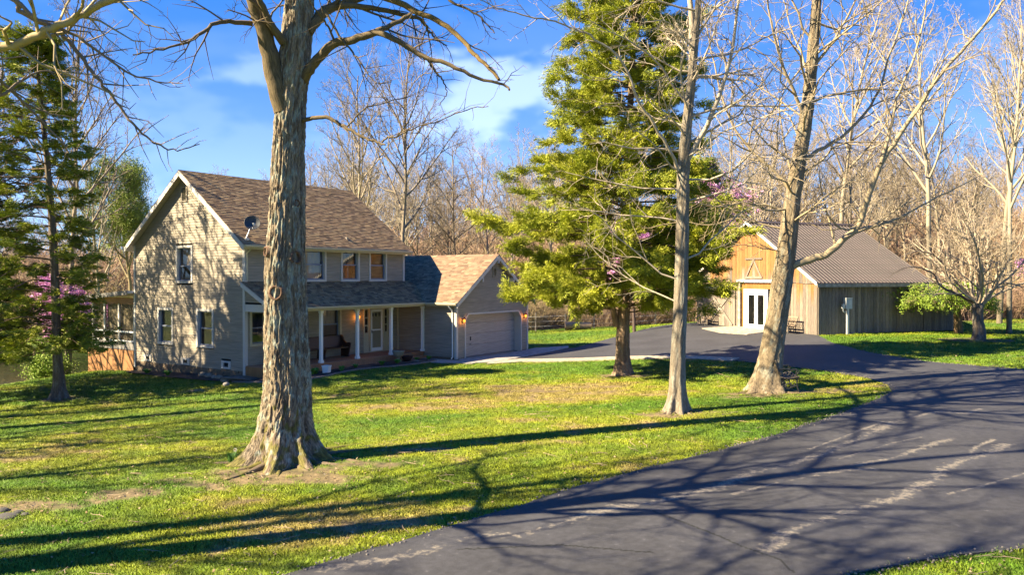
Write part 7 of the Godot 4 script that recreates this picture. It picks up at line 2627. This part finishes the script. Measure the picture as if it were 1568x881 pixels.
	TW.thin = 0.008
	foot = grounded(-25.5, 54.0)
	var r := small_tree("willow_tree", "willow in first yellow-green leaf behind the screened porch", foot, 13.0, 0.16, TW, Color(0.24, 0.19, 0.10))
	leafing(r[0], foot, r[1], leaf_cluster(9, 0.11, 0.06, 0.02), M.leaf, Color(0.24, 0.30, 0.03), Color(0.16, 0.22, 0.03), 7000, 0.25, "leaves")
	foot = grounded(-31.0, 88.0)
	r = small_tree("willow_tree", "willow in first yellow-green leaf on the pond's far bank", foot, 10.0, 0.14, TW, Color(0.24, 0.19, 0.10))
	leafing(r[0], foot, r[1], leaf_cluster(9, 0.13, 0.07, 0.024), M.leaf, Color(0.24, 0.28, 0.05), Color(0.18, 0.22, 0.04), 4000, 0.25, "leaves")
	# bright bush at the pond's edge
	foot = grounded(-22.6, 39.2)
	t = thing("green_bush", "bright yellow-green bush at the top of the bank before the pond", "bush", foot)
	sh = Shape.new()
	tips = []
	for k in 60:
		var d := Vector3(rng.randfn(0, 0.7), 1.0, rng.randfn(0, 0.6)).normalized()
		branch(sh, foot, d, rng.randf_range(0.6, 1.2), 0.012, 3, T, Color(0.2, 0.16, 0.08), tips)
	part("stems", local(sh, foot), M.twig, t)
	leafing(t, foot, tips, leaf_cluster(10, 0.08, 0.05, 0.025), M.leaf, Color(0.25, 0.34, 0.02), Color(0.16, 0.25, 0.02), 900, 0.16, "leaves")

# ---------------------------------------------------------------- the woods behind
func make_woods() -> void:
	var kinds := []
	for k in 6:
		var T := (UPRIGHT if k != 3 else SPREADING).duplicate()
		T.kids = [18, 8, 6, 4, 0] if k < 2 else [16, 7, 6, 4, 0]
		T.start = [0.12, 0.2, 0.2, 0.15]
		T.thin = 0.010
		T.segs = [10, 6, 4, 2, 2]
		var tone: Color = [Color(0.288, 0.240, 0.168), Color(0.200, 0.164, 0.116), Color(0.280, 0.228, 0.160), Color(0.176, 0.140, 0.096), Color(0.304, 0.260, 0.188), Color(0.264, 0.204, 0.152)][k]
		var t := Node3D.new()
		var tr := Shape.new()
		var lean := Vector3(rng.randf_range(-0.3, 0.3), 5.4, rng.randf_range(-0.3, 0.3))
		tr.tube(PackedVector3Array([Vector3(0, -0.4, 0), Vector3(0, 0.4, 0), lean * 0.5, lean]), PackedFloat32Array([0.24, 0.18, 0.16, 0.145]), 9, tone)
		part("trunk", tr, M.bark, t)
		var sh := Shape.new()
		branch(sh, lean, Vector3(0.02, 1, 0.02).normalized(), 12.6, 0.145, 0, T, tone)
		part("crown", sh, M.twig, t)
		kinds.append(t)
	# trees one can name: behind the house, left of it, behind the barn
	var named := [
		[545, 56.0, 18.2, 0, "bare tree with a narrow upright crown rising behind the house ridge"],
		[612, 54.0, 19.2, 1, "bare tree with a straight trunk rising behind the house's far eave"],
		[104, 44.0, 19.5, 1, "tall bare tree standing behind the hemlock at the pond bank"],
		[158, 52.0, 15.0, 4, "bare tree on the bank between hemlock and house"],
		[1288, 57.0, 22.5, 0, "tall pale bare tree rising behind the barn ridge"],
		[1425, 52.0, 20.0, 4, "pale many-branched bare tree beside the barn's far end"],
		[1530, 47.0, 18.0, 2, "bare tree with pale trunk on the lawn's edge beyond the vase-shaped tree"],
		[1545, 41.0, 15.5, 4, "pale-trunked bare tree standing just behind the mulch ring"],
		[700, 66.0, 15.0, 3, "spreading bare tree behind the garage ridge"]]
	for q in named:
		var z: float = q[1]
		var x: float = (q[0] - 784.0) / FOCAL * z
		var at := grounded(x, z)
		var s: float = q[2] / 18.0
		var c := copy_named("bare_tree", kinds[q[3]], at, rng.randf() * TAU, Vector3(s * 0.85, s, s * 0.85), q[4])
		c.set_meta("category", "tree")
	var placed := []
	var tries := 0
	while placed.size() < 185 and tries < 9000:
		tries += 1
		var z := rng.randf_range(60.0, 112.0)
		var x := rng.randf_range(-0.74, 0.74) * z
		if x > 16.0 and rng.randf() < 0.5: z = rng.randf_range(52.0, 90.0)
		if x < -17.0 and (z < 86.0 or rng.randf() < 0.5): continue
		if x > 2.0 and x < 14.0 and z < 63.0: continue
		var ok := true
		for p in placed:
			if Vector2(x - p.x, z - p.y).length() < 1.9: ok = false
		if not ok: continue
		placed.append(Vector2(x, z))
		var s := rng.randf_range(0.55, 0.92) * (0.92 if x > 18.0 else 1.0)
		var c := copy_named("wood_tree", kinds[rng.randi() % 6], grounded(x, z), rng.randf() * TAU, Vector3(s * 0.9, s, s * 0.9), wood_label(x, z))
		c.set_meta("category", "tree"); c.set_meta("group", "bare trees of the wood")
	for k in kinds: k.free()
	# undergrowth: twiggy brush at the wood's edge
	var br := []
	for k in 3:
		var sh := Shape.new()
		for i in 34:
			var d := Vector3(rng.randfn(0, 0.5), 1.0, rng.randfn(0, 0.5)).normalized()
			var o := Vector3(rng.randfn(0, 0.3), 0, rng.randfn(0, 0.3))
			var l := rng.randf_range(0.8, 2.3)
			var mid := o + d * l * 0.5 + Vector3(rng.randfn(0, 0.1), 0, rng.randfn(0, 0.1))
			var tip := mid + (d + Vector3(rng.randfn(0, 0.3), 0, rng.randfn(0, 0.3))).normalized() * l * 0.5
			sh.tube(PackedVector3Array([o, mid, tip]), PackedFloat32Array([0.014, 0.010, 0.006]), 3, Color.WHITE)
			for j in 4:
				var f := mid.lerp(tip, rng.randf())
				sh.tube(PackedVector3Array([f, f + Vector3(rng.randfn(0, 0.25), rng.randf_range(0.05, 0.4), rng.randfn(0, 0.25))]), PackedFloat32Array([0.007, 0.004]), 3, Color.WHITE)
		br.append(sh.mesh())
	var xf := [[], [], []]
	var cols := [[], [], []]
	for i in 6500:
		var z := 58.0 + pow(rng.randf(), 1.5) * 62.0
		var x := rng.randf_range(-0.76, 0.76) * z
		if x > 16.0: z -= 8.0
		if x < -16.0 and z < 80.0:
			if rng.randf() < 0.8: continue
			z = rng.randf_range(86.0, 104.0)
		if wood_floor(x, z) < 0.5 or gh(x, z) < -2.8: continue
		if x > 2.0 and x < 14.0 and z < 60.5: continue
		var s := rng.randf_range(0.6, 1.5) * (1.0 + 1.5 * smoothstep(63.0, 80.0, z))
		var k := rng.randi() % 3
		xf[k].append(Transform3D(Basis(Vector3.UP, rng.randf() * TAU).scaled(Vector3(s, s * rng.randf_range(0.7, 1.3), s)), grounded(x, z)))
		var c := Color(0.38, 0.27, 0.16).lerp(Color(0.30, 0.19, 0.15), rng.randf()).lerp(Color(0.26, 0.25, 0.09), 0.5 * maxf(0.0, soft.get_noise_2d(x, z) * 2.0)) * rng.randf_range(0.7, 1.2)
		c.a = 1.0
		cols[k].append(c)
	var root := Node3D.new()
	root.name = "undergrowth"
	add_child(root)
	tag(root, "tangled brown leafless brush along the edge of the wood", "brush", "", "stuff")
	for k in 3:
		swarm("brush", br[k], M.twig, xf[k], cols[k], root).set_meta("kind", "stuff")

func wood_label(x: float, z: float) -> String:
	var far := z > 82.0
	if x < -17.0: return "slim bare tree of the wood on the bank beyond the pond"
	if x < 4.0: return "slim bare tree of the far wood behind the house" if far else "slim bare tree at the wood's edge behind house and garage"
	if x < 16.0: return "slim bare tree of the far wood behind the cedar" if far else "slim bare tree at the wood's edge behind the cedar and wire fence"
	if x < 34.0: return "slim bare tree of the far wood behind the barn" if far else "slim bare tree at the wood's edge just behind the barn"
	return "slim bare tree of the wood beyond the vase-shaped tree's lawn"

func copy_named(called: String, o: Node3D, at: Vector3, turn: float, size: Vector3, label: String) -> Node3D:
	var c: Node3D = o.duplicate()
	c.name = numbered(called)
	add_child(c)
	c.position = at; c.rotation.y = turn; c.scale = size
	c.set_meta("label", label)
	return c

func make_pond() -> void:
	var sh := Shape.new()
	var n := 24
	for k in n:
		for i in n:
			var a := Vector3(lerpf(-110, -14, float(i) / n), -3.0, -lerpf(40, 92, float(k) / n))
			var w := Vector3(96.0 / n, 0, 0)
			var d := Vector3(0, 0, -52.0 / n)
			sh.quad(a, a + w, a + w + d, a + d, Color.WHITE, Vector2(a.x, a.z))
	structure("pond_water", sh, M.water)

# ---------------------------------------------------------------- sky
func cloud_cover() -> ImageTexture:
	var w := 2048
	var h := 1024
	var f := FastNoiseLite.new()
	f.seed = 8; f.frequency = 1.0; f.fractal_octaves = 5; f.fractal_gain = 0.55
	var g := FastNoiseLite.new()
	g.seed = 9; g.frequency = 0.8; g.fractal_octaves = 3
	var data := PackedByteArray()
	data.resize(w * h * 4)
	var puffs := [[760, 150, 0.115, 0.062, 0.75], [700, 165, 0.09, 0.05, 0.5], [385, 115, 0.05, 0.02, 0.42], [300, 235, 0.2, 0.07, 0.16], [640, 250, 0.25, 0.06, 0.12], [1540, 60, 0.1, 0.05, 0.2], [1300, 150, 0.3, 0.08, 0.1]]
	var dirs := []
	for p in puffs: dirs.append(look(p[0], p[1]).normalized())
	for y in h / 2:
		var el := PI * (0.5 - (y + 0.5) / h)
		for x in w:
			var az := TAU * (x + 0.5) / w
			var d := Vector3(sin(az) * cos(el), sin(el), -cos(az) * cos(el))
			var a := 0.0
			if el > 0.0:
				var wisp := f.get_noise_3d(d.x * 3.0, d.y * 9.0, d.z * 3.0)
				var band := g.get_noise_3d(d.x * 2.0, d.y * 4.0, d.z * 2.0)
				a = 0.10 * smoothstep(0.1, 0.6, wisp + 0.6 * band)
				for i in puffs.size():
					var e: Vector3 = dirs[i]
					if d.dot(e) < 0.92: continue
					var side := e.cross(Vector3.UP).normalized()
					var q := Vector2((d - e).dot(side) / puffs[i][2], (d - e).y / puffs[i][3]).length()
					var k := f.get_noise_3d(d.x * 9.0, d.y * 24.0, d.z * 9.0)
					a = maxf(a, puffs[i][4] * smoothstep(1.1, 0.2, q + 1.3 * k))
			var o := (y * w + x) * 4
			data[o] = 255; data[o + 1] = 255; data[o + 2] = 255
			data[o + 3] = clampi(int(a * 255.0), 0, 255)
	return ImageTexture.create_from_image(Image.create_from_data(w, h, false, Image.FORMAT_RGBA8, data))

func _ready() -> void:
	rng.seed = 20240413
	soft.seed = 4; soft.frequency = 0.11; soft.fractal_octaves = 3
	fine.seed = 6; fine.frequency = 0.75; fine.fractal_octaves = 3
	# camera, sky, sun, exposure
	var cam := Camera3D.new()
	cam.name = "camera"
	add_child(cam)
	cam.position = CAM
	cam.rotation.x = -PITCH
	cam.fov = rad_to_deg(2.0 * atan(440.5 / FOCAL))
	cam.near = 0.1
	cam.far = 1500.0
	cam.current = true
	var sm := ProceduralSkyMaterial.new()
	sm.sky_top_color = Color(0.0, 0.248, 0.495)
	sm.sky_horizon_color = Color(0.47, 0.57, 0.66)
	sm.sky_curve = 0.09
	sm.sky_energy_multiplier = 1.0
	sm.ground_bottom_color = Color(0.25, 0.22, 0.14)
	sm.ground_horizon_color = Color(0.62, 0.72, 0.84)
	sm.sun_angle_max = 20.0
	sm.sky_cover = cloud_cover()
	sm.sky_cover_modulate = Color(0.42, 0.42, 0.42)
	var sky := Sky.new()
	sky.sky_material = sm
	var env := Environment.new()
	env.background_mode = Environment.BG_SKY
	env.sky = sky
	env.tonemap_mode = Environment.TONE_MAPPER_LINEAR
	env.tonemap_exposure = 4.6
	env.sdfgi_enabled = true
	env.ssao_enabled = true
	env.ssil_enabled = true
	var we := WorldEnvironment.new()
	we.name = "environment"
	we.environment = env
	add_child(we)
	var sun := DirectionalLight3D.new()
	sun.name = "sun"
	add_child(sun)
	sun.look_at_from_position(Vector3.ZERO, sun_dir.normalized())
	sun.light_energy = 1.6
	sun.light_color = Color(1.0, 0.92, 0.77)
	sun.light_angular_distance = 0.5
	sun.shadow_enabled = true
	# the place
	make_materials()
	solve_land()
	for q in [[440, 728, 2.6, 1.0], [1036, 634, 1.3, 0.7], [1180, 602, 1.9, 0.9], [953, 576, 1.1, 0.8], [195, 757, 0.9, 0.6], [30, 778, 1.1, 0.5], [93, 612, 0.9, 0.7], [640, 690, 0.9, 0.3], [1260, 600, 1.2, 0.5]]:
		var g := on_ground(q[0], q[1])
		bare_spots.append([g.x, -g.z, q[2], q[3]])
	make_ground()
	make_paving()
	make_pond()
	make_house()
	make_barn()
	make_great_tree()
	make_lawn_trees()
	make_frame_trees()
	make_evergreens()
	make_small_trees()
	make_woods()
	make_small_things()
	make_grass()
